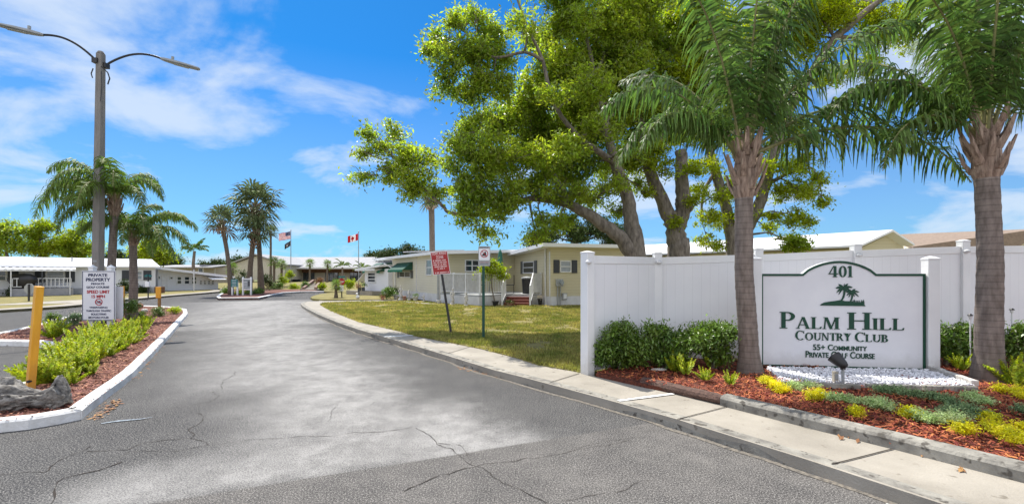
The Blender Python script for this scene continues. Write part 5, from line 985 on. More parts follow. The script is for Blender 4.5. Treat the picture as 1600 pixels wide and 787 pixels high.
    Y = 60; fr = [(a, e, 2.0, 1.3) for a, e in ((0, 25), (180, 30), (60, 40), (120, 50), (200, 60), (300, 45), (340, 60), (150, 20), (20, 70), (250, 35))]
    queen_palm('coconut_palm', 'small distant coconut-like palm rising above the grey roof', [(XA(303, Y), Y, .4), (XA(302, Y), Y, 3), (XA(304, Y), Y, ZA(392, Y))], (.22, .16), .3, fr, 26, .75, .12, M_frond, boots=False)
    for pxx, pyc, pyb, Y, r, lab in ((484, 412, 441, 60, 11, 'fan palm in front of the clubhouse just right of the american flagpole'), (511, 413, 441, 60, 11, 'second fan palm from the flagpole in front of the clubhouse'), (428, 410, 447, 47, 14, 'leafy palm just behind the slender palm on the island'), (440, 414, 447, 49, 13, 'drooping palm between the slender palm and the flagpole'), (364, 420, 444, 56, 14, 'small palm beside the left end of the beige gable building')):
        fan_palm('small_palm', lab, (XA(pxx, Y), Y, .3), (XA(pxx+random.uniform(-1, 1), Y), Y, ZA(pyc, Y)), .13, r*Y/F, 20, m=M_frondy, group='small palms around the clubhouse', segs=11)
    for pxx, pyc, Y, lab in ((535, 412, 60, 'feathery palm in front of the clubhouse between the two flagpoles'), (566, 416, 58, 'feathery palm just behind the canadian flagpole')):
        fr = [(a, e, 1.4, 1.5) for a, e in ((0, 40), (180, 45), (60, 50), (120, 60), (200, 70), (300, 55), (340, 30), (150, 25), (220, 20))]
        queen_palm('feather_palm', lab, [(XA(pxx, Y), Y, .4), (XA(pxx, Y), Y, 1.5), (XA(pxx, Y), Y, ZA(pyc+5, Y))], (.15, .11), .25, fr, 22, .55, .1, M_frondy, boots=False, group='feathery palms in front of the clubhouse')
    # bushes of the middle distance
    bs = [(352, 454, 35, 10, 7, M_shrub, 'clipped dark hedge at the left tip of the planting island'), (374, 458, 34, 8, 5, M_fern, 'light green bush in front of the hedge on the island'), (388, 459, 34, 8, 4, M_shrub, 'low green bush below the white notice board'), (403, 455, 34.5, 8, 6, M_shrub, 'round clipped bush right of the white notice board'), (395, 460, 34, 7, 4, M_leafd, 'low dark bush under the white notice board'),
          (416, 438, 42, 11, 17, M_leafd, 'tall dark bushy palmetto clump right of the cabbage palm trunks'), (432, 446, 44, 9, 8, M_shrub, 'green bush at the foot of the slender palm'), (378, 432, 46, 12, 12, M_leafd, 'dark bush behind the notice board'), (443, 438, 46, 9, 9, M_leafy, 'bright yellow-green bush left of the american flagpole'), (453, 428, 48, 6, 7, M_leafy, 'yellow-green young tree beside the american flagpole'), (460, 448, 45, 9, 5, M_leafy, 'low yellow bush left of the clubhouse steps'), (476, 444, 46, 5, 6, M_shrub, 'green bush at the left of the clubhouse steps'), (500, 440, 50, 6, 6, M_terra, 'reddish flowering bush in front of the clubhouse doors'), (503, 447, 42, 6, 6, M_leafy, 'light green bush at the right of the clubhouse steps'), (546, 443, 36, 10, 10, M_leafy, 'yellow-green bush right of the red stop sign'), (530, 448, 37, 7, 5, M_leafy, 'small bush between the stop sign and the dracaena')]
    for pxx, pyy, Y, rx, rz, m, lab in bs: c = PT(pxx, pyy, Y); shrub('bush', lab, c, (rx*Y/F, rx*Y/F, rz*Y/F), 1500, .06, m if m != M_terra else M_dead, stems=3, group='bushes of the middle distance', cat='bush')
    x, y = G(525, 465, LZ); t = fan_palm('young_palm', 'young multi-stemmed palm on the grass beside the red stop sign', (x, y, LZ), (x, y, ZA(446, y)), .10, 15*y/F, 22, m=M_frondy, segs=11)
    # house bushes left
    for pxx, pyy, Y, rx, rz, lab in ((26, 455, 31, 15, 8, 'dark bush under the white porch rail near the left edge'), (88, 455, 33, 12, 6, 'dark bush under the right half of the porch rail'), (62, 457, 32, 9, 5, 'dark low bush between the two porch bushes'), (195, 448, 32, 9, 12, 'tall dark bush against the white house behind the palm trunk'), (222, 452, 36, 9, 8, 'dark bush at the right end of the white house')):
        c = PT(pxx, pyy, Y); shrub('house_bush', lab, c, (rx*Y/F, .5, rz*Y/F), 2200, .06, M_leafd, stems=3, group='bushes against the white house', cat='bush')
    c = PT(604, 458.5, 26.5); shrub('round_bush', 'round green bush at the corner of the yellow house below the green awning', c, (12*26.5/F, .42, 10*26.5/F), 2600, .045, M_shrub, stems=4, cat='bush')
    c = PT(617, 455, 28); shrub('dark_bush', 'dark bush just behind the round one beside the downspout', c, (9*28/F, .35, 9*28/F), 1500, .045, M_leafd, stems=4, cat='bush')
others()

# ------------------------------------------------------------ planting on the left median
def median_plants():
    pr = [fern_proto(17, .47, 'foxtail_fern'), fern_proto(13, .43), fern_proto(15, .50)]; used = [0, 0, 0]
    spots = [(62, 600, 1.0), (38, 596, .8), (88, 596, 1.05), (112, 588, 1.1), (78, 584, 1.0), (104, 574, 1.15), (128, 578, 1.05), (124, 562, 1.1), (146, 566, 1.1), (150, 552, 1.15), (168, 556, 1.0), (130, 547, 1.0), (152, 540, 1.05), (172, 543, 1.15), (190, 546, 1.0), (186, 532, 1.1), (206, 536, 1.05), (168, 529, 1.0), (208, 524, 1.05), (222, 522, 1.0), (200, 515, .9), (142, 530, 1.0), (118, 538, 1.0), (228, 512, .8), (94, 560, .9), (110, 600, .7), (84, 527, 1.1), (140, 585, .7)]
    far = lambda px, py: 'by the log' if py > 580 else ('in the thick row beside the long white kerb' if py > 535 else 'near the private property sign')
    side = lambda i: ''
    for i, (px, py, s) in enumerate(spots):
        x, y = G(px, py, MZ); k = i % 3; lab = 'bright yellow-green foxtail fern '+far(px, py); s *= .88
        if (px, py) == (38, 596): lab = 'foxtail fern with plumes leaning left out over the asphalt beside the yellow post'
        if (px, py) == (110, 600): lab = 'small pale foxtail fern just right of the log tip'
        if (px, py) == (84, 527): lab = 'separate spiky fern standing alone left of the private property sign'
        if (px, py) == (228, 512): lab = 'last and smallest foxtail fern at the far end of the row'
        o = place(pr[k], used[k], (x, y, MZ-0.01), random.uniform(0, 6), s, lab); o['group'] = 'foxtail ferns on the left median' if lab.startswith('bright') is False else 'foxtail ferns '+far(px, py); used[k] = 1
    bs = [(196, 483, 19, 20, M_shrub, 'dense bright green bush at the foot of the palms beside the property sign', 2.2), (115, 500, 12, 8, M_juni, 'variegated shrub with pale flowers left of the property sign', 1), (98, 508, 11, 8, M_juni, 'variegated pale shrub by the far white kerb', 1), (82, 497, 9, 9, M_shrub, 'leafy upright green shrub nearest the left kerb', 1), (125, 494, 8, 7, M_juni, 'pale-leaved shrub touching the left edge of the property sign', 1), (228, 500, 12, 8, M_leafy, 'low yellow-green shrub behind the fern row', 1), (246, 486, 13, 8, M_shrub, 'spiky green shrub at the base of the second yellow post', 1), (273, 484, 11, 6, M_fern, 'rounded light green shrub at the far tip of the median', 1), (218, 492, 8, 5, M_shrub, 'small green shrub right of the palm bush', 1)]
    for px, py, rx, rz, m, lab, d in bs:
        x, y = G(px, py+rz, MZ); c = PT(px, py, y); shrub('median_shrub', lab, c, (rx*y/F, rx*y/F*.8, rz*y/F), int(1500*d), .026, m, stems=4, z0=MZ, group='shrubs on the left median')
    V = []
    for px, py in ((110, 497), (120, 493), (100, 503), (92, 500), (126, 489), (88, 507), (104, 508)):
        x, y = G(px, py+8, MZ); c = PT(px, py, y)
        for k in range(9): q = c+Vector((random.gauss(0, .12), random.gauss(0, .1), random.gauss(.03, .07))); s = .02; V.append([tuple(q+Vector(v)*s) for v in ((-1, 0, 0), (0, -.5, -1), (1, 0, 0), (0, .5, 1))])
    kind(quads('pale_blossom', np.array(V), M_flow), 'stuff', 'pale little blossoms on the shrubs left of the property sign', 'flowers')
    for i, (px, py, s, m, lab) in enumerate(((216, 478, .20, M_terra, 'reddish clay pot lying among the shrubs behind the palm'), (226, 484, .12, M_stone, 'white garden stone right of the palm bush'), (142, 511, .13, M_stone, 'pale stone at the foot of the left sign post'))):
        x, y = G(px, py+3, MZ); tag(MB().ball((x, y, MZ+s*.4), (s, s*.8, s*.7), 7, .12).build('garden_stone' if i else 'clay_pot', m, smooth=True), lab, 'stone' if i else 'pot')
median_plants()

def log():
    t0 = Vector((*G(-25, 640, MZ), 0)); t1 = Vector((*G(107, 634, MZ), 0)); mb = MB(); n = 90; m = 64; vs = []
    ax = (t1-t0); L = ax.length; ax.normalize(); nn = Vector((-ax.y, ax.x, 0))
    for i in range(n+1):
        f = i/n; c = t0+ax*L*f; r = 0.135+0.04*math.sin(f*math.pi*1.3+.9)+0.02*math.sin(f*9)
        end = min(1, (1-f)*9); r *= 0.55+0.45*math.sqrt(end)
        for j in range(m):
            a = 2*math.pi*j/m; tw = a+f*0.9
            nz = mnoise.noise(Vector((f*2.6, math.cos(tw)*1.3, math.sin(tw)*1.3)))*0.55+mnoise.noise(Vector((f*5.0, math.cos(tw)*3.2+3, math.sin(tw)*3.2)))*0.34
            gv = 1-abs(mnoise.noise(Vector((f*3.2, math.cos(tw)*4.2+8, math.sin(tw)*4.2))))*2.6; nz -= 0.30*max(0, gv-0.55)/.45
            gr2 = mnoise.noise(Vector((f*6, math.cos(tw)*11, math.sin(tw)*11+5)))*0.10; rr = r*(1+nz*0.95+gr2); top = max(0, math.sin(a))
            z = MZ+0.10+math.sin(a)*rr*0.95+0.12*top*math.exp(-((f-.90)/.07)**2)+0.05*top*math.exp(-((f-.15)/.12)**2)
            p = c+nn*math.cos(a)*rr*1.15+ax*0.04*mnoise.noise(Vector((a*2, f*3, 1)))*(f > .9); vs.append((p.x, p.y, max(MZ-.03, z)))
    fs = [(i*m+j, i*m+(j+1) % m, (i+1)*m+(j+1) % m, (i+1)*m+j) for i in range(n) for j in range(m)]+[tuple(reversed(range(m))), tuple(range(n*m, (n+1)*m))]
    o = mb.add(vs, fs).build('driftwood_log', M_log, smooth=True); tag(o, 'weathered grey driftwood log lying across the near tip of the left median', 'log')
log()
def bollards():
    x, y = G(46, 611, MZ); z1 = ZA(447, y+.1); lean = 17/711*y
    t = thing('yellow_post', 'tall square yellow post leaning right above the driftwood log', 'post', (x, y, MZ), 'yellow posts on the median')
    rz = math.atan2(-.53, .85)+.3; m = MB(); m.bar((x, y, MZ-.1), (x+lean*.75, y+.02, z1), .118, .075, up=(.55, .85, 0)); m.build('shaft', M_yellow, t, bevel=.006)
    MB().tube([(x+.05, y-.07, MZ+.14), (x+.05, y-.03, MZ+.14)], .017, 10).build('hole', M_dark, t)
    for px, py, pt, w, lab in ((249, 484, 448, .20, 'short yellow post with a rusty stem at the far end of the median'), (193, 492, 447, .14, 'yellow post half hidden behind the bush left of the second palm')):
        x, y = G(px, py, MZ); z1 = ZA(pt, y); t = thing('yellow_post', lab, 'post', (x, y, MZ), 'yellow posts on the median')
        MB().box((x, y, (MZ+z1)/2), (w*.45, w*.35, z1-MZ)).build('stem', mat('rusty_post'+str(px), (.35, .20, .05), (.22, .12, .05), rough=.8), t)
        MB().box((x, y-.05, z1-(z1-MZ)*.24), (w, .05, (z1-MZ)*.48)).build('face', M_yellow, t, bevel=.005)
bollards()
def street_lamp():
    x, y = G(152, 505, MZ); zt = ZA(84, y); t = thing('street_lamp', 'tall square concrete street lamp pole with two curved arms and long flat lamp heads', 'street lamp', (x, y, MZ)); xt = XA(157.5, y)
    m = MB(); m.hexa([(x+a*.118, y+b*.118, MZ-.1) for a, b in ((-1, -1), (1, -1), (1, 1), (-1, 1))], [(xt+a*.085, y+b*.085, zt) for a, b in ((-1, -1), (1, -1), (1, 1), (-1, 1))]); 
    o = m.build('pole', M_pole, t, bevel=.02); o.data.transform(Matrix.Identity(4))
    MB().lathe((xt, y, zt), [(.10, 0), (.07, .06), (.02, .08)], 8).build('pole_cap', M_pole, t)
    top = Vector((xt, y, zt)); nrm = Vector((.85, .53, 0)).normalized()
    for sg, L, dz, head in ((1, 1.45, .05, 1.05), (-1, 1.25, .0, .95)):
        b = top+Vector((0, 0, -.30-.05*sg))+nrm*sg*.1; e = top+nrm*sg*L+Vector((0, 0, .22 if sg > 0 else .22)); pts = []
        for i in range(13):
            f = i/12; q = b.lerp(e, f); q.z = b.z+(e.z-b.z)*math.sin(f*math.pi/2)**.85+.10*math.sin(f*math.pi)*(f < 1); pts.append(q)
        arm = MB(); arm.tube(pts, .032, 8); arm.box(b, (.16, .16, .14)); a = arm.build('arm', M_dark, t, smooth=False)
        d = (pts[-1]-pts[-2]).normalized(); d = Vector((nrm.x*sg, nrm.y*sg, -.10 if sg > 0 else .04)).normalized(); w = Vector((-nrm.y, nrm.x, 0)); up = w.cross(d); up = up if up.z > 0 else -up
        hm = MB(); prof = [(0, .05, .035), (.08, .075, .05), (.30, .12, .06), (.62, .14, .048), (head-.06, .125, .035), (head, .07, .02)]; vs = []
        for l, ww, hh in prof:
            for a0, b0 in ((-1, -.6), (-.8, .6), (0, 1), (.8, .6), (1, -.6), (.6, -1), (-.6, -1)): vs.append(e+d*l+w*a0*ww+up*b0*hh)
        fs = [(i*7+j, i*7+(j+1) % 7, (i+1)*7+(j+1) % 7, (i+1)*7+j) for i in range(5) for j in range(7)]+[tuple(range(7)), tuple(reversed(range(35, 42)))]
        h = hm.add(vs, fs).build('lamp_head', M_grey, t, smooth=False); pc = e+d*.30+up*.06
        MB().tube([pc, pc+up*.10], .04, 10).build('photocell', M_grey, h); g0 = e+d*.55-up*.062
        MB().box(g0, (.4, .15, .012), math.atan2(d.y, d.x), 0, -math.asin(max(-1, min(1, d.z)))).build('lens', M_blind, h)
    wm = MB(); wm.tube([top+Vector((.12, -.12, -.45)), top+Vector((.3, -.1, -.62)), top+Vector((.36, -.1, -.80)), top+Vector((.3, -.1, -.98))], .018, 6); wm.tube([top+Vector((-.12, -.12, -.5)), top+Vector((-.2, -.1, -.65)), top+Vector((-.16, -.1, -.78))], .016, 6); wm.tube([top+Vector((.13, -.13, -.6)), top+Vector((.15, -.13, -1.0)), top+Vector((.11, -.13, -1.5))], .010, 6); wm.build('wire', M_dark, t)
    MB().box((x+(xt-x)*.27, y-.115, ZA(408, y)), (.12, .01, .06)).build('number_plate', M_grey, t)
street_lamp()

# ------------------------------------------------------------ signs
def slash_ring(fr, cx, cz, r, t, m, parent, ang=45, slash_w=None):
    s = Serif(fr, .006); s.ring(cx, cz, r, r, t, t, 0, 360, 30); w = slash_w or t*.8; a = R(ang); dx, dz = math.cos(a), math.sin(a)
    s.poly([(cx-dx*r*.93-dz*w/2, cz-dz*r*.93+dx*w/2), (cx-dx*r*.93+dz*w/2, cz-dz*r*.93-dx*w/2), (cx+dx*r*.93+dz*w/2, cz+dz*r*.93-dx*w/2), (cx+dx*r*.93-dz*w/2, cz+dz*r*.93+dx*w/2)]); s.mb.build('prohibition_ring', m, parent)
def property_sign():
    Y = 12.6; W = WF((XA(128, Y), Y), (XA(180, Y+.03), Y+.03)); c = W.P(W.len/2, MZ); t = thing('property_sign', 'white private property and speed limit notice board on two white posts in the median', 'sign', tuple(c))
    cx = lambda q: W.s_at(100+q*.1653); cz = lambda r, q=325: W.z_at(100+q*.1653, 400+r*.1653)
    b = MB(); W.boxm(b, 0, W.len, cz(610), cz(138), -.02, 0); b.build('board', M_signw, t, bevel=.004)
    f = MB(); i = .012; z0, z1 = cz(610)+i, cz(138)-i
    W.boxm(f, i, W.len-i, z1-.016, z1, .001, .004); W.boxm(f, i, W.len-i, z0, z0+.016, .001, .004); W.boxm(f, i, i+.016, z0+.016, z1-.016, .001, .004); W.boxm(f, W.len-i-.016, W.len-i, z0+.016, z1-.016, .001, .004); f.build('border', M_navy, t)
    b2 = MB(); W.boxm(b2, .05, W.len+.06, cz(610)+.03, cz(290)+.0, -.20, -.18); b2.build('back_board', M_signw, t)
    fr = lambda a, z, o: W.P(a, z, o)
    for tx, a, b, r0, r1, m in (('PRIVATE', 230, 410, 193, 165, M_navy), ('PROPERTY', 208, 438, 238, 206, M_navy), ('PRIVATE', 257, 383, 270, 252, M_navy), ('GOLF COURSE', 213, 428, 303, 283, M_navy), ('SPEED LIMIT', 217, 432, 352, 321, M_red), ('15 MPH', 262, 388, 395, 366, M_red), ('TRESPASSING', 240, 412, 493, 476, M_navy), ('THROUGH TRAFFIC', 210, 447, 525, 507, M_navy), ('SOLICITING', 257, 400, 557, 538, M_navy), ('MOTORCYCLES', 233, 422, 588, 569, M_navy)):
        text_mesh(tx, fr, cx(a), cx(b), cz(r0), cz(r1), m, t, off=.03, dep=.002)
    slash_ring(fr, cx(330), cz(433), .098, .018, M_red, t, -35)
    s = Serif(fr, .003); x0, zz = cx(330), cz(433); s.ring(x0-.035, zz-.02, .028, .028, .01, .01); s.ring(x0+.038, zz-.02, .028, .028, .01, .01); s.poly([(x0-.05, zz+.025), (x0+.04, zz+.035), (x0+.045, zz-.0), (x0-.03, zz-.01)]); s.mb.build('symbol', M_navy, t)
    for q in (240, 415):
        a = cx(q); pt = W.P(a, 0, -.10); z1 = cz(112); MB().box((pt.x, pt.y, (MZ-.1+z1)/2), (.13, .13, z1-MZ+.1)).build('post', M_white, t, bevel=.005)
        c = MB().lathe((pt.x, pt.y, z1), [(.105, 0), (.105, .02), (.006, .09)], 4); c.v = [(pt.x+(x-pt.x)*.7071-(y-pt.y)*.7071, pt.y+(x-pt.x)*.7071+(y-pt.y)*.7071, z) for x, y, z in c.v]; c.build('post_cap', M_white, t)
property_sign()
def worn_lines(rows, m, parent):   # rows of lettering too faded to read in the photo: broken word-length strokes
    mb = MB()
    for fr, a0, a1, z0, z1 in rows:
        a = a0; h = z1-z0
        while a < a1-h*.5:
            w = min(a1-a, h*random.uniform(.35, .75)); mb.hexa([fr(a, z0, .0035), fr(a+w, z0, .0035), fr(a+w, z1, .0035), fr(a, z1, .0035)], [fr(a, z0, .005), fr(a+w, z0, .005), fr(a+w, z1, .005), fr(a, z1, .005)]); a += w+h*random.choice((.2, .2, .25, .7))
    mb.build('faded_lettering', m, parent)
def tow_sign():
    bx, by = G(706, 521, LZ); t = thing('tow_away_sign', 'faded red tow away zone sign on a leaning dark metal post', 'sign', (bx, by, LZ)); top = PT(686, 418, by); 
    MB().bar((bx, by, LZ-.1), (top.x, by+.015, top.z+.25), .055, .035, up=(0, 1, 0)).build('post', M_dark, t)
    # plate corners read off the photo, all on the plane just before the post
    Yp = by-.045; c = [PT(672, 393.8, Yp), PT(699, 391.6, Yp), PT(703.5, 426, Yp), PT(677, 429.5, Yp)]; u = (c[1]-c[0]); wl = u.length; u.normalize(); v = (c[0]-c[3]); hl = v.length; v.normalize(); n = u.cross(v).normalized(); n = n if n.y < 0 else -n
    fr = lambda a, z, o: c[3]+u*a+v*z+n*o
    def pl(m, mt, nm, a0, a1, b0, b1, o0, o1): return MB().hexa([fr(a0, b0, o1), fr(a1, b0, o1), fr(a1, b0, o0), fr(a0, b0, o0)], [fr(a0, b1, o1), fr(a1, b1, o1), fr(a1, b1, o0), fr(a0, b1, o0)]).build(nm, mt, t)
    pl(0, M_signw, 'plate', 0, wl, 0, hl, -.006, 0); pl(0, M_redsign, 'red_face', .012, wl-.012, .012, hl-.012, .001, .003)
    for tx, a, b, r0, r1 in (('TOW AWAY', .06, .94, .85, .97), ('ZONE', .30, .72, .68, .82)):
        text_mesh(tx, fr, a*wl, b*wl, r0*hl, r1*hl, M_fadew, t, off=.03, dep=.002)
    lines = [(fr, a*wl, b*wl, r0*hl, r1*hl) for a, b, r0, r1 in ((.10, .90, .58, .64), (.12, .88, .49, .55), (.10, .90, .40, .46), (.14, .86, .31, .37), (.30, .74, .22, .28), (.12, .92, .05, .11))]; worn_lines(lines, M_fadew, t)
def dog_sign():
    bx, by = G(755.5, 529, LZ); t = thing('prohibition_sign', 'small white sign with red slashed ring and dark animal symbol on a straight green post', 'sign', (bx, by, LZ)); zt = ZA(386, by)
    p = MB(); p.box((bx, by, (LZ+ZA(400, by))/2), (.02, .05, ZA(400, by)-LZ+.1)); p.box((bx, by-.024, (LZ+ZA(416, by))/2), (.062, .012, ZA(416, by)-LZ)); p.build('post', M_gpost, t)
    W = WF((XA(747.5, by-.05), by-.05), (XA(766, by-.05), by-.05)); fr = lambda a, z, o: W.P(a, z, o); z0 = ZA(415.5, by-.05); z1 = ZA(384.5, by-.05); w = W.len
    def rr(a0, a1, b0, b1, r, o, m, nm, th=.004):
        P = []
        for cx_, cz_, s in ((a1-r, b1-r, 0), (a0+r, b1-r, 90), (a0+r, b0+r, 180), (a1-r, b0+r, 270)):
            for k in range(5): a = R(s+k*22.5); P.append((cx_+r*math.cos(a), cz_+r*math.sin(a)))
        return MB().hexa([fr(x, z, o) for x, z in P], [fr(x, z, o+th) for x, z in P]).build(nm, m, t)
    rr(0, w, z0, z1, .03, 0, M_grey, 'plate'); rr(.012, w-.012, z0+.012+.12, z1-.055, .02, .005, M_signw, 'white_panel'); 
    slash_ring(lambda a, z, o: fr(a, z, o+.009), w/2, z1-.17, .088, .015, M_red, t, 135)
    s = Serif(lambda a, z, o: fr(a, z, o+.0095), .002); x, z = w/2, z1-.175; s.poly([(x-.055, z-.045), (x+.05, z-.05), (x+.045, z+.0), (x+.03, z+.045), (x+.01, z+.05), (x-.0, z+.02), (x-.035, z+.0)]); s.poly([(x+.0, z+.03), (x+.03, z+.055), (x+.035, z+.03), (x-.01, z+.015)]); s.mb.build('symbol', M_dark, t)
    fq = lambda a, z, o: fr(a, z, o+.002); worn_lines([(fq, .03, w-.03, z1-.038, z1-.022)], M_navy, t); worn_lines([(fq, .03, w-.03, z0+.080, z0+.090)], M_red, t); worn_lines([(fq, .04, w-.04, z0+.045, z0+.055)], M_navy, t)
tow_sign(); dog_sign()
def disc(c, r, th, axis, n, mb):
    ax = Vector(axis).normalized(); return mb.tube([Vector(c)-ax*th/2, Vector(c)+ax*th/2], r, n)
def small_signs():
    x, y = G(46, 470, LZ); t = thing('road_sign', 'grey back of an octagonal road sign on a dark post before the white house', 'road sign', (x, y, LZ)); MB().box((x, y-.03, (LZ+ZA(444, y))/2), (.08, .05, ZA(444, y)-LZ)).build('post', M_dark, t); o = MB(); disc((x, y, ZA(451, y)), .31, .012, (0, 1, 0), 8, o); o.v = [(x+(a-x)*math.cos(R(22.5))-(c-ZA(451, y))*math.sin(R(22.5)), b, ZA(451, y)+(a-x)*math.sin(R(22.5))+(c-ZA(451, y))*math.cos(R(22.5))) for a, b, c in o.v]; o.build('plate', M_grey, t)
    x, y = G(534, 464, LZ); t = thing('stop_sign', 'red stop sign above a small white plate on the grass by the side street', 'road sign', (x, y, LZ)); zc = ZA(440, y); MB().box((x, y, (LZ+ZA(434, y))/2), (.06, .05, ZA(434, y)-LZ)).build('post', M_dark, t)
    o = MB(); disc((x, y-.035, zc), .22, .01, (0, 1, 0), 8, o); o.v = [(x+(a-x)*math.cos(R(22.5))-(c-zc)*math.sin(R(22.5)), b, zc+(a-x)*math.sin(R(22.5))+(c-zc)*math.cos(R(22.5))) for a, b, c in o.v]; o.build('red_plate', M_red, t)
    fr = lambda a, z, d: Vector((x+a, y-.042-d, z)); text_mesh('STOP', fr, -.15, .15, zc-.06, zc+.06, M_signw, t, dep=.002)
    MB().box((x, y-.035, ZA(450, y)), (.26, .01, .36)).build('white_plate', M_signw, t)
    MB().box((x, y, ZA(432.3, y)), (.42, .02, .10)).build('street_name_blade', M_teal, t)
    x, y = G(231.5, 465, LZ); t = thing('street_name_sign', 'green street name blades on a thin post with a small white box below', 'sign', (x, y, LZ)); MB().tube([(x, y, LZ), (x, y, ZA(428, y))], .035, 8).build('post', M_dark, t); MB().box((x, y, ZA(431, y)), (.42, .03, .11), .1).build('blade', M_teal, t); MB().box((x, y, ZA(429.5, y)), (.03, .32, .09), .1).build('blade', M_teal, t); MB().box((x, y-.06, ZA(444, y)), (.26, .08, .32)).build('box', M_signw, t, bevel=.02)
    # island: teal plaque and white notice board
    x, y = G(367, 461, LZ); t = thing('teal_plaque', 'teal notice plaque with faint white lines on a white stand beside the leaning palm', 'sign', (x, y, LZ)); o = MB(); o.box((x-.18, y, (LZ+ZA(440, y))/2), (.09, .09, ZA(440, y)-LZ)); o.box((x+.18, y, (LZ+ZA(440, y))/2), (.09, .09, ZA(440, y)-LZ)); o.build('stand', M_white, t)
    zc = ZA(442, y); b = MB().box((x, y-.06, zc), (10*y/F, .05, 12*y/F)).build('board', M_teal, t); l = MB()
    for k in range(5): l.box((x, y-.087, zc+.2-.1*k), (.32-.03*(k % 2), .003, .022))
    l.build('writing_lines', M_signw, b); MB().lathe((x, y-.04, zc+6*y/F), [(.05, 0), (.06, .05), (.01, .1)], 8).build('finial', M_gpost, t)
    x, y = G(386, 461, LZ); t = thing('notice_board', 'white framed community notice board with grey panel on two posts on the island', 'notice board', (x, y, LZ)); w = 12.5*y/F
    for sx in (-1, 1): MB().box((x+sx*w/2, y, (LZ+ZA(432.5, y))/2), (.09, .09, ZA(432.5, y)-LZ)).build('post', M_white, t)
    MB().box((x, y, ZA(443.5, y)), (w-.09, .06, 15*y/F)).build('board', M_blind, t); MB().box((x, y-.01, ZA(435.5, y)), (w+.1, .12, .07)).build('top_rail', M_white, t); MB().box((x, y-.035, ZA(452, y)), (w-.09, .03, .06)).build('bottom_rail', M_white, t)
    l = MB()
    for k in range(4): l.box((x-.1, y-.034, ZA(440+k*2.6, y)), (w*.5, .004, .025))
    l.build('notices', M_signw, t); MB().box((x+w*.26, y-.035, ZA(443, y)), (w*.24, .006, .38)).build('dark_notice', M_shutd, t)
small_signs()

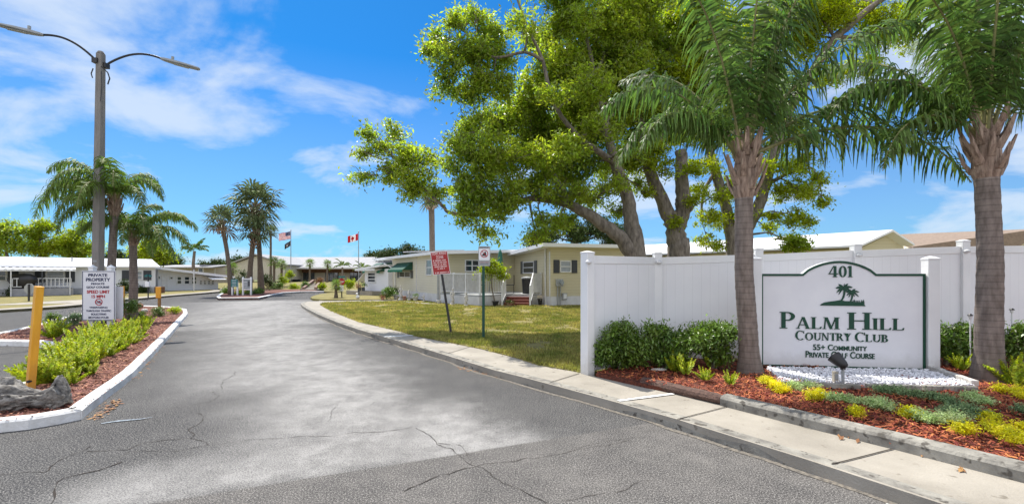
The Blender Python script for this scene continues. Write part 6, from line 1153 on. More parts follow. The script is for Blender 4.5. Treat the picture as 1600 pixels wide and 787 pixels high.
# ------------------------------------------------------------ houses
def slab_obj(name, pts, th, m, parent): return MB().slab(pts, th).build(name, m, parent)
def left_house():
    p1 = G(243, 456.7, LZ); p0 = G(-60, 463.5, LZ); W = WF(p0, p1); L = W.len; ze = 1.6+(HY-418)*p1[1]/F; ze = W.z_at(120, 417.2); nb = W.n*-1
    t = thing('white_house', 'long low white mobile home with white metal roof, striped awning over its porch', 'house', (p1[0], p1[1], LZ)); D = 7.0
    q = lambda a, z, o: tuple(W.P(a, z, o))
    m = MB().hexa([q(0, LZ, 0), q(L, LZ, 0), q(L, LZ, -D), q(0, LZ, -D)], [q(0, ze, 0), q(L, ze, 0), q(L, ze, -D), q(0, ze, -D)]); m.build('wall', M_wallw, t)
    s = MB(); W.boxm(s, 0, L, LZ, LZ+.45, .004, .03); s.build('skirting', mat('grey_skirting', (.42, .43, .45), rough=.8), t)
    zr = ze+0.72; r = MB(); o = .35; a0, a1 = -.3, L+.25
    r.hexa([q(a0, ze-.02, o), q(a1, ze-.02, o), q(a1-.1, zr-.04, -D/2), q(a0, zr-.04, -D/2)], [q(a0, ze+.10, o), q(a1, ze+.10, o), q(a1-.1, zr+.04, -D/2), q(a0, zr+.04, -D/2)])
    r.hexa([q(a0, zr-.04, -D/2-.002), q(a1-.1, zr-.04, -D/2-.002), q(a1, ze-.02, -D-o), q(a0, ze-.02, -D-o)], [q(a0, zr+.04, -D/2-.002), q(a1-.1, zr+.04, -D/2-.002), q(a1, ze+.1, -D-o), q(a0, ze+.1, -D-o)])
    rf = r.build('roof', M_roofw, t); MB().hexa([q(L-.02, ze, -.02), q(L-.02, ze, -D), q(L-.14, ze, -D), q(L-.14, ze, -.02)], [q(L-.02, zr-.05, -D/2+.02), q(L-.02, zr-.05, -D/2-.02), q(L-.14, zr-.05, -D/2-.02), q(L-.14, zr-.05, -D/2+.02)]).build('gable', M_wallw, t)
    a = W.s_at(113); MB().tube([q(a, zr-.3, -D*.25), q(a, zr+.05, -D*.25)], .05, 8).build('vent_pipe', M_grey, rf)
    # awning and porch
    aw = MB(); a1 = W.s_at(118); zt = W.z_at(60, 417.5); zb = W.z_at(60, 420.2)-.03; n = 34; a0 = -.2; 
    for i in range(n):
        u0 = a0+(a1-a0)*i/n; u1 = a0+(a1-a0)*(i+1)/n; h = .03 if i % 2 else 0; aw.hexa([q(u0, zt-.03+h, .01), q(u1, zt-.03+h, .01), q(u1, zb-.03+h, 1.6), q(u0, zb-.03+h, 1.6)][::-1], [q(u0, zt+h, .01), q(u1, zt+h, .01), q(u1, zb+h, 1.6), q(u0, zb+h, 1.6)][::-1])
    W.boxm(aw, a0, a1, zb-.12, zb-.03, 1.56, 1.63); aw.build('awning', M_roofw, t)
    for c in (20, 67, 109): x = W.s_at(c); b = MB(); W.boxm(b, x-.03, x+.03, LZ, zb-.12, 1.55, 1.6); b.build('awning_post', M_trim if c != 67 else M_shutd, t)
    rl = MB(); x0, x1 = W.s_at(22), W.s_at(111); zr0, zr1 = .72, 1.28
    W.boxm(rl, x0, x1, zr1, zr1+.05, 1.4, 1.46); W.boxm(rl, x0, x1, zr0, zr0+.05, 1.4, 1.46); nb_ = int((x1-x0)/.2)
    for i in range(nb_+1): x = x0+(x1-x0)*i/nb_; W.boxm(rl, x-.02, x+.02, zr0+.05, zr1, 1.41, 1.45)
    rl.build('porch_railing', M_trim, t); dk = MB(); W.boxm(dk, x0-.1, x1+.1, LZ, .62, .03, 1.5); dk.build('porch_floor', mat('porch_grey', (.34, .34, .35), rough=.85), t)
    W.window(t, 71.5, 423, 101, 440, M_blind, M_shutd, .5, 0, 1, 'both', .07); W.window(t, -8, 422.5, 11, 439, M_glass, M_shutd, .5, 0, 1, 'right', .07); W.window(t, 204.5, 423, 223, 437, M_blind, M_shutd, .5, 1, 1, 'both', .07)
    d = MB(); W.pbox(d, 33, 424, 52, 446, .003, .05); dd = d.build('door', M_trim, t); g = MB(); W.pbox(g, 37, 427, 48, 437, .05, .055); g.build('glass', M_blind, dd)
    for c0, c1 in ((24.5, 27.5), (57, 60)): d = MB(); W.pbox(d, c0, 422, c1, 442, .003, .04); d.build('shutter', M_shutd, t)
    # covered grill on the porch
    x, y, z = W.P(W.s_at(37), 0, 1.05); g = MB(); g.lathe((x, y, .63), [(.55, 0), (.6, .3), (.75, .55), (.7, .75), (.45, .95), (.1, 1.0)], 10, 1.3, .6); tag(g.build('covered_grill', M_dark, smooth=True), 'black covered grill standing on the porch of the white house', 'grill')
left_house()
def second_house():
    p0 = G(247, 454.6, LZ); p1 = G(341, 451.8, LZ); W = WF(p0, p1); L = W.len; t = thing('low_white_house', 'low white home with a long sloping carport roof and a band of dark windows', 'house', (p0[0], p0[1], LZ)); D = 5
    q = lambda a, z, o: tuple(W.P(a, z, o)); za = W.z_at(248, 421); zb = W.z_at(341, 434)
    MB().hexa([q(0, LZ, 0), q(L, LZ, 0), q(L, LZ, -D), q(0, LZ, -D)], [q(0, za, 0), q(L, zb, 0), q(L, zb, -D), q(0, za, -D)]).build('wall', M_wallw, t)
    MB().hexa([q(-.3, za, 1.0), q(L+1, zb-.06, 1.0), q(L+1, zb-.06, -D), q(-.3, za, -D)], [q(-.3, za+.20, 1.0), q(L+1, zb+.16, 1.0), q(L+1, zb+.16, -D), q(-.3, za+.20, -D)]).build('roof', M_roofw, t)
    W.window(t, 275, 431, 284.5, 444.5, M_glass, mull=0, fr=.1); W.window(t, 286.5, 431, 297, 444.5, M_glass, fr=.1); W.window(t, 298, 431.5, 308, 444.5, M_glass, mull=1, fr=.1)
    for c in range(4): W.window(t, 311+c*6.2, 437, 316.2+c*6.2, 445, M_glass, fr=.08)
    W.window(t, 246, 430.5, 250.5, 436, M_glass, rails=0, fr=.06); W.window(t, 264.5, 432, 270.5, 436.5, M_glass, rails=0, fr=.06)
    d = MB(); W.pbox(d, 252.5, 430, 261.5, 453, .003, .05); d.build('door', M_trim, t)
    aw = MB(); a0, a1 = W.s_at(318), W.s_at(341); zt = W.z_at(330, 431); aw.hexa([q(a0, zt, .02), q(a1, zt, .02), q(a1, zt-.35, 1.3), q(a0, zt-.35, 1.3)][::-1], [q(a0, zt+.05, .02), q(a1, zt+.05, .02), q(a1, zt-.3, 1.3), q(a0, zt-.3, 1.3)][::-1]); aw.build('awning', M_roofw, t)
    x, y = G(303, 454, LZ); MB().tube([(x, y, LZ), (x, y, za)], .05, 6).build('carport_post', M_trim, t)
    for px, py, w, h, lab, m in ((249.5, 457.5, 9.5, 10, 'dark brown square bin between the two white homes', M_brown), (279, 452.5, 6, 5, 'small dark grey bin beneath the windows of the low white home', M_shutd)):
        x, y = G(px, py, LZ); s = y/F; b = MB().box((x, y, LZ+h*s/2), (w*s, .5, h*s)); tag(b.build('square_bin', m, bevel=.03), lab, 'bin')
    # grey roofed two-storey building behind
    Y = 64; g = thing('grey_roofed_building', 'long beige building with a grey pitched roof far behind the low white home', 'building', (XA(290, Y), Y, .1)); x0, x1, x2 = XA(244, Y), XA(318, Y), XA(348, Y+6); m = MB()
    m.prism([(x0, Y), (x1, Y), (x1+2, Y+9), (x0, Y+9)], .1, ZA(417, Y)); m.build('wall', M_beige, g); r = MB(); r.slab([(x0-1, Y-.6, ZA(417, Y)), (x1+1.5, Y-.6, ZA(417, Y)), (x1+.5, Y+5, ZA(412.5, Y)), (x0-1, Y+5, ZA(412.5, Y))], .15); r.build('roof', M_roofg, g)
    m = MB(); m.hexa([(x1, Y+.2, .1), (x2, Y+6, .1), (x2-1, Y+9, .1), (x1, Y+8, .1)], [(x1, Y+.2, ZA(416, Y)), (x2, Y+6, ZA(424, Y+6)), (x2-1, Y+9, ZA(424, Y+6)), (x1, Y+8, ZA(412, Y))]); m.build('gable_wing', M_beige, g)
    r = MB(); r.slab([(x1-.3, Y-.4, ZA(413.5, Y)), (x2+.6, Y+5.4, ZA(421, Y+6)), (x2, Y+9, ZA(420, Y+6)), (x1-.3, Y+8.4, ZA(412.5, Y))], .2); r.build('wing_roof', M_roofg, g)
    for c in (314, 323, 333): f = MB().box((XA(c, Y-.1+(c > 318)*2), Y-.1+(c > 318)*1.9, ZA(423.5, Y)), (.7, .12, .9)).build('window', M_trim, g); MB().box((XA(c, Y-.1+(c > 318)*2), Y-.18+(c > 318)*1.9, ZA(423.5, Y)), (.5, .05, .7)).build('pane', M_glass, f)
second_house()
def clubhouse():
    Y = 66; g = .45; t = thing('clubhouse', 'wide single-storey clubhouse with long grey roof, white fascia and dark glass doors', 'building', (XA(520, Y), Y, g)); ze = ZA(417.5, Y-2); xl, xr = XA(441, Y), XA(680, Y)
    MB().prism([(xl, Y), (xr, Y), (xr, Y+18), (xl, Y+18)], g-.3, ze+.1).build('wall', M_beige, t)
    zr = ZA(401.5, Y+9); r = MB(); r.slab([(XA(432, Y-2), Y-2, ze), (XA(690, Y-2), Y-2, ze), (XA(690, Y), Y+9, zr), (XA(441, Y+9), Y+9, zr)], .12); r.slab([(XA(441, Y+9), Y+9.01, zr), (XA(690, Y), Y+9.01, zr), (XA(690, Y), Y+20, ze), (XA(432, Y), Y+20, ze)], .12); r.build('roof', M_roofg, t)
    MB().prism([(XA(431.8, Y-2), Y-2.04), (XA(690, Y-2), Y-2.04), (XA(690, Y-2), Y-2.12), (XA(431.8, Y-2), Y-2.12)], ze-.2, ze+.03).build('fascia', M_trim, t)
    MB().prism([(xl, Y-.05), (xr, Y-.05), (xr, Y-1.9), (xl, Y-1.9)], ze-.35, ze-.22).build('soffit', M_brown, t)
    MB().prism([(xl, Y-.02), (xr, Y-.02), (xr, Y-.1), (xl, Y-.1)], ze-.75, ze-.35).build('timber_band', M_brown, t)
    W = WF((xl, Y), (xr, Y))
    for a, b in ((474, 491.5), (508.5, 529), (547, 566), (590, 606)):
        f = MB(); W.pbox(f, a, 424, b, 440.5, .02, .08); d = f.build('glass_door', M_shutd, t); p = MB(); k = 3
        for i in range(k): W.pbox(p, a+.6+(b-a-1.2)*i/k, 424.8, a+.6+(b-a-1.2)*(i+1)/k-.8, 440, .085, .09)
        p.build('pane', M_glass, d)
    bn = MB(); W.pbox(bn, 462, 436.5, 472, 440, .5, .9); bn.build('dark_bench', M_shutd, t)
    Y2 = 60; t2 = thing('gable_building', 'pale beige gable-ended building behind the cabbage palms left of the clubhouse', 'building', (XA(405, Y2), Y2, .1)); P = [(363, 437), (445, 437), (445, 414.5), (401, 399.5), (380, 407), (363, 413)]
    m = MB(); f = [(XA(a, Y2), Y2, ZA(b, Y2)) for a, b in P]; bk = [(x-1.0, y+12, z) for x, y, z in f]; m.hexa(f, bk); m.build('wall', mat('pale_stucco', (.56, .52, .42), rough=.85), t2)
    r = MB(); A = [(XA(a, Y2), Y2-.4, ZA(b, Y2)) for a, b in ((448, 414.5), (401, 398.2), (361, 412.5))]
    for p, q in zip(A, A[1:]): r.hexa([p, q, (q[0]-1, q[1]+13, q[2]), (p[0]-1, p[1]+13, p[2])], [(p[0], p[1], p[2]+.16), (q[0], q[1], q[2]+.16), (q[0]-1, q[1]+13, q[2]+.16), (p[0]-1, p[1]+13, p[2]+.16)])
    r.build('roof', M_roofg, t2)
    # steps up the mound
    t3 = thing('garden_steps', 'concrete steps between two sloping brown timber walls rising to the clubhouse', 'steps', (XA(487, 42), 42, LZ))
    for k in range(8): MB().box((XA(486, 43+k*1.4), 43+k*1.4, .1+.055*k), (1.5, 1.42, .14)).build('step', M_conc, t3)
    for a, b in (((472, 43), (488, 54)), ((491, 43), (499.5, 54))):
        m = MB(); x0, y0 = XA(a[0], a[1]), a[1]; x1, y1 = XA(b[0], b[1]), b[1]; m.hexa([(x0, y0, .0), (x0+.25, y0, .0), (x1+.25, y1, .3), (x1, y1, .3)], [(x0, y0, .35), (x0+.25, y0, .35), (x1+.25, y1, .95), (x1, y1, .95)]); m.build('side_wall', M_brown, t3)
clubhouse()
def flags():
    def pole(px, py0, py1, Y, lab, nm): x = XA(px, Y); t = thing(nm, lab, 'flagpole', (x, Y, .2)); MB().tube([(x, Y, ZA(py1, Y)), (x, Y, ZA(py0, Y))], [.05, .035], 8).build('pole', M_steel, t); MB().ball((x, Y, ZA(py0, Y)+.06), .07, 6).build('finial', M_steel, t, smooth=True); return t, x
    t, x = pole(454.5, 360.5, 441, 52, 'flagpole left of the clubhouse flying the american flag above a small black flag', 'flagpole'); Y = 52; s = Y/F
    def flag(parts, name, lab, ang, W_, H_, x, Y, zt, droop=0.0, sag=0.0):
        o = thing(name, lab, 'flag', (x, Y, zt))
        for pn, m, cells in parts:
            mb = MB()
            for a0, a1, b0, b1, off in cells:
                n = max(1, int((a1-a0)*14))
                for i in range(n):
                    u0 = a0+(a1-a0)*i/n; u1 = a0+(a1-a0)*(i+1)/n
                    def P(u, v, d): return (x-.05-u*W_*math.cos(ang), Y-off-d+.10*math.sin(u*9)*(.3+u)+.0*v, zt-v*H_-u*W_*math.sin(ang)-sag*u*u+.03*math.sin(u*8+1))
                    mb.hexa([P(u0, b0, 0), P(u1, b0, 0), P(u1, b0, .006), P(u0, b0, .006)], [P(u0, b1, 0), P(u1, b1, 0), P(u1, b1, .006), P(u0, b1, .006)])
            mb.build(pn, m, o)
        return o
    st_r = [(0, 1, i/13, (i+1)/13, 0) for i in range(0, 13, 2)]; st_w = [(0, 1, i/13, (i+1)/13, 0) for i in range(1, 13, 2)]; stars = [(.03+.062*c, .052+.062*c, .05+.09*r, .085+.09*r, .03) for r in range(5) for c in range(6)]
    flag([('red_stripes', M_flagr, st_r), ('white_stripes', M_flagw, st_w), ('blue_canton', M_flagb, [(0, .4, 0, 7/13, .015)]), ('stars', M_flagw, stars)], 'american_flag', 'american flag streaming left from the top of the flagpole', .06, 18.5*s, 11.5*s, x, Y, ZA(362, Y), sag=.15)
    flag([('cloth', M_blackp, [(0, 1, 0, 1, 0)]), ('emblem', M_flagw, [(.35, .65, .3, .38, .015), (.42, .58, .45, .72, .015)])], 'black_flag', 'small black flag with white emblem hanging below the american flag', .55, 11*s, 8*s, x, Y, ZA(376, Y))
    Y = 46; s = Y/F; t, x = pole(560.3, 363, 455, Y, 'flagpole between the clubhouse and white home flying the canadian flag', 'flagpole')
    leaf = [(.46, .54, .72, .9, .015), (.36, .64, .42, .58, .016), (.41, .59, .30, .70, .017), (.46, .54, .2, .35, .018)]
    flag([('red_bands', M_flagr, [(0, .25, 0, 1, 0), (.75, 1, 0, 1, 0)]), ('white_band', M_flagw, [(.25, .75, 0, 1, 0)]), ('maple_leaf', M_flagr, leaf)], 'canadian_flag', 'red and white canadian maple leaf flag flying left from its pole', .25, 17*s, 10.5*s, x, Y, ZA(365, Y))
flags()
def rail_fence(t, W, a0, a1, z0, z1, o, n, name='railing', zb=None, posts=()):
    m = MB(); W.boxm(m, a0, a1, z1-.045, z1, o-.03, o+.03); W.boxm(m, a0, a1, z0, z0+.04, o-.02, o+.02)
    for i in range(n+1): a = a0+(a1-a0)*i/n; W.boxm(m, a-.013, a+.013, z0+.04, z1-.045, o-.013, o+.013)
    for a in posts: W.boxm(m, a-.04, a+.04, z0-.08, z1+.03, o-.041, o+.039)
    return m.build(name, M_trim, t)
def yellow_house():
    A = Vector((*G(613, 461, LZ), 0)); B = Vector((*G(687, 472, LZ), 0)); d = (B-A).normalized(); nb = Vector((-d.y, d.x, 0)); nb = nb if nb.x > 0 else -nb
    C = B+nb*5.2; Wp = Vector((*G(860, 477, LZ), 0)); E = Vector((*G(985, 473, LZ), 0)); Wd = (Vector((XA(784, 28.5), 28.5, 0))-Wp)
    t = thing('yellow_house', 'cream yellow lap-sided mobile home with low white roof and a projecting wing on the right', 'house', (B.x, B.y, LZ)); zt = 2.78
    W1 = WF(A, B); W2 = WF(B, C); zw = ZA(384, Wp.y); inner = Wp+Wd.normalized()*5.2; W3 = WF(inner, Wp); W4 = WF(Wp, E)
    zt = W1.z_at(687, 396)-.02
    def wall(W, z1, m=M_sidy, z0=LZ, name='wall', th=.15): b = MB(); W.boxm(b, 0.0, W.len, z0, z1, -th, 0); return b.build(name, m, t)
    wall(W1, zt+.1, M_sidp); wall(W2, zt+.1); wall(W3, zw+.05); wall(W4, zw+.05)
    # white skirting
    for W in (W1, W3, W4): b = MB(); W.boxm(b, .0, W.len, LZ, LZ+.42, .004, .03); b.build('skirting', M_skirt, t)
    for W, a in ((W1, W1.s_at(651)), (W1, W1.len-.03), (W3, W3.len-.03)): b = MB(); W.boxm(b, a-.03, a+.03, LZ+.42, zt, .004, .03); b.build('corner_trim', M_trim, t)
    # roofs
    off = nb*-.45; fwd = d*.5; r = MB()
    P = [A+off-d*3.6, B+off+fwd, C+fwd*1.0+nb*1.5, A+nb*7-d*3.6]; zz = [zt+.12, zt+.12, zt+.42, zt+.42]
    r.slab([(p.x, p.y, z) for p, z in zip(P, zz)], .16); r.build('roof', M_roofw, t)
    P = [Wp-W3.n*-.4+W4.u*-.25+d*.45, E+d*.5, E+Vector((2, 9, 0)), inner-W4.u*.35+W3.n*.15]; zz = [zw+.10, zw+.14, zw+.3, zw-.12]
    r = MB(); r.slab([(p.x, p.y, z) for p, z in zip(P, zz)], .17); r.build('wing_roof', M_roofw, t)
    r = MB(); q = A-d*1.5+nb*1.2; r.slab([(q.x, q.y, zt+.62), (q.x+3.4, q.y-2.2, zt+.62), (q.x+4.6, q.y-.4, zt+.72), (q.x+1.2, q.y+1.8, zt+.72)], .08); r.build('solar_panel', M_roofg, t)
    # windows
    W1.window(t, 624.5, 424, 642, 433.5, M_glass, M_shutg, .42, 1, 0); W1.window(t, 666.5, 405.5, 675.5, 430, M_blind, None, .2, 0, 1); W2.window(t, 726, 405.5, 748.5, 424.5, M_glass, None, .3, 1, 1, fr=.06)
    W3.window(t, 818, 408.5, 835, 427, M_glass, M_shutg, .34, 0, 1); W4.window(t, 874.5, 407, 892, 425.5, M_blind, M_shutd, .3, 0, 1)
    dr = MB(); W3.pbox(dr, 785, 409, 795, 461, .004, .05); dd = dr.build('door', M_trim, t); g = MB(); a0, a1 = W3.s_at(787), W3.s_at(793); zc = W3.z_at(790, 416); n = 9; P = [(a0, W3.z_at(790, 440)), (a1, W3.z_at(790, 440))]+[((a0+a1)/2+(a1-a0)/2*math.cos(math.pi*i/n), zc+(a1-a0)*.7*math.sin(math.pi*i/n)) for i in range(n+1)]
    g.hexa([W3.P(a, z, .051) for a, z in P], [W3.P(a, z, .06) for a, z in P]); g.build('arched_glass', M_glass, dd)
    # gutter and downspouts
    x, y, z = W1.P(W1.s_at(619), 0, .1); z1 = W1.z_at(619, 413); MB().tube([W1.P(W1.s_at(613)-.9, z1+.1, .35), W1.P(W1.s_at(616)-.6, z1-.08, .25), W1.P(W1.s_at(619), z1-.35, .06), W1.P(W1.s_at(619), LZ, .06)], .045, 6).build('downspout', M_trim, t)
    MB().tube([W3.P(W3.len-.45, zw, .06), W3.P(W3.len-.45, LZ, .06)], .04, 6).build('downspout', M_trim, t); MB().tube([W1.P(W1.len-.10, zt, .06), W1.P(W1.len-.10, LZ, .06)], .04, 6).build('downspout', M_grey, t)
    # green awnings
    def awning(W, px0, px1, pt, pb, out, nm='awning'):
        a0, a1 = W.s_at(px0), W.s_at(px1); xm = (px0+px1)/2; z1, z0 = W.z_at(xm, pt), W.z_at(xm, pb); m = MB(); q = lambda a, z, o: tuple(W.P(a, z, o))
        m.hexa([q(a0, z1, .01), q(a1, z1, .01), q(a1, z0, out), q(a0, z0, out)][::-1], [q(a0, z1+.02, .01), q(a1, z1+.02, .01), q(a1, z0+.02, out), q(a0, z0+.02, out)][::-1])
        for a in (a0, a1-.012): m.hexa([q(a, z1-.004, .01), q(a+.012, z1-.004, .01), q(a+.012, z1-.008, .012), q(a, z1-.008, .012)], [q(a, z0-.004, .01), q(a+.012, z0-.004, .01), q(a+.012, z0-.004, out), q(a, z0-.004, out)]); 
        o = m.build(nm, M_awn, t); v = MB(); W.boxm(v, a0, a1, z0-.12, z0+.015, out+.002, out+.014); v.build('valance', M_awnl, o)
    awning(W1, 621, 645, 410.5, 422, .65); 
    # screened porch set behind at the far corner
    S0 = A-d*4.0; 
    W5 = WF(S0+nb*.3, A+nb*.3); b = MB(); W5.boxm(b, 0, W5.len, LZ, W5.z_at(600, 446), -.1, 0); b.build('porch_wall', M_wallw, t); 
    W5.window(t, 596.5, 426.5, 603.5, 444, M_blind, None, .1, 0, 0, fr=.07); W5.window(t, 604, 426.5, 611, 444, M_blind, None, .1, 0, 0, fr=.07); W5.window(t, 611.5, 426.5, 618, 444, M_blind, None, .1, 0, 0, fr=.07); awning(W5, 588, 618, 410.5, 424, 1.1)
    # deck
    P = [Vector((*G(688, 472.5, LZ), 0)), Vector((*G(749, 478.5, LZ), 0)), Vector((*G(791, 475.0, LZ), 0)), Vector((*G(833, 475.5, LZ), 0))]; P.append(Vector(W3.P(W3.s_at(848), 0, .03))*1); P[-1].z = 0
    zd = ZA(461.5, P[1].y); poly = [(p.x, p.y) for p in P]+[(C.x, C.y), (B.x+.1, B.y+.1)]
    k = thing('porch_deck', 'raised porch deck with white vinyl railings, white skirting and red-brown steps at the yellow house', 'porch', (P[1].x, P[1].y, LZ)); MB().prism(poly, LZ, zd-.06).build('base', M_skirt, k); MB().prism([(x, y) for x, y in poly], zd-.055, zd).build('floor', M_grey, k)
    zr = ZA(426.5, P[1].y)
    Wa = WF(P[0], P[1]); Wb = WF(P[1], P[2]); Wc = WF(P[3], P[4])
    rail_fence(k, Wa, .02, Wa.len, zd+.08, zr, -.05, 34, posts=(.02, Wa.s_at(707.5), Wa.s_at(727), Wa.len-.03)); rail_fence(k, Wb, .03, Wb.len, zd+.08, zr, -.05, 15, posts=(Wb.len-.03,)); rail_fence(k, Wc, 0, Wc.len, zd+.08, zr, -.05, 12, posts=(.02, Wc.len-.05))
    sl = MB(); Wa.boxm(sl, .05, Wa.len-.06, zd+.13, zr-.06, -.075, -.07); sl.build('privacy_screen', mat('grey_screen', (.40, .39, .35), rough=.8), k)
    # steps
    s0 = P[2]; s1 = P[3]; u = (s1-s0); sw_ = u.length; u.normalize(); fn = Vector((u.y, -u.x, 0)); 
    for i in range(3):
        z1 = zd-(zd-LZ)*(i+1)/4; m = MB(); a = s0+fn*(.28*i+.01)+u*.06; b = s1+fn*(.28*i+.01)-u*.06; c = b+fn*.28; e = a+fn*.28; m.prism([(a.x, a.y), (b.x, b.y), (c.x, c.y), (e.x, e.y)], LZ, z1-.03); m.build('riser', M_redstep, k); m = MB(); m.prism([(p.x, p.y) for p in (a, b, c+fn*.02, e+fn*.02)], z1-.028, z1); m.build('tread', M_beige if False else M_redstep, k)
    for s in (s0, s1):
        f = s+fn*1.05; m = MB(); m.bar((f.x, f.y, LZ), (f.x, f.y, LZ+.95), .08); m.bar((s.x, s.y, zr-.02), (f.x, f.y, LZ+.93), .05, .06); m.bar((s.x, s.y, zd+.08), (f.x, f.y, LZ+.14), .04)
        for i in range(7): q = s.lerp(f, (i+.5)/7); zb = (zd+.08)+((LZ+.14)-(zd+.08))*(i+.5)/7; zu = zr-.02+((LZ+.93)-(zr-.02))*(i+.5)/7; m.bar((q.x, q.y, zb), (q.x, q.y, zu), .024)
        m.build('stair_rail', M_trim, k)
    # furniture and pots on and by the deck
    q = P[2].lerp(C, .30); um = thing('closed_umbrella', 'closed green patio umbrella standing on the deck by the door', 'umbrella', (q.x, q.y, zd)); xx = XA(781.5, q.y); MB().lathe((xx, q.y, 0), [(.05, 1.35), (.13, 1.5), (.15, 1.9), (.13, 2.4), (.09, ZA(391, q.y)-.1), (.02, ZA(389, q.y))], 10).build('canopy', M_umb, um, smooth=True); MB().tube([(xx, q.y, zd), (xx, q.y, 1.4)], .022, 8).build('pole', M_trim, um); MB().lathe((xx, q.y, zd), [(.25, 0), (.25, .05), (.06, .09)], 12).build('base', M_dark, um)
    q = P[2].lerp(C, .22); tb = thing('patio_table', 'dark patio table with chairs behind the deck railing', 'table', (q.x-.8, q.y, zd)); MB().lathe((q.x-.8, q.y, zd+.70), [(.5, 0), (.5, .03)], 18).build('table_top', M_dark, tb)
    for sx, sy in ((-1, -1), (1, -1), (1, 1), (-1, 1)): MB().bar((q.x-.8+sx*.3, q.y+sy*.3, zd), (q.x-.8+sx*.25, q.y+sy*.25, zd+.7), .04).build('leg', M_dark, tb)
    for sx, lab in ((-.75, 'dark patio chair left of the patio table on the deck'), (.75, 'dark patio chair right of the patio table on the deck')):
        cx, cy = q.x-.8+sx, q.y+.05; ch = thing('patio_chair', lab, 'chair', (cx, cy, zd), 'dark patio chairs on the deck'); MB().box((cx, cy, zd+.43), (.45, .45, .04)).build('seat', M_dark, ch); MB().box((cx+math.copysign(.22, sx), cy, zd+.68), (.04, .45, .5)).build('backrest', M_dark, ch)
        for ax, ay in ((-1, -1), (1, -1), (1, 1), (-1, 1)): MB().bar((cx+ax*.2, cy+ay*.2, zd), (cx+ax*.2, cy+ay*.2, zd+.42), .03).build('leg', M_dark, ch)
    q = P[3].lerp(P[4], .5)+Vector((-.5, .7, 0)); b = thing('lidded_bin', 'dark bin with tilted grey lid standing on the deck near the steps', 'bin', (q.x, q.y, zd)); MB().lathe((q.x, q.y, zd), [(.22, 0), (.27, .75)], 12).build('bucket', M_dark, b); MB().lathe((q.x, q.y, zd+.76), [(.30, 0), (.29, .05), (.05, .1)], 12).build('lid', M_grey, b)
    # meter and service box on the wing front
    m = thing('electric_meter', 'round glass electric meter on a grey box with conduits on the yellow wing wall', 'electric meter', tuple(W4.P(W4.s_at(873), 1.0, .05))); b = MB(); W4.pbox(b, 868, 436, 878.5, 447, .004, .12); b.build('box', M_grey, m, bevel=.01); p = W4.P(W4.s_at(875), W4.z_at(875, 441), .12); MB().tube([p, p+W4.n*.10], .10, 14).build('dial', M_blind, m)
    for c in (870.5, 874.5): MB().tube([W4.P(W4.s_at(c), W4.z_at(c, 447), .06), W4.P(W4.s_at(c), LZ, .06)], .03, 6).build('conduit', M_grey, m)
    ub = thing('utility_box', 'low grey utility box on the wall right of the electric meter', 'utility box', tuple(W4.P(W4.s_at(881), LZ, .1))); b = MB(); W4.pbox(b, 877.5, 457.5, 884, 468, .01, .14); b.build('casing', M_grey, ub, bevel=.01); b = MB(); W4.pbox(b, 878.5, 459, 883, 466, .142, .15); b.build('cover', M_trim, ub)
    return P, W1
DP, HW1 = yellow_house()
def white_home():
    a = G(561, 459, LZ); b = G(591, 460.5, LZ); W = WF(a, b); L = W.len; t = thing('small_white_home', 'small white home front with a single window behind the yellow house and its green awning', 'house', (b[0], b[1], LZ)); q = lambda s, z, o: tuple(W.P(s, z, o)); a0 = W.s_at(570); z1 = W.z_at(580, 420)
    MB().hexa([q(a0, LZ, 0), q(L+1.2, LZ, 0), q(L+2.5, LZ, -7), q(a0, LZ, -7)], [q(a0, z1, 0), q(L+1.2, z1, 0), q(L+2.5, z1, -7), q(a0, z1, -7)]).build('wall', M_wallw, t)
    r = MB(); r.slab([q(a0-.5, z1+.02, .5), q(L+.9, z1+.28, .5), q(L+2.2, z1+.5, -7.5), q(a0-.5, z1+.2, -7.5)], .14); r.build('roof', M_roofw, t); r = MB(); W.boxm(r, a0-.5, L+.3, z1-.14, z1-.0, .45, .52); r.build('fascia', M_trim, t)
    W.window(t, 575, 425, 587.5, 441.5, M_glass, None, .2, 0, 2, fr=.07)
    st = MB(); W.boxm(st, a0-1.0, L+.6, LZ, LZ+.28, .03, .9); st.build('step', M_conc, t)
    aw = MB(); aw.hexa([q(a0-.05, z1-.3, .0), q(a0-.05, z1-.3, -1.5), q(a0-1.1, z1-.95, -1.5), q(a0-1.1, z1-.95, .0)], [q(a0-.05, z1-.26, .0), q(a0-.05, z1-.26, -1.5), q(a0-1.1, z1-.91, -1.5), q(a0-1.1, z1-.91, .0)]); aw.build('side_awning', M_roofw, t)
    for px, lab in ((561.5, 'dark planter column at the left of the white home doorstep'), (567.5, 'dark planter column nearer the wall of the white home')):
        x, y = G(px, 460.5, LZ); s = y/F; p = thing('planter', lab, 'planter', (x, y, LZ), 'planters by the white home door'); MB().box((x, y, LZ+6*s), (4*s, 4*s, 12*s)).build('column', M_shutd, p); C = [(x, y, LZ+15*s)]; quads('flowers', leaf_cloud(C, [.22], 220, .05), M_dead if px < 565 else M_shrub, p)
white_home()
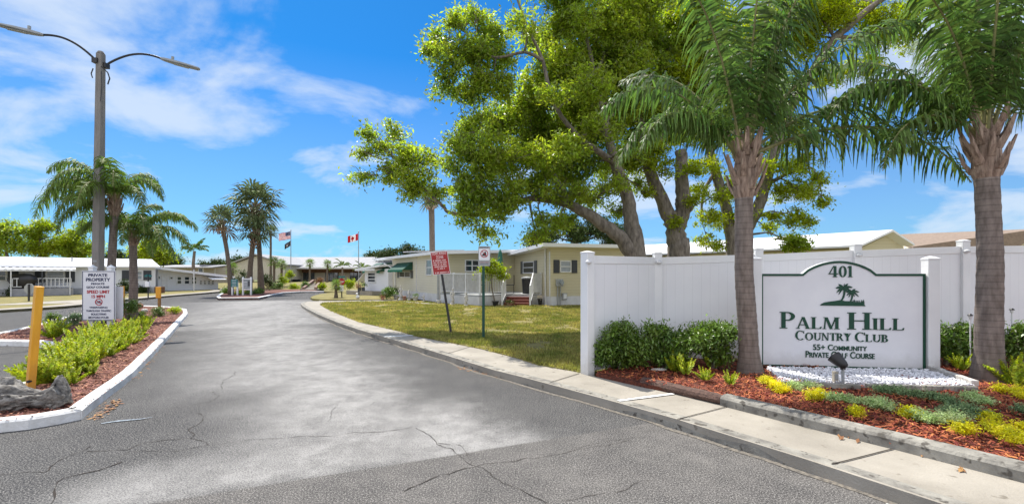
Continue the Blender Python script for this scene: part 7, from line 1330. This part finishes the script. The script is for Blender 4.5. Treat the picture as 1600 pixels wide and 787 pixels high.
def statues():
    def figure(px, py, h_px, lab, k):
        x, y = G(px, py, LZ); h = h_px*y/F; t = thing('garden_statue', lab, 'statue', (x, y, LZ), 'stone statues along the yellow house'); w = h*.13
        MB().lathe((x, y, LZ), [(w*1.3, 0), (w*1.3, h*.06), (w*1.0, h*.08), (w*.95, h*.14)], 12).build('plinth', M_stone, t)
        b = MB(); s = k*.03; b.tube([(x, y, LZ+h*.12), (x+s, y, LZ+h*.3), (x-s, y, LZ+h*.48), (x+s, y, LZ+h*.62), (x, y, LZ+h*.76), (x, y, LZ+h*.81), (x, y, LZ+h*.85)], [w*.85, w*.72, w*.8, w*.62, w*.78, w*.3, w*.28], 12, jit=.06); b.ball((x+s*.3, y, LZ+h*.91), (w*.42, w*.42, h*.09), 7)
        b.tube([(x-w*.7, y, LZ+h*.74), (x-w*1.05, y-.03, LZ+h*.6), (x-w*.5, y-w*.6, LZ+h*.52)], [w*.24, w*.2, w*.16], 7); b.tube([(x+w*.7, y, LZ+h*.74), (x+w*1.0, y-.04, LZ+h*.62), (x+w*.7*k, y-.04, LZ+h*(.60 if k > 0 else .92))], [w*.24, w*.2, w*.16], 7); b.build('figure', M_stone, t, smooth=True)
    figure(626, 468.5, 23, 'tall stone statue of a robed figure nearest the downspout', 1); figure(639, 468.5, 16, 'short white statue just right of the tall robed one', -1); figure(707, 476, 26, 'white statue of a figure standing in front of the deck railing', 1); figure(728.5, 478, 22, 'stone statue at the front corner of the deck skirting', -1); figure(662, 471, 12, 'small dark-weathered statue by the white skirting', 1)
    for px, py, rpx, hpx, m, lab in ((618.5, 467, 4, 7, M_stone, 'wide stone planter by the downspout of the yellow house'), (632, 468.5, 3, 6, M_terra, 'terracotta pot between the two statues'), (649, 470, 4.5, 7, M_stone, 'white urn planter against the skirting'), (686, 473.5, 4.5, 5, M_white, 'low white splash dish at the house corner'), (774, 478, 5.5, 8, M_dark, 'black nursery pot holding the yellow-leaved potted tree'), (844, 476, 4, 10, M_dark, 'dark urn holding pale flowers right of the steps'), (797, 478, 3.5, 5, M_terra, 'small terracotta pot left of the steps'), (598, 468.5, 3, 4, M_terra, 'small red pot in front of the round bush')):
        x, y = G(px, py, LZ); s = y/F; p = thing('flower_pot', lab, 'pot', (x, y, LZ), 'pots along the yellow house'); MB().lathe((x, y, LZ), [(rpx*s*.62, 0), (rpx*s*.9, hpx*s*.8), (rpx*s*1.05, hpx*s*.82), (rpx*s*1.05, hpx*s)], 14).build('pot', m, p, smooth=False)
        if px in (649, 844, 797, 618.5, 598): quads('foliage', leaf_cloud([(x, y, LZ+hpx*s+.05)], [rpx*s*1.1], 260, .035), M_flow if px == 844 else (M_dead if px == 598 else M_shrub), p)
    x, y = G(774, 477, LZ); Y = y
    limbs = [[(774, 476, Y, .035), (770, 458, Y, .03), (768, 445, Y, .025), (768, 430, Y, .015)]]; cl = [(768, 422, Y, 12), (756, 425, Y, 11), (780, 424, Y, 12), (770, 412, Y, 9), (752, 434, Y-.1, 8), (787, 432, Y, 8), (762, 416, Y, 9)]
    tree('potted_tree', 'small potted tree with bright yellow-green drooping leaves in front of the deck', 'potted tree', limbs, cl, M_leafy, 2600, .06, twigs=3, base=LZ)
    st = MB(); strip(st, dense([G(616, 469.5, LZ), G(640, 472, LZ), G(690, 476, LZ), G(735, 480, LZ)], .3), .35, LZ+.012); kind(st.build('stone_border', M_conc), 'structure')
    # white dog-shaped ornament by the side street
    x, y = G(559, 466.5, LZ); s = y/F; o = thing('garden_ornament', 'white seated animal ornament at the lawn corner by the white home', 'statue', (x, y, LZ)); m = MB(); m.ball((x, y, LZ+2.5*s), (3.2*s, 2.5*s, 2.8*s), 7); m.tube([(x, y, LZ+3*s), (x-.5*s, y, LZ+6.5*s)], [1.8*s, 1.1*s], 8); m.ball((x-1.2*s, y, LZ+7.8*s), (2.0*s, 1.4*s, 1.4*s), 6); m.ball((x+.3*s, y, LZ+9*s), (.5*s, .4*s, 1.0*s), 5); m.build('body', M_white, o, smooth=True)
statues()
def right_roofs():
    Y = 20; t = thing('white_roofed_house', 'house behind the fence with a long bright white metal roof and cream gable end', 'house', (XA(1300, Y), Y, LZ)); ridge0 = PT(1385, 362, Y+0); 
    xr = XA(1385, Y); zr = ZA(363, Y); xe0 = XA(1330, Y); xe1 = XA(1418, Y); ze = ZA(387, Y); back = Vector((-7.5, 9.5, 0)); xl = XA(1352, Y)
    f = [(XA(1342, Y), Y, LZ), (XA(1412, Y), Y, LZ), (XA(1412, Y), Y, ZA(385.5, Y)), (xr, Y, zr-.14), (XA(1342, Y), Y, ZA(389, Y))]; bk = [(x-9, y+12, z) for x, y, z in f]
    MB().hexa(f, bk).build('wall', M_sidy, t)
    def pl(p, q, th, m, nm): return MB().hexa([(p[0], p[1]-.35, p[2]), (q[0], q[1]-.35, q[2]), (q[0]-9, q[1]+12, q[2]), (p[0]-9, p[1]+12, p[2])], [(p[0], p[1]-.35, p[2]+th), (q[0], q[1]-.35, q[2]+th), (q[0]-9, q[1]+12, q[2]+th), (p[0]-9, p[1]+12, p[2]+th)]).build(nm, m, t)
    pl((xr, Y, zr), (XA(1335, Y), Y, ZA(386.5, Y)), .09, M_roofw, 'roof'); pl((xe1, Y, ZA(384.5, Y)), (xr, Y, zr+.002), .09, M_roofw, 'roof')
    Y = 21; t = thing('tan_roofed_house', 'house with a tan shingle roof and cream gable showing over the fence at the right', 'house', (XA(1560, Y), Y, LZ)); P = [(1570, 384), (1650, 384), (1650, 379), (1606, 361), (1576, 379)]
    f = [(XA(a, Y), Y, ZA(b, Y) if b < 384 else LZ) for a, b in P]; MB().hexa(f, [(x-1, y+8, z) for x, y, z in f]).build('wall', M_sidy, t)
    m = MB(); m.slab([(XA(1415, Y), Y-.4, ZA(386, Y)), (XA(1576, Y), Y-.4, ZA(384, Y)), (XA(1608, Y), Y-.45, ZA(358.5, Y)), (XA(1448, Y), Y+3.0, ZA(362, Y+1))], .1); m.slab([(XA(1608, Y), Y-.45, ZA(358.5, Y)), (XA(1660, Y), Y-.45, ZA(380, Y)), (XA(1660, Y), Y+8, ZA(380, Y)), (XA(1608, Y), Y+8, ZA(358.5, Y))], .1); m.build('roof', M_rooft, t)
    m = MB(); m.prism([(XA(1420, Y), Y), (XA(1570, Y), Y), (XA(1570, Y), Y+.2), (XA(1420, Y), Y+.2)], LZ, ZA(387, Y)); m.build('side_wall', M_sidp, t)
    x, y = XA(952, 36), 36; t = thing('utility_pole', 'thin wooden utility pole rising just left of the big forked tree trunk', 'utility pole', (x, y, LZ)); MB().tube([(x, y, LZ), (x, y, ZA(364, y))], .12, 8).build('pole', M_timber, t); MB().bar((x-.5, y, ZA(367, y)), (x+.5, y, ZA(367, y)), .08).build('crossarm', M_timber, t)
right_roofs()
